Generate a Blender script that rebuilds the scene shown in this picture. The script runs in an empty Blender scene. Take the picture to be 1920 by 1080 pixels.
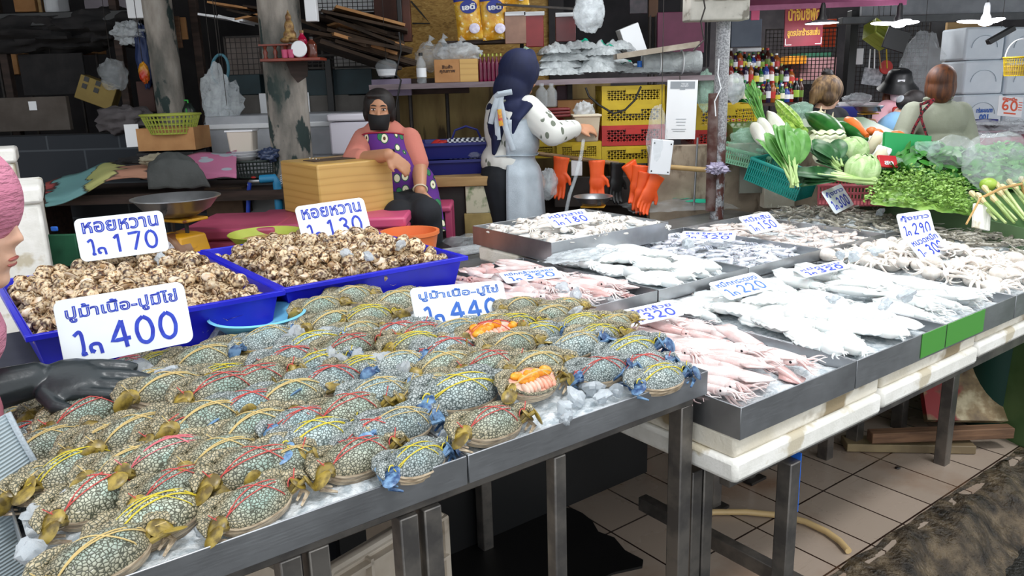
import bpy, bmesh, math, random
from math import sin, cos, pi, radians, sqrt, exp, atan2
from mathutils import Vector as V, Matrix, Euler, noise
random.seed(7)
SC = bpy.context.scene
COL = SC.collection
# ---------------------------------------------------------------- camera
FPX, PITCH, ROLL, HC = 1500.0, radians(14.3), radians(-1.68), 1.5
_cp, _sp, _cr, _sr = cos(PITCH), sin(PITCH), cos(ROLL), sin(ROLL)
cd = bpy.data.cameras.new('camera')
cd.sensor_width = 36.0
cd.lens = 36.0 * FPX / 1920.0
cd.clip_start = 0.05
cam = bpy.data.objects.new('camera', cd)
COL.objects.link(cam)
_R = Matrix(((_cr, -_sr, 0), (_sr * _sp, _cr * _sp, -_cp), (_sr * _cp, _cr * _cp, _sp)))
cam.matrix_world = Matrix.Translation((0, 0, HC)) @ _R.to_4x4()
SC.camera = cam
# ---------------------------------------------------------------- light
SC.view_settings.view_transform = 'Standard'
SC.view_settings.look = 'None'
SC.view_settings.gamma = 1.0
SC.view_settings.exposure = 0.28
SC.view_settings.use_curve_mapping = False
wd = bpy.data.worlds.new('overcast_sky')
SC.world = wd
wd.use_nodes = True
_b = wd.node_tree.nodes['Background']
_b.inputs[0].default_value = (0.93, 0.97, 1.0, 1)
_b.inputs[1].default_value = 1.25


def area(name, loc, size, power, col=(1, 1, 1), sy=None, rot=(0, 0, 0)):
    l = bpy.data.lights.new(name, 'AREA')
    l.energy = power
    l.color = col
    l.size = size
    if sy:
        l.shape = 'RECTANGLE'
        l.size_y = sy
    o = bpy.data.objects.new(name, l)
    COL.objects.link(o)
    o.location = loc
    o.rotation_euler = rot
    return o


def sun(name, rot, power, angle):
    l = bpy.data.lights.new(name, 'SUN')
    l.energy = power
    l.angle = angle
    o = bpy.data.objects.new(name, l)
    COL.objects.link(o)
    o.rotation_euler = rot
    return o


sun('hazy_sun', (radians(24), radians(14), 0), 1.1, radians(9))
# lamps over fish counters and shop, a far fill light (all above the picture)
area('counter_lamp_one', (0.75, 2.75, 2.35), 0.5, 9, (0.95, 0.98, 1.0))
area('counter_lamp_two', (1.75, 3.0, 2.35), 0.5, 8, (0.95, 0.98, 1.0))
area('shop_lamp', (0.6, 4.2, 2.5), 0.5, 13, (0.96, 0.98, 1.0))
area('far_fill_light', (2.6, 8.6, 2.7), 1.2, 60)  # added area light imitating daylight on the far stalls, no roof gap
area('vegetable_lamp', (2.0, 4.3, 2.3), 0.5, 14, (1.0, 1.0, 0.97))
# ---------------------------------------------------------------- helpers


def ray(px, py):
    x = (px - 960.0) / FPX
    y = -(py - 540.0) / FPX
    x, y = x * _cr - y * _sr, x * _sr + y * _cr
    return V((x, _cp + y * _sp, -_sp + y * _cp))


EYE = V((0, 0, HC))


def PZ(px, py, z):
    d = ray(px, py)
    return EYE + d * ((z - HC) / d.z)


def PY(px, py, Y):
    d = ray(px, py)
    return EYE + d * (Y / d.y)


TH = radians(36.7)
UX, WX = V((cos(TH), sin(TH), 0)), V((-sin(TH), cos(TH), 0))
T0 = PZ(1390, 765, 0.8)
T0.z = 0


def UW(u, w, z=0.0):
    p = T0 + UX * u + WX * w
    return V((p.x, p.y, z))


def toUW(p):
    q = V((p.x, p.y, 0)) - T0
    return q.dot(UX), q.dot(WX)


def PW(px, py, w):
    d = ray(px, py)
    return EYE + d * ((w - (EYE - T0).dot(WX)) / d.dot(WX))


def lin(h):
    if not isinstance(h, str):
        return (h[0], h[1], h[2], 1)
    h = h.lstrip('#')
    r = []
    for i in (0, 2, 4):
        c = int(h[i:i + 2], 16) / 255.0
        r.append(c / 12.92 if c <= 0.04045 else ((c + 0.055) / 1.055) ** 2.4)
    return (r[0], r[1], r[2], 1)


class NT:
    """small node-tree helper"""

    def __init__(s, name):
        s.m = bpy.data.materials.new(name)
        s.m.use_nodes = True
        s.t = s.m.node_tree
        s.b = s.t.nodes['Principled BSDF']
        s.out = s.t.nodes['Material Output']

    def n(s, typ, **kw):
        nd = s.t.nodes.new(typ)
        for k, v in kw.items():
            if k.startswith('i_'):
                key = k[2:].replace('_', ' ')
                nd.inputs[int(key) if key.isdigit() else key].default_value = v
            else:
                setattr(nd, k, v)
        return nd

    def l(s, a, b):
        s.t.links.new(a, b)

    def vec(s, coord='Object', scale=(1, 1, 1), rot=(0, 0, 0), loc=(0, 0, 0), rnd=False):
        tc = s.n('ShaderNodeTexCoord')
        o = tc.outputs[coord]
        if rnd:
            oi = s.n('ShaderNodeObjectInfo')
            ad = s.n('ShaderNodeVectorMath', operation='ADD')
            sc = s.n('ShaderNodeMath', operation='MULTIPLY', i_1=37.0)
            s.l(oi.outputs['Random'], sc.inputs[0])
            s.l(o, ad.inputs[0])
            s.l(sc.outputs[0], ad.inputs[1])
            o = ad.outputs[0]
        mp = s.n('ShaderNodeMapping')
        mp.inputs['Scale'].default_value = scale
        mp.inputs['Rotation'].default_value = rot
        mp.inputs['Location'].default_value = loc
        s.l(o, mp.inputs[0])
        return mp.outputs[0]

    def ramp(s, fac, stops, interp='LINEAR'):
        r = s.n('ShaderNodeValToRGB')
        r.color_ramp.interpolation = interp
        e = r.color_ramp.elements
        while len(e) < len(stops):
            e.new(0.5)
        for x, (p, c) in zip(e, stops):
            x.position = p
            x.color = lin(c)
        s.l(fac, r.inputs[0])
        return r.outputs[0]

    def noise(s, vec, scale, detail=3, rough=0.55, dist=0.0):
        nd = s.n('ShaderNodeTexNoise', i_Scale=scale, i_Detail=detail, i_Roughness=rough, i_Distortion=dist)
        s.l(vec, nd.inputs['Vector'])
        return nd.outputs[0]

    def vor(s, vec, scale, feature='F1', out='Distance', rnd=1.0):
        nd = s.n('ShaderNodeTexVoronoi', feature=feature, i_Scale=scale, i_Randomness=rnd)
        s.l(vec, nd.inputs['Vector'])
        return nd.outputs[out]

    def mix(s, fac, a, b, mode='MIX'):
        m = s.n('ShaderNodeMix', data_type='RGBA', blend_type=mode)
        for k, v in ((0, fac), (6, a), (7, b)):
            if hasattr(v, 'is_output'):
                s.l(v, m.inputs[k])
            else:
                m.inputs[k].default_value = lin(v) if isinstance(v, str) else v
        return m.outputs[2]

    def bump(s, h, strength=0.3, dist=0.01):
        b = s.n('ShaderNodeBump', i_Strength=strength, i_Distance=dist)
        s.l(h, b.inputs['Height'])
        s.l(b.outputs[0], s.b.inputs['Normal'])

    def set(s, **kw):
        for k, v in kw.items():
            s.b.inputs[k.replace('_', ' ')].default_value = v
        return s

    def vary(s, col, amt):
        oi = s.n('ShaderNodeObjectInfo')
        mr = s.n('ShaderNodeMapRange')
        mr.inputs[3].default_value = 1 - amt
        mr.inputs[4].default_value = 1 + amt
        s.l(oi.outputs['Random'], mr.inputs[0])
        hs = s.n('ShaderNodeHueSaturation')
        s.l(mr.outputs[0], hs.inputs['Value'])
        s.l(col, hs.inputs['Color'])
        return hs.outputs[0]


def M(name, c1, c2=None, scale=8, rough=0.5, metal=0.0, bump=0.0, bscale=None, lo=0.4, hi=0.6, spec=0.5, trans=0.0, coat=0.0,
      sss=0.0, stretch=(1, 1, 1), emit=0.0, rnd=0.0, alpha=1.0, c3=None, s3=30, detail=4, bd=0.01, coord='Object'):
    t = NT(name)
    b = t.b
    vec = t.vec(coord, stretch, rnd=rnd > 0)
    col = None
    if c2:
        col = t.ramp(t.noise(vec, scale, detail), [(lo, c1), (hi, c2)])
        if c3:
            f = t.ramp(t.noise(vec, s3, 4), [(0.58, '#000000'), (0.64, '#ffffff')])
            col = t.mix(f, col, c3)
    else:
        b.inputs['Base Color'].default_value = lin(c1)
    if rnd > 0:
        if col is None:
            r = t.n('ShaderNodeRGB')
            r.outputs[0].default_value = lin(c1)
            col = r.outputs[0]
        col = t.vary(col, rnd)
    if col is not None:
        t.l(col, b.inputs['Base Color'])
    t.set(Roughness=rough, Metallic=metal, Specular_IOR_Level=spec, Transmission_Weight=trans, Coat_Weight=coat,
          Subsurface_Weight=sss, Alpha=alpha)
    if sss:
        t.set(Subsurface_Radius=(0.02, 0.015, 0.012), Subsurface_Scale=0.5)
    if emit:
        b.inputs['Emission Color'].default_value = lin(c1)
        b.inputs['Emission Strength'].default_value = emit
    if bump:
        t.bump(t.noise(vec, bscale or scale * 4, 4), bump, bd)
    return t.m


class MB:
    """collects shapes into one mesh"""

    def __init__(s):
        s.v, s.f, s.mi, s.cur = [], [], [], 0

    def add(s, vs, fs):
        o = len(s.v)
        s.v.extend([V(p) for p in vs])
        for f in fs:
            s.f.append([i + o for i in f])
            s.mi.append(s.cur)
        return s

    def box(s, c, d, rz=0.0, rot=None):
        R = rot if rot is not None else Matrix.Rotation(rz, 3, 'Z')
        c = V(c)
        h = V(d) / 2
        vs = [c + R @ V((sx * h.x, sy * h.y, sz * h.z)) for sz in (-1, 1) for sx, sy in ((-1, -1), (1, -1), (1, 1), (-1, 1))]
        return s.add(vs, [(3, 2, 1, 0), (4, 5, 6, 7), (0, 1, 5, 4), (1, 2, 6, 5), (2, 3, 7, 6), (3, 0, 4, 7)])

    def hexa(s, p):
        return s.add(p, [(3, 2, 1, 0), (4, 5, 6, 7), (0, 1, 5, 4), (1, 2, 6, 5), (2, 3, 7, 6), (3, 0, 4, 7)])

    def beam(s, a, b, w, h, up=(0, 0, 1)):
        a, b = V(a), V(b)
        d = (b - a).normalized()
        side = d.cross(V(up))
        if side.length < 1e-4:
            side = V((1, 0, 0))
        side.normalize()
        u = side.cross(d)
        R = Matrix((d, side, u)).transposed()
        return s.box((a + b) / 2, ((b - a).length, w, h), rot=R)

    def loft(s, rings, close=True, cap=True):
        n = len(rings[0])
        vs = [p for r in rings for p in r]
        fs = []
        for i in range(len(rings) - 1):
            for j in range(n if close else n - 1):
                k = (j + 1) % n
                fs.append((i * n + j, i * n + k, (i + 1) * n + k, (i + 1) * n + j))
        if cap and close:
            fs.append(tuple(range(n - 1, -1, -1)))
            o = (len(rings) - 1) * n
            fs.append(tuple(range(o, o + n)))
        return s.add(vs, fs)

    def tube(s, pts, r, n=8, flat=1.0, up=None, cap=True):
        pts = [V(p) for p in pts]
        m = len(pts)
        rr = r if isinstance(r, (list, tuple)) else [r] * m
        rings = []
        nrm = V(up) if up else None
        for i in range(m):
            t = (pts[min(i + 1, m - 1)] - pts[max(i - 1, 0)])
            t = t.normalized() if t.length > 1e-9 else V((0, 0, 1))
            if nrm is None:
                nrm = V((0, 0, 1)) if abs(t.z) < 0.9 else V((1, 0, 0))
            nrm = nrm - t * nrm.dot(t)
            if nrm.length < 1e-6:
                nrm = t.orthogonal()
            nrm.normalize()
            b = t.cross(nrm)
            rings.append([pts[i] + (nrm * cos(a) * flat + b * sin(a)) * rr[i] for a in [2 * pi * k / n for k in range(n)]])
        return s.loft(rings, True, cap)

    def ell(s, c, r, nu=12, nv=8, R=None, fn=None):
        c = V(c)
        r = (r, r, r) if not hasattr(r, '__len__') else r
        vs, fs = [], []
        R = R or Matrix.Identity(3)
        for i in range(nv + 1):
            ph = pi * i / nv - pi / 2
            for j in range(nu):
                a = 2 * pi * j / nu
                d = V((cos(ph) * cos(a), cos(ph) * sin(a), sin(ph)))
                k = fn(d) if fn else 1.0
                vs.append(c + R @ V((d.x * r[0] * k, d.y * r[1] * k, d.z * r[2] * k)))
        for i in range(nv):
            for j in range(nu):
                k = (j + 1) % nu
                fs.append((i * nu + j, i * nu + k, (i + 1) * nu + k, (i + 1) * nu + j))
        return s.add(vs, fs)

    def lathe(s, prof, n=24, c=(0, 0, 0), R=None, sx=1, sy=1):
        c = V(c)
        R = R or Matrix.Identity(3)
        rings = [[c + R @ V((r * cos(2 * pi * k / n) * sx, r * sin(2 * pi * k / n) * sy, z)) for k in range(n)] for r, z in prof]
        return s.loft(rings, True, False)

    def grid(s, fn, nu, nv):
        vs = [fn(i / nu, j / nv) for j in range(nv + 1) for i in range(nu + 1)]
        fs = [(j * (nu + 1) + i, j * (nu + 1) + i + 1, (j + 1) * (nu + 1) + i + 1, (j + 1) * (nu + 1) + i)
              for j in range(nv) for i in range(nu)]
        return s.add(vs, fs)

    def poly(s, pts, thick):
        """extruded flat outline; pts in order, thick is a vector"""
        n = len(pts)
        pts = [V(p) for p in pts]
        t = V(thick)
        return s.add(pts + [p + t for p in pts], [tuple(range(n - 1, -1, -1)), tuple(range(n, 2 * n))] +
                     [(i, (i + 1) % n, (i + 1) % n + n, i + n) for i in range(n)])

    def build(s, name, mats, parent=None, loc=None, rz=0.0, smooth=True, bevel=0.0, solid=0.0, sub=0, remesh=0.0, smo=0, ang=42, rot=None):
        me = bpy.data.meshes.new(name)
        me.from_pydata(s.v, [], s.f)
        ml = mats if isinstance(mats, (list, tuple)) else [mats]
        for m in ml:
            me.materials.append(m)
        if len(ml) > 1:
            me.polygons.foreach_set('material_index', s.mi)
        bm = bmesh.new()
        bm.from_mesh(me)
        bmesh.ops.recalc_face_normals(bm, faces=bm.faces)
        bm.to_mesh(me)
        bm.free()
        if smooth:
            me.polygons.foreach_set('use_smooth', [True] * len(me.polygons))
            if not remesh:
                me.set_sharp_from_angle(angle=radians(ang))
        me.update()
        o = bpy.data.objects.new(name, me)
        COL.objects.link(o)
        if parent is not None:
            o.parent = parent
        if loc is not None:
            o.location = loc
        if rot is not None:
            o.rotation_euler = rot
        elif rz:
            o.rotation_euler = (0, 0, rz)
        if remesh:
            md = o.modifiers.new('skin', 'REMESH')
            md.mode = 'VOXEL'
            md.voxel_size = remesh
            md.use_smooth_shade = True
            if smo:
                ms = o.modifiers.new('soft', 'SMOOTH')
                ms.iterations = smo
                ms.factor = 0.5
        if solid:
            md = o.modifiers.new('thick', 'SOLIDIFY')
            md.thickness = solid
        if bevel:
            md = o.modifiers.new('edge', 'BEVEL')
            md.width = bevel
            md.segments = 2
            md.limit_method = 'ANGLE'
            md.angle_limit = radians(50)
        if sub:
            md = o.modifiers.new('sub', 'SUBSURF')
            md.levels = sub
            md.render_levels = sub
        return o


def tag(o, label, cat, group=None, kind=None):
    o['label'] = label
    o['category'] = cat
    if group:
        o['group'] = group
    if kind:
        o['kind'] = kind
    return o


def thing(name, label, cat, loc=(0, 0, 0), rz=0.0, group=None, rot=None):
    o = bpy.data.objects.new(name, None)
    o.empty_display_size = 0.05
    COL.objects.link(o)
    o.location = loc
    o.rotation_euler = rot if rot is not None else (0, 0, rz)
    return tag(o, label, cat, group)


def struct(o):
    o['kind'] = 'structure'
    return o


def kids(o):
    return [c for c in COL.objects if c.parent == o]


_KID = {}


def dup(root, loc, rot=(0, 0, 0), scale=1.0, label=None, group=None, mats=None):
    if root.name not in _KID:
        ch = kids(root)
        _KID[root.name] = [(c, kids(c)) for c in ch]
    r = root.copy()
    COL.objects.link(r)
    r.location = loc
    if isinstance(rot, Matrix):
        r.rotation_euler = rot.to_euler()
    else:
        r.rotation_euler = rot
    r.scale = (scale,) * 3 if not hasattr(scale, '__len__') else scale
    if label:
        r['label'] = label
    if group:
        r['group'] = group
    for c, g in _KID[root.name]:
        cc = c.copy()
        COL.objects.link(cc)
        cc.parent = r
        for d in g:
            dd = d.copy()
            COL.objects.link(dd)
            dd.parent = cc
    return r


def drop(root):
    """remove a master that was only copied from"""
    _KID.pop(root.name, None)
    for c in kids(root):
        for g in kids(c):
            bpy.data.objects.remove(g)
        bpy.data.objects.remove(c)
    bpy.data.objects.remove(root)


def frame(o, x, y, z, org):
    m = Matrix((x, y, z)).transposed().to_4x4()
    m.translation = org
    o.matrix_world = m
    return o


def text(name, body, mat, parent, w, h, loc=(0, 0, 0), depth=0.0012, stroke=0.03, shear=0.0, solid=False, font_w=None):
    """flat lettering fitted into w x h, centred at loc in the parent's xy plane"""
    c = bpy.data.curves.new(name, 'FONT')
    c.body = body
    c.size = 1.0
    c.align_x = 'CENTER'
    c.space_line = 0.9
    c.shear = shear
    if not solid:
        c.fill_mode = 'NONE'
        c.bevel_depth = stroke
        c.bevel_resolution = 1
        c.resolution_u = 4
    o = bpy.data.objects.new(name, c)
    COL.objects.link(o)
    dg = bpy.context.evaluated_depsgraph_get()
    me = bpy.data.meshes.new_from_object(o.evaluated_get(dg))
    COL.objects.unlink(o)
    bpy.data.objects.remove(o)
    xs = [v.co.x for v in me.vertices]
    ys = [v.co.y for v in me.vertices]
    if not xs:
        return None
    k = w / (max(xs) - min(xs))
    ky = h / (max(ys) - min(ys))
    cx, cy = (max(xs) + min(xs)) / 2, (max(ys) + min(ys)) / 2
    for v in me.vertices:
        v.co = V(((v.co.x - cx) * k + loc[0], (v.co.y - cy) * ky + loc[1], v.co.z * depth / max(stroke, 1e-3) * 0.5 + loc[2]))
    me.materials.clear()
    me.materials.append(mat)
    r = bpy.data.objects.new(name, me)
    COL.objects.link(r)
    r.parent = parent
    return r


def rn(a, b):
    return random.uniform(a, b)


def sstep(a, b, x):
    t = max(0.0, min(1.0, (x - a) / (b - a)))
    return t * t * (3 - 2 * t)


def pxbox(name, x0, y0, x1, y1, Y, depth, mat, parent=None, bevel=0.004, rz=0.0):
    """box standing at distance Y, its front about as wide and tall as the picture shows it"""
    a, b, c = PY(x0, y1, Y), PY(x1, y1, Y), PY((x0 + x1) / 2, y0, Y)
    w, h = (b - a).length, abs(c.z - (a.z + b.z) / 2)
    m = MB().box((0, depth / 2, h / 2), (w, depth, h))
    base = (a + b) / 2
    return m.build(name, mat, parent, loc=base, bevel=bevel, rz=rz)
# ---------------------------------------------------------------- materials
STEEL = NT('brushed_steel')
_v = STEEL.vec('Object', (1, 1, 1))
_n = STEEL.noise(STEEL.vec('Object', (3, 60, 60)), 6, 3)
STEEL.l(STEEL.ramp(STEEL.noise(_v, 5, 4), [(0.3, '#8f9194'), (0.7, '#b9bcc0')]), STEEL.b.inputs['Base Color'])
STEEL.l(STEEL.ramp(_n, [(0.3, (0.28, 0.28, 0.28)), (0.7, (0.42, 0.42, 0.42))]), STEEL.b.inputs['Roughness'])
STEEL.set(Metallic=0.9)
STEEL = STEEL.m
DSTEEL = M('worn_steel', '#6d6a68', '#8b8680', 12, 0.42, 0.85, 0.05)
IRON = M('dark_iron', '#2a2725', '#3a332f', 20, 0.6, 0.3)
BLACK = M('black_plastic', '#101113', rough=0.45)
DARK = M('dark_dusty_cloth', '#1a191b', '#262425', 9, 0.9)
WHITE = M('white_plastic', '#e9ebee', rough=0.4)
STYRO = M('styrofoam', '#e6e4dc', '#f4f2ec', 14, 0.75, bump=0.15, bscale=160, c3='#c9bfa8', s3=7)
STYROD = M('old_styrofoam', '#ddd4c0', '#efe9db', 5, 0.8, bump=0.25, bscale=120, c3='#9b8a6c', s3=4)
CARD = M('cardboard', '#a9794c', '#b98a5a', 6, 0.85)
DCARD = M('old_cardboard', '#32261c', '#4a392b', 6, 0.9, rnd=0.35)
WOOD = M('old_wood', '#5d4330', '#7b5b42', 5, 0.75, stretch=(1, 8, 8), bump=0.15)
DWOOD = M('dark_wood', '#2c211b', '#40302a', 5, 0.8, stretch=(1, 8, 8), rnd=0.3)
REDWOOD = M('red_wood', '#6b2a1a', '#82331f', 9, 0.4)
PLY = M('plywood', '#9a7a4e', '#b08f60', 3, 0.7, stretch=(1, 1, 7))
BLUEP = M('blue_tray_plastic', '#1719b4', '#1c20c6', 5, 0.33)
DBLUE = M('dark_blue_plastic', '#141c6a', rough=0.45)
LBLUE = M('light_blue_plastic', '#79c3e4', rough=0.35)
YELP = M('yellow_crate_plastic', '#b79a12', '#c7ab1e', 6, 0.5)
REDP = M('red_crate_plastic', '#a8231f', '#b82c25', 6, 0.5)
PINKP = M('pink_plastic', '#b9486e', rough=0.45)
GREENP = M('green_plastic', '#0c6b45', rough=0.45)
TEAL = M('teal_plastic', '#12897f', rough=0.45)
ORANGE = M('orange_plastic', '#d9713b', rough=0.45)
ORUB = M('orange_rubber', '#e2511a', '#ec5c22', 9, 0.45)
ICE = M('ice', '#e4eef6', '#f6fbff', 30, 0.12, trans=0.55, bump=0.35, bscale=60)
CRUSH = M('crushed_ice', '#bcc7ce', '#f2f7fa', 45, 0.25, trans=0.12, bump=0.8, bscale=110, bd=0.006)
BOARD = M('white_sign_board', '#e9f1f6', '#f3f8fb', 3, 0.35)
INK = M('blue_marker', '#1c2fb0', '#2b49c4', 60, 0.5)
INK2 = M('blue_pen', '#2a5fb8', '#3b6fc6', 60, 0.5)
SKIN = M('skin', '#b98462', '#c28d6c', 7, 0.5, sss=0.15)
SKINL = M('light_skin', '#d9aa90', '#dfb39a', 7, 0.5, sss=0.15)
HAIR = M('black_hair', '#120d0c', '#1d1513', 60, 0.62, stretch=(1, 1, .1))


def bagmat(name, col, a, rough=0.15, bump=0.6, bs=40):
    t = NT(name)
    t.set(Base_Color=lin(col), Roughness=rough, Specular_IOR_Level=0.6)
    t.bump(t.noise(t.vec(), bs, 5, dist=1.5), bump, 0.01)
    tr = t.n('ShaderNodeBsdfTransparent')
    mx = t.n('ShaderNodeMixShader')
    f = t.ramp(t.noise(t.vec(), bs * 0.4, 4, dist=1.0), [(0.3, (a * 0.6,) * 3), (0.7, (min(1, a * 1.35),) * 3)])
    t.l(f, mx.inputs[0])
    t.l(tr.outputs[0], mx.inputs[1])
    t.l(t.b.outputs[0], mx.inputs[2])
    t.l(mx.outputs[0], t.out.inputs[0])
    return t.m


BAG = bagmat('clear_bag', '#dfe6ea', 0.2)
MILK = bagmat('milky_bag', '#d7dee2', 0.45)
GREYBAG = bagmat('grey_bag', '#c3cacc', 0.93, 0.25, 0.9, 30)
GBAG = bagmat('green_bag', '#bfe8d4', 0.32)

# ---------------------------------------------------------------- ground
t = NT('floor_tiles')
vec = t.vec('Object', (1, 1, 1), loc=(-0.152, -0.17, 0))
br = t.n('ShaderNodeTexBrick', offset=0.0, squash=1.0)
for k, v in (('Scale', 1.0), ('Mortar Size', 0.0035), ('Brick Width', 0.2), ('Row Height', 0.3), ('Mortar Smooth', 0.1), ('Bias', 0.0)):
    br.inputs[k].default_value = v
t.l(vec, br.inputs['Vector'])
br.inputs['Color1'].default_value = lin('#a8988a')
br.inputs['Color2'].default_value = lin('#a09183')
br.inputs['Mortar'].default_value = lin('#2b1d17')
dirt = t.ramp(t.noise(t.vec('Object'), 2.2, 5), [(0.52, '#000000'), (0.75, '#ffffff')])
col = t.mix(dirt, br.outputs['Color'], '#86644a')
scr = t.ramp(t.noise(t.vec('Object', (1, 30, 1)), 5, 4), [(0.62, '#000000'), (0.72, '#8a8a8a')])
col = t.mix(scr, col, '#64523f')
t.l(col, t.b.inputs['Base Color'])
t.l(t.ramp(t.noise(t.vec('Object'), 3, 4), [(0.35, (0.12,) * 3), (0.6, (0.4,) * 3)]), t.b.inputs['Roughness'])
TILE = t.m
fl = MB().box((2.0, 4.4, -0.06), (18, 8.56, 0.12)).build('floor', TILE, None, (T0.x, T0.y, 0), TH, smooth=False)
struct(fl)

t = NT('wet_asphalt')
v = t.vec('Object')
t.l(t.ramp(t.noise(v, 60, 5), [(0.3, '#0c0a08'), (0.6, '#1d1a16'), (0.8, '#37322b')]), t.b.inputs['Base Color'])
t.l(t.ramp(t.noise(v, 4, 4), [(0.4, (0.18,) * 3), (0.65, (0.6,) * 3)]), t.b.inputs['Roughness'])
t.bump(t.noise(v, 70, 5), 0.8, 0.02)
ASPH = t.m
struct(MB().box((0, 0, -0.17), (24, 16, 0.06)).build('street_ground', ASPH, None, (0, -3.5, 0), 0, smooth=False))
t = NT('wet_kerb_stone')
v = t.vec('Object')
t.l(t.ramp(t.noise(v, 14, 6), [(0.35, '#1c1610'), (0.5, '#43382a'), (0.68, '#6d5e49')]), t.b.inputs['Base Color'])
t.l(t.ramp(t.noise(v, 9, 4), [(0.42, (0.1,) * 3), (0.6, (0.55,) * 3)]), t.b.inputs['Roughness'])
t.bump(t.noise(v, 45, 6), 0.9, 0.03)
KERB = t.m


def kerb_fn(a, b):
    u = -3 + 9 * a
    w = 0.16 - 0.27 * b
    z = 0.004 - 0.15 * sstep(0.25, 1.0, b)
    k = noise.noise(V((u * 6, w * 9, 1))) * 0.035 + noise.noise(V((u * 17, w * 22, 5))) * 0.014
    w2 = w + (noise.noise(V((u * 5, 3, 2))) * 0.05 if 0.1 < b else noise.noise(V((u * 9, 3, 2))) * 0.012)
    return V((u, w2, z + (k if b > 0.1 else 0) * (1 if b < 0.95 else 0.3)))


struct(MB().grid(kerb_fn, 420, 18).build('kerb', KERB, None, (T0.x, T0.y, 0), TH, ang=180))

# ---------------------------------------------------------------- shell of the market hall
ROOF = M('grey_roof_sheet', '#6d7072', '#7d8082', 4, 0.8)
rf = MB().box((0, 0, 0), (13.2, 9.4, 0.06)).build('roof', ROOF, None, (-1.4, 7.45, 2.95), 0, smooth=False)
struct(rf)
rf2 = MB().box((0, 0, 0), (8.4, 8.2, 0.06)).build('ceiling_stall', ROOF, None, (9.4, 8.1, 2.95), 0, smooth=False)
struct(rf2)
BLOCK = NT('dark_block_wall')
br = BLOCK.n('ShaderNodeTexBrick', offset=0.5)
for k, v in (('Scale', 1.0), ('Mortar Size', 0.006), ('Brick Width', 0.42), ('Row Height', 0.2), ('Mortar Smooth', 0.3)):
    br.inputs[k].default_value = v
BLOCK.l(BLOCK.vec('Object', (1, 1, 1), (pi / 2, 0, 0)), br.inputs['Vector'])
br.inputs['Color1'].default_value = lin('#2a2f36')
br.inputs['Color2'].default_value = lin('#252a31')
br.inputs['Mortar'].default_value = lin('#4a5056')
BLOCK.l(BLOCK.mix(0.25, br.outputs['Color'], '#20242a'), BLOCK.b.inputs['Base Color'])
BLOCK.set(Roughness=0.85)
BLOCK = BLOCK.m
# low block wall behind the bench
p = PY(265, 240, 4.75)
struct(MB().box((-1.4, 0.1, 0.0), (4.3, 0.2, 1.37)).build('wall_block', BLOCK, None, (p.x - 0.35, 4.75, 0.6), 0, smooth=False, bevel=0.006))
DWALL = M('dark_back_wall', '#2b292b', '#3a3738', 3, 0.9)
struct(MB().box((0, 0, 1.5), (8.0, 0.1, 3.0)).build('wall_back', DWALL, None, (-3.6, 7.6, 0), 0, smooth=False))
struct(MB().box((0, 0, 1.5), (0.1, 5.4, 3.0)).build('wall_sky_blocker', DWALL, None, (-5.6, 5.2, 0), 0, smooth=False))  # unseen wall added to block sky light from the left
# strand board wall and plywood below it
t = NT('strand_board')
v = t.vec('Object', (6, 1, 22))
t.l(t.ramp(t.vor(v, 2.2, 'F1', 'Color'), [(0.1, '#8d6a34'), (0.5, '#b18c4a'), (0.9, '#c9a763')]), t.b.inputs['Base Color'])
OSB = NT('strand_board_b')
v = OSB.vec('Object', (1, 1, 1))
nz = OSB.noise(OSB.vec('Object', (14, 10, 42)), 1.6, 5, dist=1.2)
OSB.l(OSB.ramp(nz, [(0.3, '#7b5a2a'), (0.46, '#a8813f'), (0.6, '#b9944f'), (0.75, '#d0b070')]), OSB.b.inputs['Base Color'])
OSB.set(Roughness=0.7)
OSB = OSB.m
a, b = PY(765, 140, 5.7), PY(1000, 0, 5.7)
struct(MB().box((0, 0, 0), (1.15, 0.03, 1.5)).build('wall_strand_board', OSB, None, (a.x + 0.5, 5.72, 1.55 + 0.55), 0, smooth=False))
a = PY(735, 275, 5.5)
STAINPLY = M('stained_plywood', '#7a643c', '#94804f', 2.5, 0.7, stretch=(3, 1, 0.6), c3='#4b3c22', s3=3)
struct(MB().box((0.65, 0, 0), (1.7, 0.03, 1.35)).build('wall_plywood', STAINPLY, None, (a.x - 0.02, 5.5, 0.82), 0, smooth=False))
# low stained concrete wall beside the steel pole
t = NT('stained_concrete')
v = t.vec('Object')
c0 = t.ramp(t.noise(v, 5, 6), [(0.3, '#77695a'), (0.55, '#a1927f'), (0.75, '#b8ab98')])
f = t.ramp(t.noise(t.vec('Object', (1, 1, 0.5)), 9, 5), [(0.55, '#000000'), (0.68, '#ffffff')])
c0 = t.mix(f, c0, '#4c3a2a')
t.l(c0, t.b.inputs['Base Color'])
t.set(Roughness=0.85)
CONC = t.m
a, b = PY(1252, 370, 4.62), PY(1500, 250, 4.62)
struct(MB().box((0, 0, 0), (1.05, 0.1, 1.06)).build('wall_concrete', CONC, None, (a.x + 0.42, 4.66, 0.60), 0, smooth=False))
# dark plinth under the crates
struct(MB().box((0, 0, 0), (1.5, 0.35, 0.84)).build('wall_plinth', M('dark_plinth', '#3b3330', '#2d2725', 5, 0.9), None, (0.42, 5.1, 0.42), 0, smooth=False))
# ---------------------------------------------------------------- tables, trays and what carries them


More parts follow.
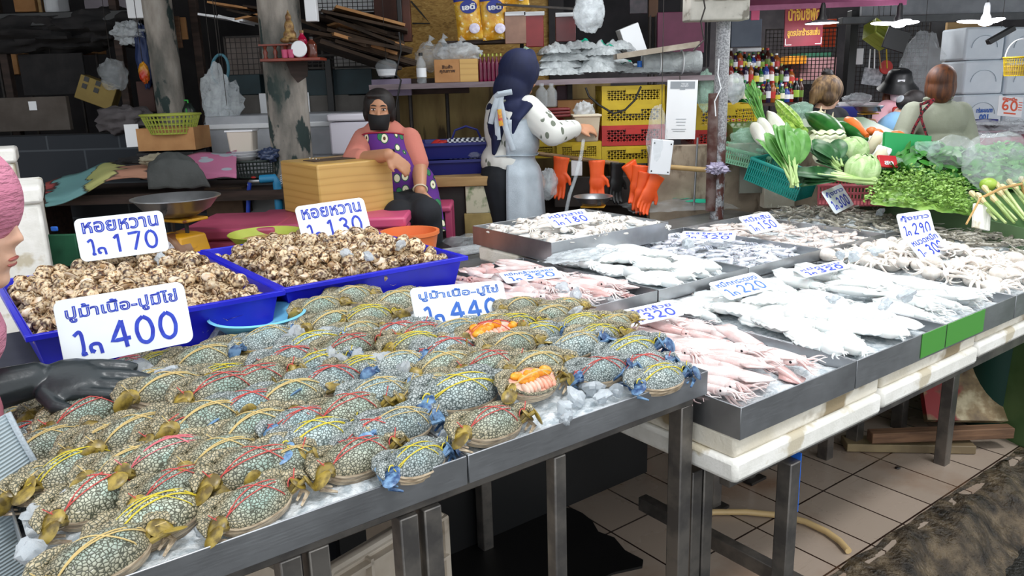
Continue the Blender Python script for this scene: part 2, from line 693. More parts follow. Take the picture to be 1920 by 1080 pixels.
def openbox(du, dw, h, t=0.004, flare=0.0, lip=0.0):
    """open tray, corner at the origin, rim at z=0, bottom at z=-h"""
    m = MB()
    o = [(0, 0), (du, 0), (du, dw), (0, dw)]
    f = flare
    b = [(f, f), (du - f, f), (du - f, dw - f), (f, dw - f)]
    i = [(t, t), (du - t, t), (du - t, dw - t), (t, dw - t)]
    ib = [(f + t, f + t), (du - f - t, f + t), (du - f - t, dw - f - t), (f + t, dw - f - t)]
    vs = [(x, y, -h) for x, y in b] + [(x, y, 0) for x, y in o] + [(x, y, 0) for x, y in i] + [(x, y, -h + t) for x, y in ib]
    fs = [(3, 2, 1, 0), (12, 13, 14, 15)]
    for k in range(4):
        j = (k + 1) % 4
        fs += [(k, j, j + 4, k + 4), (k + 4, j + 4, j + 8, k + 8), (k + 8, j + 8, j + 12, k + 12)]
    m.add(vs, fs)
    if lip:
        for x0, y0, x1, y1 in ((-lip, -lip, du + lip, 0), (-lip, dw, du + lip, dw + lip), (-lip, 0, 0, dw), (du, 0, du + lip, dw)):
            m.box(((x0 + x1) / 2, (y0 + y1) / 2, -0.006), (x1 - x0, y1 - y0, 0.014))
    return m


def steel_tray(u, w, du, dw, z, h, label, group='steel fish trays', mat=None):
    o = openbox(du - 0.003, dw, h, 0.003).build('steel_tray', mat or STEEL, None, UW(u, w, z), TH, bevel=0.0015)
    return tag(o, label, 'tray', group)


TR = {}
SPEC = [  # key, u, w, z, label
    ('a', 0.0, 0.0, 0.80, 'steel tray of pink squid at the table corner, under the 320 sign by the crabs'),
    ('b', 0.465, 0.0, 0.80, 'steel tray of white cuttlefish under the 220 sign, green film on its front'),
    ('c', 0.93, 0.0, 0.80, 'steel tray of long white squid under the flat 320 sign, green front'),
    ('d', 1.395, 0.0, 0.80, 'steel tray of pale tentacled octopus below the 290 sign'),
    ('e', 0.04, 0.712, 0.842, 'steel tray of pink squid under the 350 sign behind the crabs'),
    ('f', 0.507, 0.712, 0.842, 'steel tray of thick white cuttlefish with a glossy bag, no sign'),
    ('g', 0.972, 0.712, 0.842, 'steel tray of small clear squid under the tilted flat sign with plastic film'),
    ('h', 1.434, 0.712, 0.842, 'steel tray of pale pinkish squid pieces under the 150 sign'),
    ('i', 1.896, 0.712, 0.842, 'steel tray of grey shrimp under the 300 sign by the pink basket'),
    ('j', 1.86, 0.02, 0.80, 'steel tray of grey shrimp beside the 290 sign and the lemongrass'),
]
for k, u, w, z, lab in SPEC:
    TR[k] = (u, w, 0.462 if k != 'j' else 0.36, 0.70, z)
    steel_tray(u, w, TR[k][2] + 0.002, 0.705, z, 0.078, lab)
TR['k'] = (0.50, 1.243, 0.64, 0.52, 0.925)
steel_tray(0.50, 1.243, 0.64, 0.52, 0.925, 0.078, 'shallow steel tray of small octopus under the 180 sign, stacked on a styrofoam slab')
# crab trays
for k, (u0, u1, w0, w1, lab) in enumerate([(-0.66, -0.012, 0.084, 0.55, 'long steel crab tray at the end by the squid'),
                                           (-1.325, -0.663, 0.084, 0.55, 'long steel crab tray by the vendor in the grey apron'),
                                           (-0.66, -0.012, 0.555, 1.02, 'back steel crab tray under the 440 sign'),
                                           (-1.325, -0.663, 0.555, 1.02, 'back steel crab tray under the 400 sign')]):
    o = openbox(u1 - u0, w1 - w0, 0.056, 0.003).build('crab_tray', STEEL, None, UW(u0, w0, 0.866), TH, bevel=0.0015)
    tag(o, lab, 'tray', 'steel crab trays')

# stand under the crab trays
st = thing('crab_table_stand', 'steel square tube stand with paired legs under the crab trays', 'stand', UW(0, 0, 0), TH)
fr = MB()
for w in (0.13, 0.97):
    fr.box((-0.665, w, 0.795), (1.28, 0.035, 0.03))
for u in (-1.29, -0.66, -0.04):
    fr.box((u, 0.55, 0.795), (0.035, 0.84, 0.03))
fr.build('frame', DSTEEL, st, bevel=0.002)
for u, w, s in ((-0.425, 0.125, 0.03), (-0.775, 0.12, 0.036), (-0.727, 0.12, 0.036), (-0.985, 0.13, 0.036), (-0.937, 0.13, 0.036),
                (-0.04, 0.135, 0.04), (-0.04, 0.96, 0.04), (-0.7, 0.96, 0.04), (-1.29, 0.96, 0.04), (-1.29, 0.13, 0.04)):
    MB().box((u, w, 0.33), (s, s, 0.90)).build('leg', DSTEEL, st, bevel=0.003)
tag(MB().box((0, 0, 0), (1.34, 0.6, 0.86)).build('cloth_covered_counter', M('counter_side', '#2a2c33', '#34363d', 3, 0.8), None, UW(-0.62, 1.36, 0.41), TH, smooth=False, bevel=0.004),
    'dark boxy counter carrying the two blue whelk trays', 'counter')

# stand under the squid trays
st = thing('squid_table_stand', 'tall steel square tube stand under the squid trays and styrofoam boxes', 'stand', UW(0, 0, 0), TH)
fr = MB()
for w in (0.06, 0.66):
    fr.box((0.95, w, 0.592), (1.84, 0.03, 0.03))
for u in (0.33, 0.9, 1.6):
    fr.box((u, 0.36, 0.592), (0.03, 0.6, 0.03))
fr.build('frame', DSTEEL, st, bevel=0.002)
MB().box((0.335, 0.3, 0.19), (0.035, 0.62, 0.045)).build('rail', DSTEEL, st, bevel=0.002)
for u, w, s in ((0.248, 0.035, 0.04), (0.745, 0.66, 0.05), (0.035, 0.16, 0.036), (0.078, 0.16, 0.036), (1.025, 0.705, 0.035),
                (1.7, 0.3, 0.045), (1.4, 0.62, 0.045), (1.58, 0.6, 0.05), (1.9, 0.58, 0.05)):
    MB().box((u, w, 0.29), (s, s, 0.585)).build('leg', DSTEEL, st, bevel=0.003)
MB().box((0.2485 + 0.0215, 0.035, 0.52), (0.004, 0.036, 0.16)).build('blue_tape', M('blue_tape', '#1f63c8', rough=0.4), st)
for i, (u, w) in enumerate(((0.745, 0.66), (1.025, 0.705))):
    MB().box((u, w, 0.006), (0.09, 0.09, 0.01)).build('foot_plate', IRON, st)
# styrofoam boxes under the front row of trays
for i, (u0, du, w0, dw, z0, z1, lab) in enumerate([
        (-0.005, 0.62, 0.004, 0.69, 0.612, 0.722, 'white styrofoam box under the squid tray at the table corner'),
        (0.625, 0.56, 0.008, 0.69, 0.618, 0.722, 'white styrofoam box in the middle under the green fronted trays'),
        (1.195, 0.50, 0.014, 0.69, 0.628, 0.722, 'white styrofoam box at the far end next to the dark green bin')]):
    t = thing('styrofoam_box', lab, 'box', UW(u0, w0, z0), TH, 'styrofoam boxes under the trays')
    zs = (z1 - z0) * 0.52
    MB().box((du / 2, dw / 2, zs / 2), (du, dw, zs)).build('body', STYRO, t, bevel=0.012)
    MB().box((du / 2 + 0.004, dw / 2 + 0.006, zs + (z1 - z0 - zs) / 2), (du - 0.012, dw - 0.014, z1 - z0 - zs)).build('lid', STYROD, t, bevel=0.008)
tag(MB().box((0.32, 0.14, 0.031), (0.62, 0.27, 0.06)).build('styrofoam_slab', STYROD, None, UW(0.49, 1.45, 0.783), TH, bevel=0.01),
    'flat styrofoam slab under the raised tray of the 180 sign', 'slab')
# green films on tray fronts
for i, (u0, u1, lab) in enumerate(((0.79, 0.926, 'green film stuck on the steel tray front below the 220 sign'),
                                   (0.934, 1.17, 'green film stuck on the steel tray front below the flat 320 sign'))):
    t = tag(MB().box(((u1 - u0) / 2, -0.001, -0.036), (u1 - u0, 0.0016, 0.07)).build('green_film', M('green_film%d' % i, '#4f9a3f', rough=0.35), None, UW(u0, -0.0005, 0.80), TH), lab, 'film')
# steel counter behind
t = thing('steel_counter', 'long wet stainless counter behind the fish trays', 'counter', UW(0, 0, 0), TH)
MB().box((1.22, 1.43, 0.745), (2.36, 1.0, 0.03)).build('counter_top', STEEL, t, bevel=0.004)
for u in (0.12, 1.2, 2.2):
    for w in (1.1, 1.85):
        MB().box((u, w, 0.375), (0.05, 0.05, 0.75)).build('leg', DSTEEL, t)
# dark boxes below the crab trays
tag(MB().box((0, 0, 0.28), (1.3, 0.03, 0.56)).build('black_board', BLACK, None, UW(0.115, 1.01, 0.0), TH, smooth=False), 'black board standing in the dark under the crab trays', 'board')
pts = [PZ(x, y, 0) for x, y in ((1075, 958), (1092, 966), (1110, 980), (1122, 1001), (1152, 1012), (1172, 1036), (1206, 1054), (1204, 1066), (1150, 1078), (1080, 1110), (900, 1180), (700, 1180), (760, 1020), (880, 960), (1000, 945))]
tag(MB().poly([p - pts[0] + V((0, 0, 0.001)) for p in pts], (0, 0, 0.008)).build('rubber_mat', M('black_wet_mat', '#0b0a0a', rough=0.5), None, pts[0], 0, smooth=False),
    'torn black rubber mat lying on the tiles under the crab table', 'mat')
CRW = M('dirty_white_plastic', '#b8ab9a', '#cfc4b5', 6, 0.5, c3='#8d7c66', s3=5)
t = thing('plastic_crate', 'dirty white plastic crate on its side under the crab table', 'crate', UW(-0.70, 0.36, 0.0), TH + 0.25)
MB().box((0, 0.02, 0.30), (0.36, 0.04, 0.56)).build('base_panel', CRW, t, bevel=0.012)
m = MB()
for i in range(4):
    m.box((-0.15 + 0.1 * i, -0.008, 0.30), (0.007, 0.02, 0.54))
for i in range(6):
    m.box((0, -0.008, 0.06 + 0.1 * i), (0.35, 0.02, 0.007))
m.build('ribs', CRW, t)
MB().tube([(-0.18, 0, 0.03), (-0.18, 0, 0.55), (-0.14, 0, 0.585), (0.14, 0, 0.585), (0.18, 0, 0.55), (0.18, 0, 0.03)], 0.011, 8).build('rim', CRW, t)
MB().box((-0.17, 0.14, 0.30), (0.012, 0.24, 0.5)).box((0.17, 0.14, 0.30), (0.012, 0.24, 0.5)).build('side_wall', CRW, t)
# clutter under the far end of the squid trays
PAINT = NT('flaking_paint')
v = PAINT.vec('Object')
c0 = PAINT.ramp(PAINT.noise(v, 7, 5), [(0.38, '#4a3622'), (0.52, '#8b7550'), (0.62, '#c9bb98')])
c0 = PAINT.mix(PAINT.ramp(PAINT.noise(PAINT.vec('Object', loc=(3, 1, 0)), 4, 4), [(0.55, '#000000'), (0.6, '#ffffff')]), c0, '#8c1517')
PAINT.l(c0, PAINT.b.inputs['Base Color'])
PAINT = PAINT.m
a = PZ(1812, 742, 0.16)
tag(MB().box((0, 0, 0.02), (0.36, 0.04, 0.26)).build('painted_board', PAINT, None, a, TH - 0.5, smooth=False, rot=(radians(-35), 0, TH - 0.75)), 'wooden board with flaking red and cream paint under the trays', 'board')
tag(MB().box((0, 0, 0.055), (0.58, 0.05, 0.045)).build('wooden_batten', WOOD, None, UW(1.80, 0.36, 0.02), TH - 0.62, bevel=0.003), 'wet wooden batten lying below the painted board', 'batten')
tag(MB().box((0, 0, 0.02), (0.5, 0.09, 0.035)).build('pallet_slat', M('wet_wood', '#8d7c5c', '#6f6048', 6, 0.5), None, UW(1.72, 0.45, 0.0), TH - 0.75, bevel=0.003), 'pale wet slat lying on the tiles by the kerb', 'slat')
GB = M('dark_green_plastic', '#0a3a30', rough=0.5)
t = thing('green_bin', 'dark green plastic bin standing beside the last styrofoam box', 'bin', UW(2.25, 0.33, 0.0), TH)
MB().lathe([(0.0, 0.0), (0.13, 0.0), (0.155, 0.66), (0.14, 0.66), (0.12, 0.02)], 32).build('body', GB, t)
MB().lathe([(0.15, 0.62), (0.168, 0.63), (0.168, 0.665), (0.15, 0.67)], 32).build('rim', GB, t)
# hose on the floor
hp = [PZ(x, y, 0.014) for x, y in ((1302, 965), (1340, 960), (1400, 960), (1460, 966), (1510, 978), (1550, 997), (1575, 1015), (1591, 1033))]
tag(MB().tube([p - hp[0] for p in hp], 0.011, 10).build('water_hose', M('yellow_hose', '#c9ad7c', rough=0.35), None, hp[0]), 'short yellowish hose end lying on the floor tiles', 'hose')
for i, (x, y, s) in enumerate(((1683, 877, 0.012), (1870, 995, 0.02), (1812, 992, 0.008))):
    o = MB().ell((0, 0, 0), (s, s * 0.7, s * 0.4), 10, 6).build('scrap', M('scrap%d' % i, ('#1c1512', '#9aa09c', '#a0674a')[i], rough=0.4), None, PZ(x, y, 0.004 if i == 0 else -0.13), 0)
    tag(o, ('dark scrap lying on a tile joint', 'clear plastic scrap on the wet asphalt', 'small orange leaf scrap on the wet asphalt')[i], 'scrap')
# ---------------------------------------------------------------- crabs


def crabmat(name, net, cell, tint, rim):
    t = NT(name)
    v = t.vec('Object', rnd=True)
    d = t.vor(t.vec('Object', (1, 1.15, 1), rnd=True), 205, 'DISTANCE_TO_EDGE')
    big = t.noise(v, 22, 3)
    cellc = t.mix(t.ramp(big, [(0.4, '#000000'), (0.62, '#ffffff')]), cell, tint)
    pos = t.vec('Object')
    sx = t.n('ShaderNodeVectorMath', operation='LENGTH')
    t.l(t.vec('Object', (1, 1.5, 0)), sx.inputs[0])
    edge = t.ramp(sx.outputs['Value'], [(0.026, '#000000'), (0.055, '#ffffff')])
    cellc = t.mix(edge, cellc, rim)
    col = t.mix(t.ramp(d, [(0.04, '#000000'), (0.17, '#ffffff')]), net, cellc)
    t.l(t.vary(col, 0.18), t.b.inputs['Base Color'])
    t.set(Roughness=0.33, Specular_IOR_Level=0.5)
    t.bump(t.ramp(d, [(0.0, '#000000'), (0.3, '#ffffff')]), 0.5, 0.002)
    return t.m


CR_G = crabmat('crab_shell_green', '#47493a', '#b9bfae', '#9ab2a6', '#b0a486')
CR_B = crabmat('crab_shell_blue', '#465251', '#bcc6c0', '#a0b8ba', '#aeb4b2')
MARG = M('crab_rear_margin', '#94816a', '#cbb99e', 10, 0.35, stretch=(6, 1, 60), rnd=0.15)
PADB = M('paddle_brown', '#5a4a1c', '#9a8438', 60, 0.35, rnd=0.25)
PADU = M('paddle_blue', '#20406e', '#6f94b8', 60, 0.35, rnd=0.2)
BANDS = {'yellow': M('yellow_string', '#d6c338', rough=0.5), 'red': M('red_string', '#c4504a', rough=0.5),
         'pink': M('pink_string', '#d9717a', rough=0.5), 'straw': M('straw_string', '#cdb477', rough=0.6)}
ROE = M('orange_roe', '#e58a12', '#f2a92b', 60, 0.35, sss=0.1)
FLESH = M('crab_flesh', '#d8c2b0', '#e9a58c', 40, 0.35)


def crab_outline(a):
    c, s_ = cos(a), sin(a)
    r = 1.0 / ((abs(c) / 0.060) ** 2.3 + (abs(s_) / (0.034 if s_ > 0 else 0.033)) ** 2.3) ** (1 / 2.3)
    x, y = r * c, r * s_
    if abs(c) > 0.88 and s_ > 0.02:
        k = (abs(c) - 0.88) / 0.12
        x *= 1 + 0.28 * k * k
    if s_ > 0.12:
        y += 0.0022 * (1 if int(a / 0.09) % 2 else -0.3)
    return x, y


def crab(variant, band, opened=False):
    sh = CR_G if variant == 'brown' else CR_B
    pd = PADB if variant == 'brown' else PADU
    root = thing('swimming_crab', 'crab', 'crab')
    n = 72
    m = MB()
    rings = []
    for k, rr in enumerate((0.0, 0.18, 0.36, 0.54, 0.7, 0.84, 0.94, 1.0, 1.0, 0.93)):
        ring = []
        for j in range(n):
            a = 2 * pi * j / n + 0.001
            x, y = crab_outline(a)
            z = 0.024 * (1 - min(rr, 1) ** 2.4)
            z += 0.0016 * cos(x * rr * 190) * (1 - rr)
            if k == 8:
                z = -0.003
            if k == 9:
                z = -0.008
            if rr == 0:
                ring.append((0.0001 * cos(a), 0.0001 * sin(a), z))
            else:
                ring.append((x * rr, y * rr, z))
        rings.append(ring)
    if not opened:
        m.loft(rings).build('carapace', sh, root, ang=60)
    else:
        m.loft([[(x, y, min(z, 0.004)) for x, y, z in r] for r in rings]).build('body', FLESH, root, ang=60)
        m = MB()
        for i in range(9):
            a = rn(0, 6.28)
            q = rn(0.2, 0.8)
            x, y = crab_outline(a)
            m.ell((x * q, abs(y * q) * 0.9, 0.007), (rn(0.01, 0.017), rn(0.008, 0.012), rn(0.006, 0.011)), 12, 8)
        m.build('roe', ROE, root)
        m = MB()
        for i in range(8):
            x = -0.035 + 0.01 * i
            m.ell((x, -0.012 + rn(-0.004, 0.004), 0.006), (0.006, 0.014, 0.008), 10, 6)
        m.build('gills', FLESH, root)
        MB().tube([(crab_outline(a)[0] * 0.97, crab_outline(a)[1] * 0.97, 0.006) for a in [2 * pi * j / 40 for j in range(41)]], 0.0035, 6).build('shell_edge', sh, root)
    # striped rear margin and belly
    m = MB()
    rr = []
    for k, (g, z) in enumerate(((1.0, 0.000), (1.06, -0.003), (1.03, -0.006), (1.07, -0.010), (1.03, -0.013), (1.05, -0.017), (0.9, -0.022), (0.6, -0.025))):
        rr.append([(crab_outline(a)[0] * g * (0.97 if k else 1), crab_outline(a)[1] * g, z) for a in [pi * 1.02 + pi * 0.96 * j / 30 for j in range(31)]])
    m.loft(rr, close=False, cap=False).build('rear_margin', MARG, root)
    MB().ell((0, 0, -0.010), (0.055, 0.031, 0.013), 16, 8).build('belly', MARG, root)
    # claws folded along the front
    for s in (-1, 1):
        m = MB()
        m.tube([(s * 0.036, 0.014, -0.012), (s * 0.056, 0.020, -0.010), (s * 0.068, 0.022, -0.008)], [0.007, 0.009, 0.008], 9)
        m.ell((s * 0.069, 0.024, -0.008), 0.009, 9, 6)
        m.tube([(s * 0.069, 0.024, -0.008), (s * 0.060, 0.033, -0.008), (s * 0.040, 0.038, -0.008), (s * 0.020, 0.040, -0.009), (s * 0.004, 0.040, -0.010)],
               [0.008, 0.0105, 0.010, 0.006, 0.002], 9)
        m.tube([(s * 0.042, 0.036, -0.013), (s * 0.022, 0.036, -0.014), (s * 0.006, 0.038, -0.013)], [0.006, 0.004, 0.0015], 7)
        for q in range(3):
            m.tube([(s * (0.05 + q * .007), 0.018 + q * .003, -0.004), (s * (0.056 + q * .007), 0.024 + q * .003, 0.004)], [0.003, 0.0003], 5)
        m.build('claw', sh, root)
        m = MB()
        for q, (y, l) in enumerate(((0.012, 0.026), (0.0, 0.03), (-0.012, 0.028))):
            m.tube([(s * 0.05, y, -0.010), (s * (0.062 + l * 0.5), y + 0.004, -0.006), (s * (0.06 + l * 0.75), y - 0.012, -0.010), (s * (0.052 + l * 0.3), y - 0.024, -0.014)],
                   [0.005, 0.0055, 0.0045, 0.002], 6, flat=0.7)
        m.build('walking_legs', pd if variant == 'blue' else MARG, root)
        for q in range(2):
            m = MB()
            c = V((s * (0.071 + 0.012 * q), -0.010 - 0.012 * q, 0.004 + 0.006 * rn(0, 1)))
            R = Euler((rn(-0.9, 0.9), s * rn(0.3, 0.9), s * rn(-0.8, 0.3))).to_matrix()
            m.ell(c, (0.0175, 0.0135, 0.0032), 16, 6, R)
            m.tube([(s * 0.05, -0.012, -0.006), c - R @ V((s * 0.012, 0, 0))], [0.005, 0.0035], 6)
            m.build('paddle', pd, root)
            if q == 0:
                MB().ell((s * 0.069, 0.012, 0.003), (0.012, 0.010, 0.009), 12, 8).tube([(s * 0.07, 0.012, 0.004), (s * 0.085, 0.002, 0.006), (s * 0.090, -0.014, 0.004)], [0.009, 0.008, 0.0015], 8).build('claw_tip', sh, root)
    # tie strings
    m = MB()
    ks = 3 if band in ('red', 'straw') else 4
    for q in range(ks):
        y0, y1, ym = rn(-0.012, 0.004), rn(-0.012, 0.01), rn(-0.004, 0.022)
        x0, x1 = -0.062, 0.062
        if q == ks - 1:
            x0, x1, y0, y1, ym = rn(-0.03, 0.0), rn(0.03, 0.05), 0.036, -0.02, 0.0
        pts = []
        for j in range(13):
            f = j / 12
            x = x0 + (x1 - x0) * f
            y = y0 * (1 - f) + y1 * f + (ym - (y0 + y1) / 2) * 4 * f * (1 - f) * 0.8
            r = min(1.0, sqrt((x / 0.062) ** 2 + (y / 0.034) ** 2))
            z = 0.0245 * (1 - r ** 2.4) + 0.0016 - (0.006 if j in (0, 12) else 0)
            pts.append((x, y, max(z, -0.004)))
        m.tube(pts, rn(0.0007, 0.0012), 5)
    for s in (-1, 1):
        m.tube([(s * 0.064 + 0.008 * cos(a), -0.006 + 0.012 * sin(a) * .6, 0.002 + 0.010 * sin(a)) for a in [2 * pi * j / 10 for j in range(11)]], 0.0012, 5)
        m.tube([(s * 0.064, -0.006, 0.01), (s * 0.075, rn(-0.02, 0.01), 0.02)], 0.0009, 4)
    m.build('tie_string', BANDS[band], root)
    return root


PROTO = {}
for vr in ('brown', 'blue'):
    for bd in ('yellow', 'red', 'straw'):
        PROTO[(vr, bd)] = crab(vr, bd)
PROTO[('brown', 'pink')] = crab('brown', 'pink')
OPEN = [crab('brown', 'red', True), crab('brown', 'straw', True)]


def mound(u, w):
    return 0.852 + 0.05 * sstep(0.07, 0.5, w) * sstep(-1.36, -1.0, u) * (0.55 + 0.45 * sstep(0.06, -0.35, u)) + 0.01 * sstep(0.45, 0.85, w) * sstep(-0.75, -0.5, u) - 0.045 * sstep(0.6, 0.95, w) * sstep(-0.65, -0.85, u)


def topline(px):
    pts = ((-400, 720), (0, 715), (120, 712), (250, 690), (360, 668), (480, 655), (560, 615), (620, 592), (720, 578), (770, 612), (950, 614), (1000, 590), (1060, 592), (1150, 612), (1290, 690), (2000, 900))
    for (a, b), (c, d) in zip(pts, pts[1:]):
        if a <= px <= c:
            return b + (d - b) * (px - a) / (c - a)
    return 0


def pixel(p):
    loc = _R.transposed() @ (V(p) - EYE)
    return 960 + FPX * loc.x / -loc.z, 540 - FPX * loc.y / -loc.z


# the bed of crushed ice


def bed(u0, u1, w0, w1, zf, name, label, mat=CRUSH, n=60, amp=0.006, group=None, nv=None):
    nv = nv or n
    o = MB().grid(lambda a, b: V((u0 + (u1 - u0) * a, w0 + (w1 - w0) * b,
                                  (zf(u0 + (u1 - u0) * a, w0 + (w1 - w0) * b) if callable(zf) else zf) +
                                  amp * (noise.noise(V((a * 23 + u0 * 7, b * 23, 1.7))) + 0.7 * noise.noise(V((a * 61, b * 61 + u0, 9)))))), n, nv
                  ).build(name, mat, None, (T0.x, T0.y, 0), TH, ang=35)
    tag(o, label, 'ice', group, 'stuff')
    return o


bed(-1.315, -0.02, 0.095, 1.01, lambda u, w: mound(u, w) - 0.008, 'crushed_ice', 'crushed ice bed under the heap of crabs', n=150, amp=0.007)


def onmound(px, py, dz=0.0):
    z = 0.89
    for _ in range(8):
        p = PZ(px, py, z)
        u, w = toUW(p)
        z = mound(u, w) + dz
    return p, u, w


WORD = {'yellow': 'yellow string', 'red': 'red string', 'straw': 'straw string', 'pink': 'pink string'}
VW = {'brown': 'olive', 'blue': 'bluish'}


def zone(u, w):
    if w < 0.27:
        f = 'at the steel front edge'
    elif w < 0.52:
        f = 'low in the heap'
    elif w < 0.78:
        f = 'high in the heap'
    else:
        f = 'atop the heap'
    if u > -0.33:
        g = 'beside the squid trays'
    elif u > -0.62:
        g = 'below the 440 sign'
    elif u > -0.92:
        g = 'below the blue plate'
    else:
        g = 'near the gloved hand'
    return f + ' ' + g


# px, py of the shell centre, tilt in the picture (degrees), shell, string, size
CRABS = [(190, 1056, 4, 'brown', 'straw', 1.04), (292, 978, 6, 'brown', 'yellow', 1.12), (188, 936, 12, 'brown', 'red', 1.06), (482, 890, -14, 'brown', 'red', 1.06),
         (478, 952, 4, 'brown', 'red', .95), (145, 884, 0, 'brown', 'yellow', 1.0), (262, 818, -6, 'brown', 'straw', 1.02), (478, 812, -2, 'brown', 'straw', 1.05),
         (92, 838, 0, 'brown', 'straw', .95), (172, 782, -2, 'brown', 'red', 1.1), (320, 868, -10, 'brown', 'pink', 1.05), (395, 795, -8, 'brown', 'straw', 1.05),
         (598, 828, -2, 'blue', 'yellow', 1.05), (672, 862, -4, 'brown', 'red', 1.02), (782, 868, 0, 'blue', 'yellow', .92), (752, 806, -16, 'blue', 'straw', .98),
         (655, 778, -12, 'brown', 'red', 1.05), (922, 804, -14, 'brown', 'red', 1.02), (868, 746, -22, 'blue', 'yellow', 1.2),
         (1078, 656, -22, 'blue', 'straw', 1.0), (1180, 664, -26, 'blue', 'yellow', 1.05), (1238, 716, -20, 'blue', 'yellow', .95), (1128, 702, -28, 'blue', 'red', .95),
         (918, 690, -26, 'brown', 'red', 1.0), (1008, 692, -30, 'brown', 'straw', 1.0), (832, 690, -24, 'brown', 'straw', .95), (1008, 632, -26, 'blue', 'yellow', .95),
         (842, 664, -24, 'blue', 'red', 1.0), (858, 630, -26, 'blue', 'straw', 1.0), (962, 620, -26, 'brown', 'yellow', 1.0), (1086, 616, -30, 'brown', 'yellow', .95),
         (1030, 598, -26, 'brown', 'straw', .95), (742, 636, -18, 'blue', 'red', 1.05), (690, 600, -20, 'brown', 'yellow', 1.0), (625, 612, -18, 'brown', 'straw', 1.0),
         (742, 572, -20, 'brown', 'straw', 1.0), (622, 724, -14, 'blue', 'red', 1.05), (548, 752, -16, 'brown', 'straw', 1.05), (710, 748, -14, 'blue', 'straw', .95),
         (548, 682, -14, 'blue', 'red', 1.05), (480, 722, -12, 'brown', 'red', 1.05), (385, 682, -12, 'brown', 'straw', 1.1), (418, 742, -8, 'brown', 'red', 1.1),
         (318, 738, -6, 'brown', 'straw', 1.1), (500, 640, -14, 'blue', 'straw', .95), (440, 656, -14, 'brown', 'straw', .95), (588, 652, -16, 'blue', 'yellow', 1.0),
         (752, 692, -22, 'blue', 'straw', .95), (780, 655, -20, 'brown', 'yellow', 1.0), (655, 662, -16, 'brown', 'red', 1.0), (570, 800, -10, 'blue', 'red', .95),
         (300, 690, -10, 'brown', 'yellow', .95), (235, 700, -8, 'brown', 'pink', 1.0), (128, 772, 0, 'brown', 'straw', 1.0), (350, 810, -4, 'brown', 'red', 1.0),
         (792, 634, -22, 'brown', 'red', 1.0), (960, 655, -24, 'brown', 'straw', .95), (1120, 640, -26, 'brown', 'yellow', .95), (250, 880, -6, 'brown', 'straw', 1.0),
         (420, 862, -6, 'brown', 'straw', .95), (545, 872, -8, 'brown', 'straw', .9), (920, 616, -22, 'brown', 'straw', .95), (680, 700, -16, 'brown', 'yellow', .95),
         (600, 580, -18, 'brown', 'straw', .9), (700, 820, -10, 'blue', 'red', .9), (1060, 580, -20, 'brown', 'straw', .85), (975, 580, -20, 'brown', 'straw', .85),
         (1150, 615, -20, 'brown', 'straw', .8), (1205, 690, -30, 'blue', 'red', .9), (90, 905, 5, 'brown', 'straw', .85), (470, 770, -10, 'blue', 'red', .95),
         (330, 920, 0, 'brown', 'red', .9), (800, 735, -20, 'brown', 'straw', .9), (200, 830, -5, 'brown', 'straw', .9), (660, 560, -20, 'brown', 'straw', .9), (600, 690, -14, 'blue', 'yellow', .95)]
placed = []


def put_crab(proto, px, py, tilt, s, lab, extra=0.0):
    dz = 0.016
    for (qu, qw) in placed:
        pass
    p, u, w = onmound(px, py, dz)
    # behind a nearer crab a crab rides up a little, like a shingle
    lift = 0.0
    p.z = mound(u, w) + 0.014 + lift + extra
    ang = TH + radians(tilt) * 0.8 + radians(14) - 0.0
    pitch = radians(rn(22, 34)) * (0.75 if w < 0.2 else 1.0)
    R = Matrix.Rotation(ang, 3, 'Z') @ Matrix.Rotation(pitch, 3, 'X') @ Matrix.Rotation(radians(rn(-7, 7)), 3, 'Y')
    p.z += 0.022 * s * sin(pitch)
    o = dup(proto, p, R, s * 1.12, lab, 'tied swimming crabs')
    placed.append((u, w))
    return o


CNT = {}
for px, py, tl, vr, bd, s in CRABS:
    p, u, w = onmound(px, py, 0.016)
    pr = PROTO.get((vr, bd)) or PROTO[('brown', bd)]
    lab = '%s crab tied with %s %s' % (VW[vr], WORD[bd], zone(u, w))
    put_crab(pr, px, py, tl, s, lab, rn(0, 0.006))
put_crab(OPEN[0], 922, 640, -22, 1.0, 'opened crab showing one wide orange roe cap, below the 440 sign', 0.012)
put_crab(OPEN[1], 1000, 738, -14, 0.95, 'opened crab with lumps of orange roe and pale flesh, near the steel front edge', 0.016)
# fill gaps
tries = 0
while tries < 260:
    tries += 1
    u, w = rn(-1.27, -0.1), rn(0.2, 0.99)
    qx, qy = pixel(UW(u, w, mound(u, w) + 0.03))
    if qy < topline(qx) + 6:
        continue
    if min((u - a) ** 2 * 0.6 + ((w - b) * 1.35) ** 2 for a, b in placed) > 0.0085:
        vr = random.choice(('brown', 'brown', 'blue'))
        bd = random.choice(('straw', 'straw', 'red', 'yellow'))
        q = UW(u, w, mound(u, w) + 0.018)
        ang = TH + radians(rn(-14, 14))
        pt = radians(rn(24, 38))
        o = dup(PROTO[(vr, bd)], q, Matrix.Rotation(ang, 3, 'Z') @ Matrix.Rotation(pt, 3, 'X'), rn(0.86, 1.0),
                '%s crab tied with %s %s' % (VW[vr], WORD[bd], zone(u, w)), 'tied swimming crabs')
        placed.append((u, w))
for r in list(PROTO.values()) + OPEN:
    drop(r)

# ice lumps


def icelump():
    m = MB()
    o = rn(0, 50)
    m.ell((0, 0, 0), (1, 0.8, 0.6), 14, 9, None, lambda d: 0.8 + 0.55 * noise.noise(d * 1.4 + V((o, 0, 0))))
    return m.build('ice_lump', ICE, None, ang=28)


LUMPS = [icelump() for _ in range(5)]
for o in LUMPS:
    tag(o, 'x', 'ice')


def lump(p, s, lab, grp):
    dup(random.choice(LUMPS), p, (rn(0, 1), rn(0, 1), rn(0, 6)), s, lab, grp)


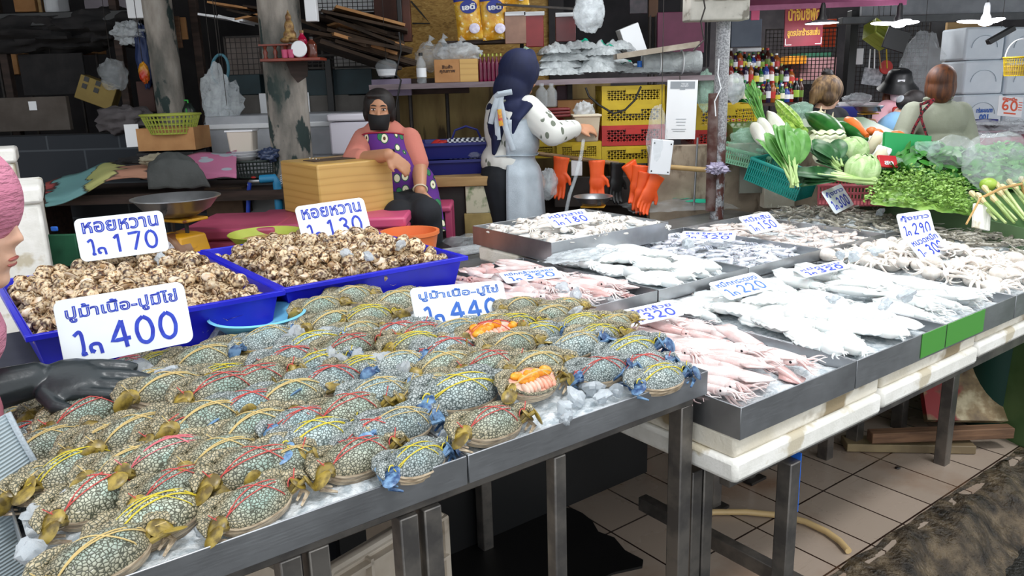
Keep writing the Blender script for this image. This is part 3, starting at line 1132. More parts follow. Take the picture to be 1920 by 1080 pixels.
for px, py, s in ((250, 655, .03), (275, 705, .036), (320, 715, .03), (380, 645, .04), (410, 640, .035), (455, 640, .03), (620, 690, .036), (645, 700, .04), (670, 690, .03),
                  (720, 700, .04), (755, 715, .035), (700, 745, .03), (740, 690, .03), (520, 690, .03), (590, 690, .025), (1110, 730, .034), (1080, 748, .03), (1130, 745, .028),
                  (1060, 770, .026), (1155, 735, .024), (1095, 712, .026), (770, 775, .028), (800, 790, .024), (840, 815, .022), (870, 830, .02), (560, 640, .03),
                  (540, 655, .03), (680, 850, .02), (600, 900, .018), (1040, 590, .03), (1080, 600, .028), (130, 960, .03), (70, 990, .03), (200, 1000, .025), (60, 1040, .03),
                  (410, 985, .018), (440, 975, .018), (380, 1000, .02), (985, 775, .022), (960, 760, .024), (610, 640, .03), (1060, 790, .02)):
    p, u, w = onmound(px, py, 0.012)
    p.z += 0.022 if w > 0.28 else 0.004
    z_ = ('beside the two signs at the back of the heap' if w > 0.6 else 'between the crabs in the middle of the heap' if w > 0.3 else 'on the crushed ice at the steel front edge')
    lump(p, s * 0.9, 'clear ice lump ' + z_, 'ice lumps among the crabs')

# ---------------------------------------------------------------- whelks in blue trays
t = NT('whelk_shell')
v = t.vec('Object', rnd=True)
nz = t.noise(v, 75, 3, 0.5, 1.2)
wv = t.n('ShaderNodeTexVoronoi', feature='SMOOTH_F1', i_Scale=130)
t.l(v, wv.inputs['Vector'])
c0 = t.ramp(nz, [(0.37, '#dac7a8'), (0.45, '#b48e60'), (0.51, '#5f3e26'), (0.65, '#38251a')])
c0 = t.mix(t.ramp(wv.outputs[0], [(0.2, '#000000'), (0.5, '#ffffff')]), '#d9c4a2', c0)
t.l(t.vary(c0, 0.22), t.b.inputs['Base Color'])
t.set(Roughness=0.38)
WHELK = t.m
WIN = M('whelk_opening', '#e9dccb', '#caa57a', 30, 0.4, rnd=0.15)


def whelk(k):
    m = MB()
    rings = []
    n, N = 12, 58
    T = 4.2 * 2 * pi
    for i in range(N + 1):
        th = -T + T * i / N
        s = exp(0.085 * th) * 0.0165
        c = V((0.55 * s * cos(th), 0.55 * s * sin(th), -1.55 * s + 0.018))
        d = V((cos(th), sin(th), 0))
        rings.append([c + (d * cos(q) + V((0, 0, 1.32)) * sin(q)) * s * 0.86 for q in [2 * pi * j / n for j in range(n)]])
    m.loft(rings)
    o = m.build('whelk', WHELK, None, ang=80)
    c = sum(rings[-1], V()) / n
    a = MB().ell(c + V((0, 0.002, 0)), (0.0115, 0.003, 0.0165), 12, 6).build('opening', WIN, o)
    return tag(o, 'x', 'whelk', 'x')


WH = [whelk(k) for k in range(1)]


def blue_tray(u0, w0, du, dw, lab):
    o = openbox(du, dw, 0.135, 0.004, 0.028, 0.014).build('blue_tray', BLUEP, None, UW(u0, w0, 0.985), TH, bevel=0.003)
    return tag(o, lab, 'tray', 'blue plastic trays')


BT = [(-1.205, 1.02, 0.575, 0.70, 'blue tray by the styrofoam box', 'deep blue plastic tray of whelks under the 170 sign, by the white styrofoam box'),
      (-0.605, 1.04, 0.575, 0.70, 'blue tray by the orange tub', 'deep blue plastic tray of whelks under the 130 sign, by the orange tub')]
for bi, (u0, w0, du, dw, nm, lab) in enumerate(BT):
    blue_tray(u0, w0, du, dw, lab)

    def heap(u, w, u0=u0, w0=w0, du=du, dw=dw, bi=bi):
        a, b = (u - u0) / du, (w - w0) / dw
        e = sstep(0, 0.18, a) * sstep(1, 0.82, a) * sstep(0, 0.16, b) * sstep(1, 0.8, b)
        return 0.945 + 0.062 * e + 0.012 * noise.noise(V((u * 6, w * 6, bi)))
    bed(u0 + 0.01, u0 + du - 0.01, w0 + 0.01, w0 + dw - 0.01, lambda u, w: heap(u, w) - 0.004, 'whelk_heap', 'lower layers of whelks filling the ' + nm, WHELK, 60, 0.012)
    pts = []
    k = 0
    while len(pts) < 150 and k < 9000:
        k += 1
        u, w = rn(u0 + 0.025, u0 + du - 0.025), rn(w0 + 0.022, w0 + dw - 0.02)
        if all((u - a) ** 2 + (w - b) ** 2 > 0.00105 for a, b in pts):
            pts.append((u, w))
    for u, w in pts:
        z = heap(u, w)
        R = Matrix.Rotation(rn(0, 6.28), 3, 'Z') @ Matrix.Rotation(radians(rn(60, 110)), 3, 'X') @ Matrix.Rotation(rn(0, 6.28), 3, 'Z')
        dup(WH[0], UW(u, w, z + 0.012), R, rn(0.92, 1.25), 'brown mottled whelk heaped in the ' + nm, 'whelks in the ' + nm)
drop(WH[0])
for px, py in ((300, 485), (750, 460), (650, 475), (690, 480)):
    p = PZ(px, py, 1.03)
    lump(p, 0.024, 'clear ice lump lying on the whelks', 'ice lumps on the whelks')
t = thing('plastic_plate', 'light blue plastic plate between the crabs and the blue trays', 'plate', PZ(485, 612, 0.905))
MB().lathe([(0.0, -0.01), (0.055, -0.01), (0.085, 0.004), (0.118, 0.032), (0.121, 0.032), (0.088, 0.0), (0.06, -0.014), (0.0, -0.014)], 40).build('dish', LBLUE, t)
MB().lathe([(0.117, 0.030), (0.124, 0.033), (0.117, 0.036)], 40).build('rim', LBLUE, t)

# ---------------------------------------------------------------- price signs
DIG = {'0': [[(.5, 1), (.2, .85), (.08, .5), (.2, .12), (.5, 0), (.8, .12), (.92, .5), (.8, .85), (.5, 1)]],
       '1': [[(.2, .78), (.5, 1), (.5, 0)]],
       '2': [[(.1, .78), (.3, .98), (.65, .98), (.82, .72), (.6, .4), (.1, .03), (.5, .08), (.95, 0)]],
       '3': [[(.15, .85), (.45, 1), (.8, .82), (.7, .6), (.4, .52), (.75, .45), (.88, .2), (.55, 0), (.12, .12)]],
       '4': [[(.62, 1), (.05, .3), (.95, .32)], [(.62, 1), (.72, 0)]],
       '5': [[(.85, 1), (.3, .98), (.2, .58), (.6, .62), (.9, .35), (.65, .02), (.1, .08)]],
       '6': [[(.8, .92), (.45, 1), (.15, .6), (.12, .2), (.45, 0), (.85, .15), (.8, .45), (.5, .52), (.15, .35)]],
       '7': [[(.05, .95), (.9, 1), (.4, 0)]],
       '8': [[(.5, .52), (.2, .75), (.5, 1), (.8, .78), (.5, .52), (.1, .25), (.5, 0), (.9, .25), (.5, .52)]],
       '9': [[(.85, .75), (.5, 1), (.15, .75), (.45, .5), (.85, .75), (.75, 0)]],
       'lo': [[(.0, .8), (.22, .95), (.3, .8), (.3, .25), (.2, .08), (.4, .12)], [(.6, .1), (.55, .35), (.72, .42), (.95, .38), (.98, .02)], [(.6, .1), (.7, .2)]]}


def stroke_text(name, s, mat, parent, x0, y0, w, h, th, z, flip=False, sh=0.0):
    m = MB()
    n = len(s)
    cw = w / n
    for i, ch in enumerate(s):
        for st in DIG[ch]:
            pts = []
            for (a, b), (c, d) in zip(st, st[1:]):
                for q in range(4):
                    pts.append((a + (c - a) * q / 4, b + (d - b) * q / 4))
            pts.append(st[-1])
            if len(st) > 4:   # round the strokes off
                for _ in range(2):
                    pts = [pts[0]] + [((pts[k - 1][0] + 2 * pts[k][0] + pts[k + 1][0]) / 4, (pts[k - 1][1] + 2 * pts[k][1] + pts[k + 1][1]) / 4) for k in range(1, len(pts) - 1)] + [pts[-1]]
            m.tube([(x0 + i * cw + a * cw * 0.84 + sh * b * h, y0 + b * h, z) for a, b in pts], th, 6, flat=0.12, up=(0, 0, 1))
    return m.build(name, mat, parent)


def rrect(w, h, r, n=5):
    pts = []
    for cx, cy, a0 in ((w - r, r, -90), (w - r, h - r, 0), (r, h - r, 90), (r, r, 180)):
        for k in range(n + 1):
            a = radians(a0 + 90 * k / n)
            pts.append((cx + r * cos(a), cy + r * sin(a), 0))
    return pts


def sign(label, body, price, BL, BR, up, ptop, ink=INK, name='price_sign', hide=0.0, th=0.0032, lo=True, tsize=(0.86, 0.27), group='price signs'):
    """board whose lower edge runs BL-BR; up: direction it rises in; ptop: picture row its upper left corner reaches"""
    x = (BR - BL)
    w = x.length
    x = x.normalized()
    y = (V(up) - x * V(up).dot(x)).normalized()
    z = x.cross(y)
    h = 0.05
    best = None
    for k in range(400):
        hh = 0.02 + k * 0.001
        q = BL + y * hh - EYE
        yy = q.dot(V((_sr * _sp, 0, 0)))
        loc = _R.transposed() @ q
        py = 540 - FPX * loc.y / -loc.z
        if py <= ptop:
            h = hh
            break
    o = MB().poly(rrect(w, h, min(w, h) * 0.13), (0, 0, -0.003)).build(name, BOARD, None, smooth=False)
    frame(o, x, y, z, BL + z * 0.002)
    tag(o, label, 'sign', group)
    th *= w / 0.2
    text('lettering', body, ink, o, w * tsize[0], h * tsize[1], (w * 0.5, h * 0.77, 0.0004), 0.0006, 0.032)
    if lo:
        stroke_text('kilo_word', ['lo'], ink, o, w * 0.10, h * 0.10, w * 0.22, h * 0.42, th, 0.0005)
        stroke_text('price', price, ink, o, w * 0.36, h * 0.13, w * 0.56, h * 0.42, th * 1.15, 0.0005)
    return o


def leanup(deg, toward=(0, 1, 0)):
    a = radians(deg)
    t = V(toward).normalized()
    return V((t.x * sin(a), t.y * sin(a), cos(a)))


WU = (WX.x, WX.y, 0)
sign('upright white price sign reading 170 standing in the whelks', 'หอยหวาน', '170', PW(153, 492, 1.50), PW(318, 470, 1.50), leanup(14, WU), 412)
sign('upright white price sign reading 130 standing in the whelks', 'หอยหวาน', '130', PW(570, 462, 1.52), PW(698, 440, 1.52), leanup(20, WU), 388)
sign('large white price sign reading 400 leaning on the blue tray behind the crabs', 'ปูม้าเนื้อ-ปูมีไข่', '400', PW(122, 690, 0.86), PW(364, 640, 0.88), leanup(13, WU), 566)
sign('large white price sign reading 440 leaning back among the crabs', 'ปูม้าเนื้อ-ปูไข่', '440', PW(782, 618, 0.67), PW(956, 596, 0.67), leanup(24, WU), 541, INK2)
sign('white price sign reading 180 lying on the raised tray of small octopus', 'หมึกสาย', '180', PZ(1040, 428, 0.945), PZ(1115, 415, 0.945), leanup(60, WU), 404, group='price signs')
sign('flat white price sign reading 350 lying on pink squid behind the crabs', 'หมึกกล้วยหลอด', '350', PZ(950, 532, 0.862), PZ(1057, 519, 0.862), leanup(78, WU), 513, INK2)
sign('flat white price sign reading 320 lying on pink squid by the crabs', 'หมึกกล้วย', '320', PZ(1178, 614, 0.83), PZ(1285, 590, 0.84), leanup(72, WU), 586)
sign('flat white price sign reading 220 lying on thick cuttlefish', 'หมึกกระดอง', '220', PZ(1368, 563, 0.835), PZ(1455, 540, 0.84), leanup(70, WU), 532, INK2)
sign('flat white price sign reading 320 lying on long white squid', 'หมึกหอม', '320', PZ(1510, 521, 0.845), PZ(1595, 502, 0.85), leanup(72, WU), 507)
sign('thin white sign reading 320 seen nearly edge on, over small clear squid', 'หมึกไข่', '320', PZ(1275, 449, 0.872), PZ(1378, 452, 0.872), leanup(86, WU), 434)
sign('white price sign reading 150 lying on pale squid pieces', 'หมึกสับ', '150', PZ(1412, 440, 0.875), PZ(1468, 428, 0.875), leanup(52, WU), 408)
sign('tilted white price sign reading 300 standing in shrimp by the pink basket', 'กุ้งขาว', '300', PZ(1566, 402, 0.885), PZ(1601, 384, 0.885), leanup(35, (-0.9, 0.6, 0)), 360)
sign('white price sign reading 290 standing behind another sign, in grey shrimp', 'กุ้งขาว', '290', PZ(1692, 450, 0.87), PZ(1754, 440, 0.87), leanup(25, (-0.7, 0.5, 0)), 402)
sign('white price sign reading 300 in front of the 290 sign, over octopus', 'หนวดหมึก', '300', PZ(1730, 492, 0.84), PZ(1783, 470, 0.85), leanup(45, (-0.9, 0.6, 0)), 450)
# ---------------------------------------------------------------- squid, cuttlefish, octopus, shrimp


def squidmat(name, a, b, c, sc=16, rough=0.16, sss=0.25):
    t = NT(name)
    v = t.vec('Object', rnd=True)
    col = t.ramp(t.noise(v, sc, 4), [(0.38, a), (0.62, b)])
    sp = t.ramp(t.vor(v, 260), [(0.12, '#ffffff'), (0.25, '#000000')])
    m = t.n('ShaderNodeMath', operation='MULTIPLY', i_1=0.35)
    t.l(sp, m.inputs[0])
    col = t.mix(m.outputs[0], col, c)
    t.l(t.vary(col, 0.1), t.b.inputs['Base Color'])
    t.set(Roughness=rough, Subsurface_Weight=sss, Subsurface_Scale=0.3, Coat_Weight=0.5, Coat_Roughness=0.08)
    t.b.inputs['Subsurface Radius'].default_value = (0.02, 0.012, 0.01)
    t.bump(t.noise(v, 90, 3), 0.15, 0.003)
    return t.m


PINK = squidmat('pink_squid_skin', '#e0c3c0', '#efe5e3', '#b67274')
PINKD = squidmat('rosy_squid_skin', '#d3a5a1', '#e9d0cd', '#a05a5c')
WSQ = squidmat('white_squid_flesh', '#dde2e2', '#eff0ed', '#d9d6d4', 9)
CLR = squidmat('clear_squid_flesh', '#b9bbc6', '#dfe1e8', '#77707e', 22)
PALE = squidmat('pale_squid_flesh', '#d3c4bd', '#e9ded8', '#a68d86', 26)
OCT = squidmat('octopus_flesh', '#d6cdc4', '#f0ebe4', '#a8907e', 24)
SHR = squidmat('grey_shrimp_shell', '#6d6a5e', '#aaa598', '#3e382f', 40, 0.2, 0.1)
EYEM = M('dark_eye', '#0d0d12', rough=0.1)


def squid(kind, mat, L, wd, bend, arms=8, fin=True, hd=True):
    """mantle along +x from the tail tip at 0"""
    m = MB()
    N = 14
    cen = lambda f: V((L * f, bend * sin(f * 2.2), 0))
    pr = lambda f: wd * (0.02 + (sin(min(f, 0.62) / 0.62 * pi / 2)) ** 0.75 * (1 - 0.22 * sstep(0.6, 1, f)))
    if kind == 'cuttle':
        pr = lambda f: wd * (0.05 + (sin(min(f, 0.5) / 0.5 * pi / 2)) ** 0.6 * (1 - 0.3 * sstep(0.55, 1, f)))
    m.tube([cen(i / N) for i in range(N + 1)], [pr(i / N) for i in range(N + 1)], 14, flat=0.62 if kind != 'cuttle' else 0.42, up=(0, 0, 1))
    o = m.build('squid' if kind != 'cuttle' else 'cuttlefish', mat, ang=80)
    if fin:
        m = MB()
        if kind == 'squid':
            for s in (-1, 1):
                m.add([cen(0.02), cen(0.16) + V((0, s * wd * 1.55, 0.002)), cen(0.3) + V((0, s * wd * 1.75, -0.001)), cen(0.46) + V((0, s * wd * 0.75, 0.001)), cen(0.3) + V((0, 0, 0.003))],
                      [(0, 1, 2, 4), (4, 2, 3)])
        else:
            for s in (-1, 1):
                pts = [cen(i / 10) + V((0, s * pr(i / 10) * 0.92, 0)) for i in range(11)]
                q = [cen(i / 10) + V((0, s * (pr(i / 10) + wd * (0.16 + 0.04 * (-1) ** i)), -0.003 + 0.003 * (-1) ** i)) for i in range(11)]
                m.add(pts + q, [(i, i + 1, i + 12, i + 11) for i in range(10)])
        m.build('fin', mat, o, solid=0.003)
    if hd:
        hc = cen(1.0) + V((0.012, 0, 0))
        MB().ell(hc, (0.024 * wd / 0.025, wd * 0.62, wd * 0.45), 12, 8).build('head', mat, o)
        for s in (-1, 1) if mat in (PINK, PINKD, CLR) else ():
            MB().ell(hc + V((0.004, s * wd * 0.56, wd * 0.12)), (0.0036 * wd / 0.025, 0.0018, 0.0036 * wd / 0.025), 8, 6).build('eye', EYEM, o)
        m = MB()
        al = L * (0.36 if kind != 'cuttle' else 0.3)
        for k in range(arms):
            a = (k - (arms - 1) / 2) * 0.16
            ph, am = rn(0, 6), rn(0.003, 0.012)
            pts = [hc + V((0.01 + al * f * cos(a), al * f * sin(a) + am * sin(f * 5 + ph) * f, 0.006 * sin(f * 4 + ph) - wd * 0.25 * f + 0.0015 * (k % 2))) for f in [i / 7 for i in range(8)]]
            m.tube(pts, [wd * 0.20 * (1 - 0.85 * i / 7) for i in range(8)], 6)
        m.build('tentacles', mat, o)
    return tag(o, 'x', kind if kind == 'squid' else 'cuttlefish', 'x')


def octopus(mat, s=0.05):
    m = MB()
    m.ell((-s * 0.75, 0, s * 0.28), (s * 0.62, s * 0.46, s * 0.42), 14, 9)
    m.ell((0, 0, s * 0.2), (s * 0.3, s * 0.3, s * 0.25), 10, 7)
    o = m.build('octopus', mat, ang=80)
    for k in range(8):
        a = -1.5 + 3.0 * k / 7 + rn(-.1, .1)
        ph = rn(-1, 1)
        sg = random.choice((-1, 1))
        pts = []
        p = V((0, 0, s * 0.2))
        d = a
        for i in range(13):
            pts.append(V((p.x, p.y, max(s * 0.06, s * 0.2 + 0.25 * s * sin(i * 0.4 + ph)))))
            d += sg * (0.06 + 0.045 * i) * 0.55
            p = p + V((cos(d), sin(d), 0)) * s * 0.15
        MB().tube(pts, [s * 0.135 * (1 - 0.8 * i / 12) for i in range(13)], 7).build('tentacle', mat, o)
    return tag(o, 'x', 'octopus', 'x')


def shrimp(mat):
    m = MB()
    pts, rr = [], []
    for i in range(15):
        f = i / 14
        a = f * 2.0
        pts.append(V((0.045 * sin(a), 0.045 * (1 - cos(a)), 0.0)))
        rr.append(0.0085 * (0.45 + 0.75 * sin(min(1, f * 2.2 + 0.15) * pi / 2) * (1 - 0.72 * f)) * (1.06 if i % 2 else 0.94))
    m.tube(pts, rr, 9)
    o = m.build('shrimp', mat, ang=80)
    m = MB()
    for s in (-1, 0, 1):
        e = pts[-1]
        m.ell(e + V((-0.008 + s * 0.004, 0.004 + 0.003 * abs(s), s * 0.003)), (0.010, 0.004, 0.002), 8, 5, Matrix.Rotation(2.4 + s * 0.4, 3, 'Z'))
    m.build('tail_fan', mat, o)
    m = MB()
    for k in range(6):
        p = pts[1 + k]
        m.tube([p, p + V((0.002, 0.012, -0.004)), p + V((-0.004 + .001 * k, 0.02, -0.006))], [0.0012, 0.001, 0.0004], 5)
    for s in (-1, 1):
        m.tube([pts[0], V((-0.02, -0.006 + s * 0.004, 0.004)), V((-0.05, 0.004 + s * 0.012, 0.002)), V((-0.07, 0.03, 0))], 0.0005, 4)
    m.tube([pts[0], V((-0.022, -0.004, 0.003))], [0.0035, 0.0002], 5)
    m.build('legs', mat, o)
    return tag(o, 'x', 'shrimp', 'x')


def fill(key, protos, n, zoff, lab, grp, ang, jit, md, lay=2, marg=0.03, hb=0.0, sc=(0.9, 1.1), icelab=None, tilt=8, icemat=None, amp=0.006, dome=0.012):
    u0, w0, du, dw, z = TR[key]
    top = lambda u, w: z - 0.034 + hb + dome * sin(pi * max(0, min(1, (u - u0) / du))) * sin(pi * max(0, min(1, (w - w0) / dw)))
    bed(u0 + 0.006, u0 + du - 0.006, w0 + 0.006, w0 + dw - 0.006, top, 'crushed_ice', icelab or ('crushed ice under the ' + grp), icemat or CRUSH, 46, amp)
    pts = []
    k = 0
    while len(pts) < n and k < 20000:
        k += 1
        u, w = rn(u0 + marg, u0 + du - marg), rn(w0 + marg, w0 + dw - marg)
        dd = md * (1.0 if k < 6000 else 0.8 if k < 12000 else 0.6)
        if all(((u - a) * cos(ang) + (w - b) * sin(ang)) ** 2 * 0.25 + ((u - a) * -sin(ang) + (w - b) * cos(ang)) ** 2 > dd * dd for a, b in pts):
            pts.append((u, w))
    for i, (u, w) in enumerate(pts):
        a = TH + ang + rn(-jit, jit) + (pi if random.random() < 0.16 else 0)
        q = UW(u, w, top(u, w) + zoff + (0.008 if i % lay else 0.0) + rn(0, 0.006))
        pr = random.choice(protos)
        hl = pr.get('len', 0.0) * 0.5
        if hl > 0.09:
            w = min(max(w, w0 + hl * 1.2), w0 + dw - hl * 0.9)
            q = UW(u, w, q.z)
        R = Matrix.Rotation(a, 3, 'Z') @ Matrix.Rotation(radians(rn(-tilt, tilt)), 3, 'Y') @ Matrix.Rotation(radians(rn(-14, 14)), 3, 'X')
        s = rn(*sc)
        L = pr.get('len', 0.0) * s
        q = q - (R @ V((L * 0.5, 0, 0)))
        dup(pr, q, R, s, lab, grp)


def mk(kind, mat, L, wd, n=3, **kw):
    r = []
    for i in range(n):
        o = squid(kind, mat, L * rn(0.9, 1.1), wd * rn(0.92, 1.08), rn(-0.015, 0.02), **kw)
        o['len'] = L * 1.45
        r.append(o)
    return r


A_ = mk('squid', PINK, 0.19, 0.024, 3) + mk('squid', PINKD, 0.18, 0.022, 1)
fill('a', A_, 34, 0.016, 'pink squid lying in the corner tray under the 320 sign by the crabs', 'pink squid in the corner tray', -pi / 2 + 0.1, 0.35, 0.038, dome=0.016)
fill('e', A_, 30, 0.018, 'pink squid lying in the tray under the 350 sign behind the crabs', 'pink squid under the 350 sign', -pi / 2 + 0.25, 0.4, 0.04, dome=0.018)
B_ = mk('cuttle', WSQ, 0.135, 0.042, 3)
fill('b', B_, 30, 0.022, 'thick white cuttlefish lying in the tray under the 220 sign', 'white cuttlefish under the 220 sign', -pi / 2 + 0.1, 0.5, 0.05, dome=0.03, amp=0.003)
fill('f', B_, 26, 0.022, 'thick white cuttlefish lying in the tray with the glossy bag', 'white cuttlefish beside the glossy bag', -pi / 2 + 0.4, 0.6, 0.05, dome=0.03, amp=0.003)
C_ = mk('squid', WSQ, 0.17, 0.030, 3)
fill('c', C_, 30, 0.02, 'long white squid lying in the tray with the flat 320 sign and green front', 'long white squid in the green fronted tray', -pi / 2 + 0.05, 0.35, 0.04, dome=0.028, amp=0.003)
D_ = [octopus(OCT, 0.052) for _ in range(4)]
for o in D_:
    o['len'] = 0.0
fill('d', D_, 64, 0.006, 'pale octopus with curled tentacles heaped below the 290 sign', 'octopus heaped below the 290 sign', -pi / 2, 3.0, 0.026, dome=0.05, hb=0.012, tilt=20, sc=(0.9, 1.25))
G_ = mk('squid', CLR, 0.085, 0.014, 3)
fill('g', G_, 70, 0.008, 'small clear squid lying under the tilted sign and plastic film', 'small clear squid', -0.2, 1.2, 0.022)
H_ = mk('squid', PALE, 0.075, 0.013, 3, fin=False)
fill('h', H_, 80, 0.008, 'pale pinkish squid piece in the tray under the 150 sign', 'pale squid pieces', 0.0, 1.5, 0.021)
K_ = mk('squid', OCT, 0.07, 0.016, 2, fin=False) + [octopus(OCT, 0.028)]
for o in K_:
    o['len'] = o.get('len', 0.0)
fill('k', K_, 90, 0.008, 'small whitish octopus in the raised tray under the 180 sign', 'small octopus in the raised tray', 0.0, 1.5, 0.024, hb=0.008)
S_ = [shrimp(SHR)]
S_[0]['len'] = 0.04
fill('i', S_, 110, 0.008, 'grey raw shrimp in the tray under the 300 sign by the pink basket', 'grey shrimp by the pink basket', 0, 3.1, 0.017, tilt=25, hb=0.016, dome=0.025)
fill('j', S_, 90, 0.03, 'grey raw shrimp in the tray beside the 290 sign and lemongrass', 'grey shrimp beside the lemongrass', 0, 3.1, 0.018, tilt=25, hb=0.016, dome=0.03)
for o in A_ + B_ + C_ + D_ + G_ + H_ + K_ + S_:
    drop(o)
for px, py, s, lab in ((1700, 553, .034, 'large clear ice lump on the long white squid'), (1660, 570, .026, 'small clear ice lump among the long white squid'), (1560, 560, .024, 'small clear ice lump among the long white squid'),
                       (1600, 480, .03, 'clear ice lump at the tray corner by the octopus'), (1575, 478, .024, 'clear ice lump at the tray corner by the octopus'), (1640, 470, .03, 'clear ice lump at the tray corner by the octopus'),
                       (1055, 540, .026, 'clear ice lump on pink squid by the flat 350 sign'), (1080, 555, .03, 'clear ice lump on pink squid by the flat 350 sign'),
                       (1290, 455, .034, 'wide ice lump under the tilted flat sign'), (1650, 398, .026, 'clear ice lump on grey shrimp by the 300 sign')):
    lump(PZ(px, py, 0.87 if py > 500 else 0.885), s, lab, 'ice lumps on the squid trays')
# plastic film and bags on the trays


def crumple(name, cen, r, mat, label, cat='bag', amp=0.25, fr=2.2, rz=0.0, seed=0, flatb=False, group=None, nu=40, nv=24, rot=None):
    o = V((seed * 3.1, seed, 0))
    m = MB().ell((0, 0, 0), r, nu, nv, None, lambda d: 1 + amp * noise.noise(d * fr + o) + amp * 0.5 * noise.noise(d * fr * 3 + o) + amp * 0.25 * abs(noise.noise(d * fr * 7 + o)))
    if flatb:
        for p in m.v:
            p.z = max(p.z, -r[2] * 0.55)
    ob = m.build(name, mat, None, cen, rz, ang=60, rot=rot)
    return tag(ob, label, cat, group)


crumple('plastic_bag', PZ(1090, 478, 0.88), (0.15, 0.07, 0.015), MILK, 'glossy pale bag lying across thick white cuttlefish', 'bag', 0.35, 2.5, TH, 1, True)
tag(MB().grid(lambda a, b: V((-0.06 + 0.12 * a, -0.09 + 0.18 * b, 0.006 * noise.noise(V((a * 4, b * 5, 2))))), 14, 18).build('plastic_film', BAG, None, PZ(1330, 455, 0.885), TH + 0.3),
    'loose clear plastic film under the tilted flat sign', 'film')
GPRINT = M('green_print', '#1fae8d', rough=0.4)


def flatbag(name, cen, w, d, h, rz, seed, label, mat, pr=True, group=None):
    g = MB()
    f = lambda a, b: V(((a - 0.5) * w * (1 - 0.12 * abs(noise.noise(V((b * 3, seed, 0))))), (b - 0.5) * d * (1 - 0.1 * abs(noise.noise(V((a * 3, seed, 4))))),
                        h * (4 * a * (1 - a)) ** 0.5 * (4 * b * (1 - b)) ** 0.5 * (0.75 + 0.5 * noise.noise(V((a * 5 + seed, b * 5, 3)))) + 0.004 + 0.007 * noise.noise(V((a * 14, b * 14, seed)))))
    o = g.grid(f, 36, 26).build(name, mat, None, cen, rz, ang=50)
    tag(o, label, 'bag', group)
    if pr:
        m = MB()
        for a0, a1, b0, b1 in ((0.55, 0.9, 0.28, 0.40), (0.45, 0.9, 0.46, 0.5), (0.4, 0.85, 0.56, 0.6), (0.5, 0.8, 0.66, 0.7)):
            m.grid(lambda a, b: f(a0 + (a1 - a0) * a, b0 + (b1 - b0) * b) + V((0, 0, 0.0025)), 12, 3)
        m.build('green_print', GPRINT, o)
    return o


flatbag('plastic_bag_pack', PZ(1270, 388, 0.782), 0.62, 0.36, 0.05, 0.1, 3, 'clear pack of bags with green print lying on the steel counter by the pole', BAG)
flatbag('plastic_bag_pack', PZ(905, 455, 0.782), 0.34, 0.3, 0.045, 0.4, 5, 'clear pack of bags with green print beside the raised 180 tray', BAG)
tag(MB().box((0, 0, 0.004), (0.24, 0.16, 0.006)).build('wet_paper', MILK, None, PZ(880, 470, 0.781), 0.5), 'wet clear plastic sheet on the dark counter by the blue tray', 'sheet')
# ---------------------------------------------------------------- people


class Fig:
    def __init__(s, label, base):
        s.o = V((base[0], base[1], 0))
        s.root = thing('person', label, 'person', s.o)

    def L(s, p):
        return V(p) - s.o


def bone(m, pts, rr, n=12):
    """smooth limb through the joints"""
    P, R = [], []
    for i in range(len(pts) - 1):
        for q in range(5):
            f = q / 5
            P.append(pts[i].lerp(pts[i + 1], f))
            R.append(rr[i] + (rr[i + 1] - rr[i]) * f)
    P.append(pts[-1])
    R.append(rr[-1])
    m.tube(P, R, n)
    for p, r in zip(pts, rr):
        m.ell(p, r, 12, 8)


def hand(m, wrist, d, nrm, s=1.0, curl=0.5, side=1, spread=0.1, lens=(.066, .074, .070, .056)):
    """palm, four fingers and a thumb; d: direction of the fingers, nrm: back of the hand"""
    d = V(d).normalized()
    nrm = (V(nrm) - d * V(nrm).dot(d)).normalized()
    x = d.cross(nrm) * side
    pc = wrist + d * 0.045 * s
    R = Matrix((x, d, nrm)).transposed()
    m.ell(pc, (0.040 * s, 0.050 * s, 0.015 * s), 14, 9, R)
    for i, (o, l) in enumerate(zip((0.027, 0.009, -0.009, -0.027), lens)):
        p = wrist + d * 0.078 * s + x * o * s
        dd = (d + x * o * spread * 20).normalized()
        pts, a = [p - dd * 0.03 * s], 0.0
        pts.append(p)
        for q in range(3):
            a += curl * (0.5 + 0.35 * q)
            p = p + (dd * cos(a) - nrm * sin(a)) * l * s * (0.42, 0.32, 0.26)[q]
            pts.append(p)
        m.tube(pts, [0.010 * s, 0.0098 * s, 0.0092 * s, 0.0085 * s, 0.006 * s], 9)
    p = wrist + d * 0.02 * s + x * 0.028 * s
    q = p + (x * 0.7 + d * 0.7) * 0.03 * s
    e = q + (x * 0.25 + d * 0.9 - nrm * curl * 0.4) * 0.034 * s
    m.tube([p - x * 0.012 * s, p, q, e], [0.012 * s, 0.012 * s, 0.0105 * s, 0.007 * s], 9)


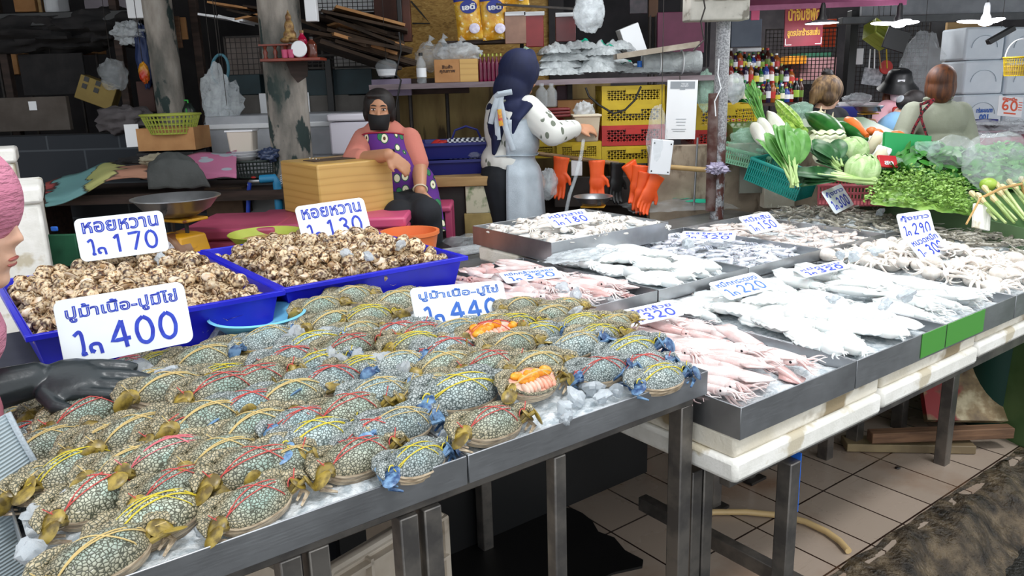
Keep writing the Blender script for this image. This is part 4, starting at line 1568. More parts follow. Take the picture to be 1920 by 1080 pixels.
def headshape(m, c, f, up=(0, 0, 1), s=1.0, nose=True):
    """skull, jaw, nose, lips and ears; f is the way the face looks"""
    f = V(f).normalized()
    up = (V(up) - f * V(up).dot(f)).normalized()
    x = f.cross(up)
    R = Matrix((x, f, up)).transposed()
    A = lambda a, b, c_: c + R @ V((a * s, b * s, c_ * s))
    m.ell(A(0, -0.008, 0.025), (0.074 * s, 0.092 * s, 0.092 * s), 20, 14, R)
    m.ell(A(0, 0.022, -0.045), (0.058 * s, 0.064 * s, 0.070 * s), 18, 12, R)
    m.ell(A(0, 0.056, -0.098), (0.026 * s, 0.024 * s, 0.020 * s), 12, 8, R)
    for q in (-1, 1):
        m.ell(A(q * 0.036, 0.056, -0.028), (0.026 * s, 0.022 * s, 0.022 * s), 12, 8, R)
        m.ell(A(q * 0.031, 0.068, 0.030), (0.024 * s, 0.014 * s, 0.009 * s), 12, 8, R)
        m.ell(A(q * 0.076, -0.008, -0.01), (0.009 * s, 0.018 * s, 0.030 * s), 10, 8, R)
    if nose:
        m.tube([A(0, 0.078, 0.018), A(0, 0.088, -0.006), A(0, 0.095, -0.022), A(0, 0.084, -0.032)], [0.008 * s, 0.010 * s, 0.0125 * s, 0.009 * s], 10)
        for q in (-1, 1):
            m.ell(A(q * 0.013, 0.083, -0.027), 0.0085 * s, 10, 8)
        m.ell(A(0, 0.080, -0.058), (0.022 * s, 0.012 * s, 0.006 * s), 12, 8, R)
        m.ell(A(0, 0.077, -0.070), (0.019 * s, 0.012 * s, 0.007 * s), 12, 8, R)
    return A, R


def facebits(fig, A, R, s=1.0, brow=None, lips=None, eyes=True):
    if eyes:
        for q in (-1, 1):
            e = MB().ell(A(q * 0.031, 0.0775, 0.012), (0.0135 * s, 0.006 * s, 0.0042 * s), 12, 8, R).build('eye', WHITE, fig.root)
            MB().ell(A(q * 0.030, 0.0825, 0.012), (0.0062 * s, 0.003 * s, 0.0046 * s), 10, 8, R).build('iris', EYEM, e)
            MB().tube([A(q * (0.016 + 0.03 * k / 5), 0.083 - 0.010 * (k / 5) ** 2, 0.018 + 0.002 * sin(k / 5 * pi)) for k in range(6)], 0.0018 * s, 6).build('eyelid', HAIR, fig.root)
    if brow:
        for q in (-1, 1):
            MB().tube([A(q * (0.012 + 0.036 * k / 5), 0.090 - 0.012 * (k / 5) ** 2, 0.034 + 0.004 * sin(k / 5 * pi)) for k in range(6)], [0.002, .003, .003, .0028, .002, .001], 6).build('eyebrow', brow, fig.root)
    if lips:
        MB().ell(A(0, 0.0865, -0.0585), (0.019 * s, 0.005 * s, 0.004 * s), 12, 8, R).ell(A(0, 0.084, -0.069), (0.017 * s, 0.005 * s, 0.0045 * s), 12, 8, R).build('lips', lips, fig.root)


LIP = M('lips', '#a4564f', rough=0.4)
# ---- cloth patterns
AVO = NT('avocado_cloth')
v = AVO.vec('Object', (1, 1, 0.75), (pi / 2, 0, 0))
vd = AVO.vor(v, 23, 'F1', 'Distance', 0.75)
vc = AVO.vor(v, 23, 'F1', 'Color', 0.75)
shape = AVO.ramp(vd, [(0.0, '#5b3a22'), (0.13, '#5b3a22'), (0.15, '#e8e3c8'), (0.33, '#dfe0b8'), (0.36, '#1f5a3a'), (0.42, '#1f5a3a'), (0.44, '#5b2484')], 'CONSTANT')
shape2 = AVO.ramp(vd, [(0.0, '#2b7a50'), (0.33, '#2b7a50'), (0.36, '#10231c'), (0.40, '#5b2484')], 'CONSTANT')
sp_ = AVO.n('ShaderNodeSeparateColor')
AVO.l(vc, sp_.inputs[0])
gt = AVO.n('ShaderNodeMath', operation='GREATER_THAN', i_1=0.6)
AVO.l(sp_.outputs[0], gt.inputs[0])
AVO.l(AVO.mix(gt.outputs[0], shape, shape2), AVO.b.inputs['Base Color'])
AVO.set(Roughness=0.8)
AVO = AVO.m
LEAF = NT('leaf_print_blouse')
v = LEAF.vec('Object', (1, 1, 0.62), (0.3, 0.5, 0.4))
vd = LEAF.vor(v, 26, 'F1', 'Distance', 0.9)
gate = LEAF.ramp(LEAF.noise(LEAF.vec('Object'), 7.5, 1), [(0.52, '#000000'), (0.55, '#ffffff')])
f = LEAF.ramp(vd, [(0.0, '#ffffff'), (0.3, '#ffffff'), (0.34, '#000000')], 'CONSTANT')
mm = LEAF.mix(1.0, f, gate, 'MULTIPLY')
LEAF.l(LEAF.mix(mm, '#dcdcd6', '#6d7466'), LEAF.b.inputs['Base Color'])
LEAF.set(Roughness=0.8)
LEAF = LEAF.m
SALMON = M('salmon_cotton', '#c9796a', '#d08373', 6, 0.85, bump=0.1, bscale=200)
BLACKC = M('black_cotton', '#101318', '#161a21', 8, 0.85)
NAVY = M('navy_hijab', '#0c1536', '#101b44', 5, 0.8)
SILV = M('silver_apron', '#a9b4bd', '#bcc6cf', 8, 0.35, 0.15, bump=0.25, bscale=220)
PINKC = M('pink_knit', '#c77a93', '#d58aa2', 8, 0.85, bump=0.9, bscale=26, bd=0.02, stretch=(0.6, 0.6, 2.2))
PINKS = M('pink_sleeve', '#c26f80', '#cc7b8b', 5, 0.6, bump=0.2, bscale=20)
OLIVE = M('olive_shirt', '#8f9482', '#999e8c', 5, 0.85, bump=0.25, bscale=14, bd=0.02)
LPINK = M('light_pink_jacket', '#dba3ad', '#e2afb8', 5, 0.8, bump=0.2, bscale=14, bd=0.02)
SKYB = M('sky_blue_shirt', '#7fb0d8', '#8dbbe0', 6, 0.8)
AUB = M('auburn_hair', '#3d2012', '#643818', 50, 0.62, stretch=(1, 1, .12))
BLOND = M('bleached_hair', '#45311f', '#866a44', 46, 0.62, stretch=(1, 1, .12))
RIB = NT('ribbed_apron')
wv = RIB.n('ShaderNodeTexWave', wave_type='BANDS', bands_direction='Z', i_Scale=52.0, i_Distortion=0.4)
RIB.l(RIB.vec('Object', (1, 1, 1), (0, 0.25, 0)), wv.inputs['Vector'])
RIB.l(RIB.ramp(wv.outputs[0], [(0.2, '#8b9aa1'), (0.7, '#aebbc1')]), RIB.b.inputs['Base Color'])
RIB.set(Roughness=0.4)
RIB.bump(wv.outputs[0], 0.5, 0.004)
RIB = RIB.m
GLOVE = M('black_glove', '#22292c', '#2c3438', 6, 0.33, bump=0.25, bscale=25, bd=0.006)

# ---- vendor at the left edge: pink headscarf, ribbed apron, black glove on the crabs
F = Fig('vendor in a pink knitted headscarf and grey ribbed apron, black glove resting on crabs', (-1.02, 1.20))
L = F.L
hc = L((-0.970, 1.40, 1.292))
m = MB()
A, R = headshape(m, hc, (0.97, 0.16, -0.14), (0.1, 0, 1), 1.0)
bone(m, [hc + V((-0.03, 0, -0.05)), L((-1.03, 1.36, 1.08))], [0.055, 0.062])
m.ell(L((-1.09, 1.33, 0.9)), (0.10, 0.13, 0.25), 16, 12)
sh, el, wr = L((-0.99, 1.25, 1.08)), L((-1.06, 1.40, 0.955)), L((-0.945, 1.49, 0.962))
bone(m, [sh, el, wr], [0.055, 0.042, 0.03])
m.tube([L((-1.05, 1.3, 0.7)), L((-1.05, 1.28, 0.1))], [0.12, 0.08], 14)
m.build('body', SKINL, F.root, remesh=0.007, smo=3)
facebits(F, A, R, 1.0, None, LIP, True)
m = MB()
m.ell(A(0, -0.006, 0.042), (0.094, 0.108, 0.106), 24, 16, R)
m.ell(A(0, -0.05, -0.06), (0.092, 0.085, 0.13), 20, 14, R)
m.ell(hc + V((-0.10, 0.0, -0.22)), (0.12, 0.14, 0.10), 16, 10)
m.tube([A(0, 0.035 + 0.042 * cos(a), 0.0) + R @ V((0.080 * sin(a), 0, 0.085 * cos(a) - 0.028)) for a in [2 * pi * k / 24 for k in range(25)]], 0.018, 8)
m.build('headscarf', PINKC, F.root, remesh=0.006, smo=4)
m = MB()
m.ell(L((-1.075, 1.32, 0.92)), (0.135, 0.16, 0.27), 18, 12)
m.ell(L((-1.045, 1.29, 1.07)), (0.11, 0.13, 0.085), 16, 10)
bone(m, [sh, el.lerp(sh, 0.25)], [0.082, 0.074])
bone(m, [sh, el, el.lerp(wr, 0.35)], [0.08, 0.066, 0.05])
m.build('sleeve_and_shirt', PINKS, F.root, remesh=0.01, smo=4)
m = MB()
bone(m, [el.lerp(wr, 0.12), wr], [0.047, 0.036])
gd = V((0.99, 0.13, -0.07))
hand(m, wr, gd, (0.06, -0.45, 0.9), 1.42, 0.10, 1, 0.06, (.062, .074, .072, .05))
g = m.build('glove', GLOVE, F.root, remesh=0.004, smo=3)
m = MB()


def apr(a, b):
    z = 0.985 - 0.66 * b
    x = -1.145 + 0.285 * a + 0.075 * sin(pi * a) + 0.05 * b * a + 0.055 * sin(b * pi) * a
    y = 1.135 + 0.14 * a * a - 0.05 * sin(pi * a) + 0.012 * sin(b * 9 + a * 4)
    if b > 0.55:
        x -= (b - 0.55) * 0.25 * a
    return L((x, y, z))


m.grid(apr, 26, 40).build('apron', RIB, F.root, solid=0.004)
MB().tube([apr(1, k / 24) for k in range(25)], 0.006, 8).build('apron_hem', SILV, F.root)
MB().tube([L((-1.0, 1.18, 0.66)), L((-0.87, 1.135, 0.645)), L((-0.838, 1.13, 0.66))], [0.055, 0.04, 0.036], 12, flat=0.6).build('pink_cuff', PINKS, F.root)

# ---- seated woman with a black mask
F = Fig('seated woman in an avocado print purple apron and black mask, arm on the taped box', (-0.60, 4.02))
L = F.L
hc = L(PY(711, 208, 4.0))
m = MB()
A, R = headshape(m, hc, (0.1, -1, -0.04), (0.05, 0, 1), 0.80)
cs = L(PY(722, 300, 4.05))
bone(m, [hc + V((0, 0.02, -0.05)), L(PY(718, 266, 4.04))], [0.045, 0.056])
m.ell(cs, (0.13, 0.09, 0.2), 16, 12)
m.ell(L(PY(730, 360, 4.08)), (0.15, 0.11, 0.14), 16, 12)
ls, le, lw = L(PY(684, 263, 4.05)), L(PY(664, 302, 3.86)), L(PY(728, 290, 3.66))
rs, re_, rw = L(PY(767, 262, 4.05)), L(PY(786, 312, 3.98)), L(PY(788, 358, 3.84))
bone(m, [ls, le, lw], [0.05, 0.043, 0.029])
bone(m, [rs, re_, rw], [0.05, 0.042, 0.028])
hand(m, lw, (0.75, 0.1, -0.62), (0.35, -0.8, 0.5), 0.92, 0.35, 1, 0.08)
hand(m, rw, (0.02, -0.42, -0.9), (0.1, -0.9, 0.4), 0.98, 0.16, -1, 0.14)
for q, (kx, ky) in enumerate(((748, 405), (798, 400))):
    bone(m, [L(PY(722 + q * 28, 378, 4.06)), L(PY(kx, ky, 3.72)), L(PY(kx, ky, 3.78)) + V((0, 0.04, -0.5))], [0.085, 0.065, 0.05])
m.build('body', SKIN, F.root, remesh=0.0065, smo=2)
facebits(F, A, R, 0.80, HAIR)
m = MB()
m.ell(A(0, -0.024, 0.040), (0.078, 0.080, 0.078), 22, 14, R)
for q in (-1, 1):
    m.ell(A(q * 0.078, -0.030, -0.010), (0.019, 0.038, 0.046), 14, 10, R)
m.ell(A(0, -0.06, -0.01), (0.074, 0.045, 0.065), 16, 10, R)
m.ell(A(0.02, 0.045, 0.092), (0.05, 0.026, 0.015), 14, 8, R)
m.build('hair', HAIR, F.root, remesh=0.007, smo=2)
m = MB()


def mask(a, b):
    t = (a - 0.5) * 2.3
    rx, ry = 0.074, 0.098 + 0.018 * sin(pi * b) * cos(t)
    z = -0.018 - 0.088 * b + 0.012 * abs(a - 0.5) * (1 - 2 * b)
    k = 1.0 - 0.22 * b * b
    return A(rx * sin(t) * k, 0.008 + ry * cos(t) * (0.93 + .07 * k), z)


m.grid(mask, 20, 10).build('face_mask', M('black_mask', '#0b0b0d', rough=0.8), F.root, solid=0.002)
m = MB()
m.ell(cs + V((0, 0.015, 0.01)), (0.155, 0.105, 0.2), 18, 12)
m.ell(L(PY(730, 356, 4.09)), (0.165, 0.115, 0.16), 16, 12)
bone(m, [ls, le, le.lerp(lw, 0.25)], [0.064, 0.060, 0.052])
bone(m, [rs, rs.lerp(re_, 0.88)], [0.062, 0.055])
m.ell(L(PY(722, 268, 4.06)), (0.12, 0.07, 0.045), 14, 8)
m.build('shirt', SALMON, F.root, remesh=0.009, smo=3)


def ap2(a, b):
    x0 = 0.5 - a
    bw = 0.108 + 0.085 * sstep(0.12, 0.5, b) + 0.02 * b
    neck = 0.03 * (1 - (2 * a - 1) ** 2) * (1 - b) ** 3
    c = cs.lerp(L(PY(742, 392, 3.88)), b)
    z = cs.z + 0.20 - neck * 1.9 - 0.535 * b - 0.075 * (2 * abs(x0)) ** 2.2 * (1 - b) ** 2
    y = cs.y - 0.132 - 0.14 * sstep(0.62, 1.0, b) + 0.09 * (2 * abs(x0)) ** 2.5 - 0.015 * sin(b * 3)
    return V((c.x - x0 * 2 * bw + 0.03 * b, y, z))


m = MB().grid(ap2, 20, 30)
a = m.build('apron', AVO, F.root, solid=0.004)
MB().tube([ap2(0, k / 10 * .3) + V((0, -.002, 0)) for k in range(10)][::-1] + [ap2(k / 10, 0) + V((0, -.003, 0)) for k in range(11)] + [ap2(1, k / 10 * .3) for k in range(10)], 0.004, 6).build('red_piping', M('red_piping', '#a3213c'), a)
MB().tube([ap2(0.25 + 0.05 * k, 0.30 - 0.01 * k) + V((0, -0.006, 0)) for k in range(10)], 0.007, 6).build('pocket', BLACKC, a)
m = MB()
for q, (kx, ky) in enumerate(((748, 405), (798, 400))):
    bone(m, [L(PY(722 + q * 28, 380, 4.06)), L(PY(kx, ky, 3.72)), L(PY(kx, ky, 3.78)) + V((0, 0.04, -0.5))], [0.098, 0.08, 0.066])
    m.ell(L(PY(kx, ky, 3.78)) + V((0, -0.03, -0.54)), (0.045, 0.11, 0.04), 12, 8)
m.build('trousers', BLACKC, F.root, remesh=0.011, smo=3)
wd_ = (rw - re_).normalized()
x_ = wd_.orthogonal().normalized()
y_ = wd_.cross(x_)
MB().tube([rw - wd_ * 0.01 + (x_ * cos(a) + y_ * sin(a)) * 0.033 for a in [2 * pi * k / 18 for k in range(19)]], 0.004, 6).build('bracelet', M('cream_band', '#e2d6b8'), F.root)

# ---- standing woman, back turned
F = Fig('standing woman in a navy headscarf, leaf print blouse and silver apron, seen from behind', (0.03, 4.36))
L = F.L
Y0 = 4.34
hc = L(PY(974, 143, Y0))
m = MB()
fd = V((0.86, 0.42, -0.28))
A, R = headshape(m, hc, fd, (0.05, 0, 1), 0.98)
bone(m, [hc + V((-0.02, 0, -0.06)), L(PY(962, 195, Y0))], [0.055, 0.062])
m.ell(L(PY(957, 235, Y0)), (0.12, 0.12, 0.22), 16, 12)
m.ell(L(PY(950, 312, Y0)), (0.10, 0.10, 0.16), 16, 12)
rs, re_, rw = L(PY(990, 205, Y0 - 0.05)), L(PY(1036, 250, Y0 - 0.12)), L(PY(1082, 240, Y0 + 0.1))
bone(m, [rs, re_, rw], [0.052, 0.042, 0.03])
hand(m, rw, (0.95, 0.25, -0.1), (0.1, -0.6, 0.75), 0.95, 0.6, 1)
ls, le, lw = L(PY(935, 208, Y0 + 0.12)), L(PY(940, 280, Y0 + 0.22)), L(PY(1003, 318, Y0 + 0.12))
bone(m, [ls, le, lw], [0.05, 0.04, 0.028])
hand(m, lw, (0.55, 0.1, -0.8), (0.8, -0.3, 0.5), 0.9, 0.5, -1)
for q in (-0.06, 0.07):
    bone(m, [L(PY(950, 335, Y0)) + V((q * .6, q, 0)), V((q * .5, q, 0.5)), V((q * .5, q, 0.07))], [0.07, 0.06, 0.05])
m.build('body', SKIN, F.root, remesh=0.007, smo=2)
m = MB()
m.ell(A(0, -0.012, 0.030), (0.100, 0.112, 0.112), 24, 16, R)
m.ell(A(0, -0.030, -0.075), (0.094, 0.098, 0.105), 20, 14, R)
m.tube([A(0.0, 0.055, 0.13 - 0.0) + R @ V((0.088 * sin(a), -0.02 - 0.01 * cos(a), -0.105 + 0.115 * cos(a))) for a in [2 * pi * k / 24 for k in range(25)]], 0.016, 8)
m.ell(L(PY(962, 205, Y0)), (0.145, 0.13, 0.085), 18, 12)
m.ell(L(PY(944, 235, Y0 - 0.07)), (0.085, 0.06, 0.13), 16, 12)
m.tube([L(PY(942, 220, Y0 - 0.10)), L(PY(930, 260, Y0 - 0.12)), L(PY(926, 290, Y0 - 0.10))], [0.06, 0.045, 0.02], 12, flat=0.6)
m.tube([L(PY(985, 195, Y0 - 0.09)), L(PY(965, 225, Y0 - 0.14)), L(PY(958, 255, Y0 - 0.14))], [0.06, 0.04, 0.015], 12, flat=0.5)
m.build('headscarf', NAVY, F.root, remesh=0.007, smo=4)
m = MB()
m.ell(L(PY(957, 240, Y0)), (0.142, 0.14, 0.22), 20, 14)
m.ell(L(PY(950, 302, Y0)), (0.142, 0.14, 0.12), 18, 12)
bone(m, [rs, rs.lerp(re_, 0.6), re_, re_.lerp(rw, 0.82)], [0.076, 0.074, 0.068, 0.05])
bone(m, [ls, le, le.lerp(lw, 0.7)], [0.074, 0.066, 0.045])
m.build('blouse', LEAF, F.root, remesh=0.009, smo=3)
m = MB()
m.ell(L(PY(948, 326, Y0)), (0.135, 0.135, 0.14), 18, 12)
for q in (-0.06, 0.07):
    bone(m, [L(PY(948, 335, Y0)) + V((q * .6, q, 0)), V((q * .5, q, 0.5)), V((q * .5, q, 0.1))], [0.105, 0.08, 0.065])
    m.ell((q * .5 + 0.05, q, 0.04), (0.12, 0.045, 0.04), 12, 8)
m.build('trousers', BLACKC, F.root, remesh=0.011, smo=3)
ang0 = radians(-100)


def ap3(a, b):
    t = ang0 + a * radians(185)
    z = L(PY(960, 222, Y0)).z - b * 0.78
    r = 0.150 + 0.012 * sin(b * 3) + 0.035 * sstep(0.25, 1, b) - 0.03 * exp(-((b - 0.27) / 0.05) ** 2) + 0.005 * sin(t * 9) * sstep(0.2, 0.5, b)
    c = L(PY(957 - 2 * b, 240, Y0))
    return V((c.x + r * 1.0 * cos(t), c.y + r * sin(t), z))


a = MB().grid(ap3, 30, 34).build('apron', SILV, F.root, solid=0.004)
m = MB()
m.tube([V((L(PY(957, 240, Y0)).x + 0.142 * cos(t), L(PY(957, 240, Y0)).y + 0.142 * sin(t), L(PY(960, 289, Y0)).z + 0.004 * sin(t * 3))) for t in [radians(-220 + 20 * k) for k in range(17)]], 0.008, 8, flat=0.5)
m.build('waist_tie', SILV, a)
m = MB()
for pts in (((934, 178), (926, 205), (920, 232)), ((936, 178), (948, 240), (962, 282)), ((960, 172), (934, 177), (928, 183)), ((940, 180), (932, 228), (934, 262))):
    m.tube([L(PY(x, y, Y0 - 0.155 - 0.015 * (i == 1))) for i, (x, y) in enumerate(pts)], 0.014, 8, flat=0.35, up=(0, 1, 0))
m.build('neck_tie', SILV, a)
MB().tube([L(PY(936, 205, Y0 - .19)), L(PY(938, 222, Y0 - .19)), L(PY(940, 236, Y0 - .185))], 0.011, 8, flat=.4, up=(0, 1, 0)).build('flower_ribbon', M('ribbon', '#c93a55', '#d9b13a', 60, 0.7), F.root)

# ---- customers by the vegetables


def torso(F, mat, neck, hips, sw, depth, yaw, arms, skin=SKINL, hd=None, hs=0.95, name='shirt', vox=0.01):
    """clothed torso with arms given as (shoulder, elbow, wrist) joints, plus head"""
    m = MB()
    Rz = Matrix.Rotation(yaw, 3, 'Z')
    A = R = None
    if hd:
        A, R = headshape(m, hd[0], hd[1], hd[2] if len(hd) > 2 else (0, 0, 1), hs)
        bone(m, [hd[0] + V((0, 0, -0.05)), neck], [0.052, 0.058])
    mid = neck.lerp(hips, 0.4)
    m.ell(mid, (sw * 0.8, depth * 0.8, (neck - hips).length * 0.42), 14, 10, Rz)
    for s_, e, w in arms:
        bone(m, [s_, e, w], [0.048, 0.04, 0.028])
        hand(m, w, (w - e), (0, -0.3, 0.9), 0.9, 0.5, 1)
    for q in (-1, 1):
        bone(m, [hips + Rz @ V((q * 0.09, 0, 0)), V((hips.x + q * 0.09, hips.y, 0.45)), V((hips.x + q * 0.09, hips.y, 0.06))], [0.09, 0.06, 0.045])
    m.build('body', skin, F.root, remesh=0.009, smo=2)
    m = MB()
    m.ell(neck.lerp(hips, 0.3), (sw * 0.98, depth, (neck - hips).length * 0.36), 18, 12, Rz)
    m.ell(neck.lerp(hips, 0.75), (sw * 0.92, depth * 1.02, (neck - hips).length * 0.38), 18, 12, Rz)
    m.ell(neck.lerp(hips, 0.08), (sw * 0.72, depth * 0.62, 0.055), 16, 10, Rz)
    for s_, e, w in arms:
        bone(m, [s_, e, e.lerp(w, 0.75)], [0.074, 0.062, 0.048])
    m.build(name, mat, F.root, remesh=vox, smo=4)
    m = MB()
    for q in (-1, 1):
        bone(m, [hips + Rz @ V((q * 0.085, 0, 0.02)), V((hips.x + q * 0.09, hips.y, 0.45)), V((hips.x + q * 0.09, hips.y, 0.09))], [0.12, 0.085, 0.065])
        m.ell((hips.x + q * 0.09, hips.y - 0.03, 0.04), (0.045, 0.12, 0.04), 12, 8)
    m.build('trousers', BLACKC, F.root, remesh=0.013, smo=2)
    return A, R


# olive shirt, auburn hair
F = Fig('shopper in an olive shirt with auburn hair and a red patterned bag strap', (2.82, 5.2))
L = F.L
Y = 5.2
hc = L(PY(1764, 158, Y))
nk, hp = L(PY(1758, 193, Y)), L(PY(1757, 300, Y))
A, R = torso(F, OLIVE, nk, hp, 0.20, 0.125, 0.0,
             [(L(PY(1712, 212, Y)), L(PY(1688, 262, Y - 0.1)), L(PY(1660, 262, Y - 0.28))), (L(PY(1800, 212, Y)), L(PY(1818, 268, Y)), L(PY(1808, 290, Y - 0.2)))],
             SKINL, (hc, (0.45, 0.88, -0.1)), 0.86)
m = MB()
m.ell(A(0, -0.012, 0.036), (0.088, 0.099, 0.093), 22, 16, R)
m.ell(A(0, -0.045, -0.045), (0.082, 0.063, 0.09), 18, 12, R)
for q in (-1, 1):
    m.ell(A(q * 0.075, 0.0, -0.02), (0.028, 0.055, 0.075), 12, 8, R)
m.build('hair', AUB, F.root, remesh=0.008, smo=2)
m = MB()
STRAP = M('patterned_strap', '#1a1114', '#8d1a2c', 70, 0.7, lo=0.47, hi=0.5)
m.tube([L(PY(x, y, yy)) for x, y, yy in ((1748, 188, Y - .12), (1726, 196, Y - .15), (1728, 225, Y - .165), (1738, 255, Y - .16), (1755, 278, Y - .15))], 0.011, 8, flat=0.35, up=(0, 1, 0))
m.tube([L(PY(x, y, yy)) for x, y, yy in ((1752, 186, Y - .12), (1730, 210, Y - .168), (1714, 240, Y - .16), (1702, 272, Y - .14))], 0.010, 8, flat=0.35, up=(0, 1, 0))
m.build('bag_strap', STRAP, F.root)
MB().ell(A(0.079, 0.0, -0.045), 0.007, 8, 6).ell(A(0.08, 0.0, -0.07), (0.006, 0.006, 0.014), 8, 6).build('earring', M('red_bead', '#c2223a', rough=0.3), F.root)
MB().tube([nk + V((0.075 * sin(a), 0.075 * cos(a), 0.028 - 0.01 * cos(a))) for a in [2 * pi * k / 20 for k in range(21)]], 0.013, 8).build('collar', OLIVE, F.root)
# bun and black shirt
F = Fig('shopper in a black shirt with bleached hair tied up in a dark bun', (2.06, 5.35))
L = F.L
Y = 5.35
hc = L(PY(1551, 178, Y))
A, R = torso(F, BLACKC, L(PY(1542, 207, Y)), L(PY(1545, 320, Y)), 0.19, 0.12, 0.3,
             [(L(PY(1520, 222, Y)), L(PY(1512, 275, Y)), L(PY(1540, 290, Y - .2))), (L(PY(1570, 222, Y)), L(PY(1592, 262, Y)), L(PY(1600, 280, Y - .1)))],
             SKINL, (hc, (0.86, 0.4, -0.25)), 0.93)
m = MB()
m.ell(A(0, -0.014, 0.034), (0.096, 0.106, 0.100), 22, 16, R)
m.tube([A(0.02, -0.07, 0.03), A(0.0, -0.11, -0.03), A(0, -0.125, -0.10)], [0.06, 0.045, 0.015], 12)
m.ell(A(0.05, -0.03, -0.02), (0.05, 0.06, 0.06), 12, 8, R)
m.build('hair', BLOND, F.root, remesh=0.008, smo=2)
MB().ell(A(0, -0.045, 0.135), (0.038, 0.036, 0.032), 14, 9, R, lambda d: 1 + .3 * noise.noise(d * 3)).build('bun', HAIR, F.root)
# bucket hat
F = Fig('stall keeper in a black bucket hat, white mask and pale pink jacket', (2.98, 6.25))
L = F.L
Y = 6.25
hc = L(PY(1684, 161, Y))
A, R = torso(F, LPINK, L(PY(1690, 190, Y)), L(PY(1690, 300, Y)), 0.2, 0.12, 0.0,
             [(L(PY(1662, 205, Y)), L(PY(1640, 240, Y - .1)), L(PY(1652, 238, Y - .35))), (L(PY(1716, 205, Y)), L(PY(1728, 245, Y)), L(PY(1700, 245, Y - .3)))],
             SKINL, (hc, (-0.25, -0.93, -0.28)), 0.88)
facebits(F, A, R, 0.88)
h = MB().lathe([(0.0, 0.125), (0.06, 0.122), (0.082, 0.105), (0.098, 0.045), (0.104, 0.028), (0.148, -0.022), (0.144, -0.026), (0.100, 0.02)], 36, A(0, 0, 0), R).build('bucket_hat', BLACK, F.root, solid=0.003)
MB().box((0, 0, 0), (0.05, 0.004, 0.016)).build('hat_patch', WHITE, h, loc=A(0.0, 0.103, 0.075), rot=R.to_euler())
m = MB()
m.grid(mask, 20, 10).build('face_mask', WHITE, F.root, solid=0.002)
m = MB()
for q in (-1, 1):
    m.tube([A(q * 0.07, -0.01, 0.0), A(q * 0.085, 0.02, -0.10), A(q * 0.08, 0.05, -0.2), A(q * 0.07, 0.06, -0.28)], [0.03, 0.032, 0.028, 0.01], 10)
m.build('hair', AUB, F.root)
MB().box((0, 0, 0), (0.16, 0.03, 0.3)).build('red_apron', REDP, F.root, loc=L(PY(1690, 238, Y - .13)), bevel=0.02)
# dark hair, leaning
F = Fig('shopper in a sky blue shirt with dark tied hair leaning over the goods', (2.88, 5.75))
L = F.L
Y = 5.75
hc = L(PY(1712, 201, Y))
A, R = torso(F, SKYB, L(PY(1690, 215, Y)), L(PY(1672, 300, Y)), 0.17, 0.12, 0.2,
             [(L(PY(1680, 232, Y)), L(PY(1664, 262, Y)), L(PY(1668, 285, Y - .2)))], SKINL, (hc, (0.8, 0.3, -0.5)), 0.84)
m = MB()
m.ell(A(0, -0.012, 0.034), (0.085, 0.095, 0.09), 22, 16, R)
m.ell(A(0, -0.12, -0.02), (0.045, 0.05, 0.05), 14, 9, R)
m.build('hair', HAIR, F.root, remesh=0.008, smo=2)
MB().ell(A(0, -0.165, -0.015), (0.03, 0.012, 0.03), 12, 8, R).build('hair_clip', M('grey_clip', '#9aa0a6'), F.root)
# ---------------------------------------------------------------- the shop behind: middle and left


def B(name, label, cat, x0, y0, x1, y1, Y, dep, mat, rz=0.0, group=None, bevel=0.004):
    return tag(pxbox(name, x0, y0, x1, y1, Y, dep, mat, None, bevel, rz), label, cat, group)


def mats(name, c1, c2=None, rough=0.5, **k):
    return M(name, c1, c2, k.pop('scale', 6), rough, **k)


POLE = NT('painted_concrete_pole')
v = POLE.vec('Object')
c0 = POLE.ramp(POLE.noise(POLE.vec('Object', (1, 1, .35)), 5, 6), [(0.36, '#35403c'), (0.47, '#6d6a64'), (0.58, '#9c958c'), (0.7, '#bdb9b2')])
f = POLE.ramp(POLE.noise(POLE.vec('Object', (1, 1, .5)), 9, 6), [(0.56, '#000000'), (0.6, '#ffffff')])
c0 = POLE.mix(f, c0, '#2b3a38')
POLE.l(c0, POLE.b.inputs['Base Color'])
POLE.set(Roughness=0.85)
POLE.bump(POLE.noise(v, 30, 5), 0.4, 0.01)
POLE = POLE.m


def pole(name, top, bot, r, mat, label):
    """post through two points, carried on down to the floor and up to the roof"""
    d = (top - bot) / (top.z - bot.z)
    a, b = bot - d * bot.z, top + d * (2.9 - top.z)
    m = MB().tube([a + (b - a) * (i / 12) - V((bot.x, bot.y, 0)) for i in range(13)], r, 24)
    return tag(m.build(name, mat, None, (bot.x, bot.y, 0)), label, 'pole')


pole('concrete_pole', PY(521, 0, 4.4), PY(548, 290, 4.4), 0.108, POLE, 'thick concrete pole with peeling green paint carrying the small red altar shelf')
pole('concrete_pole', PY(293, 0, 5.0), PY(321, 200, 5.0), 0.085, POLE, 'rough grey concrete pole behind the yellow green basket')
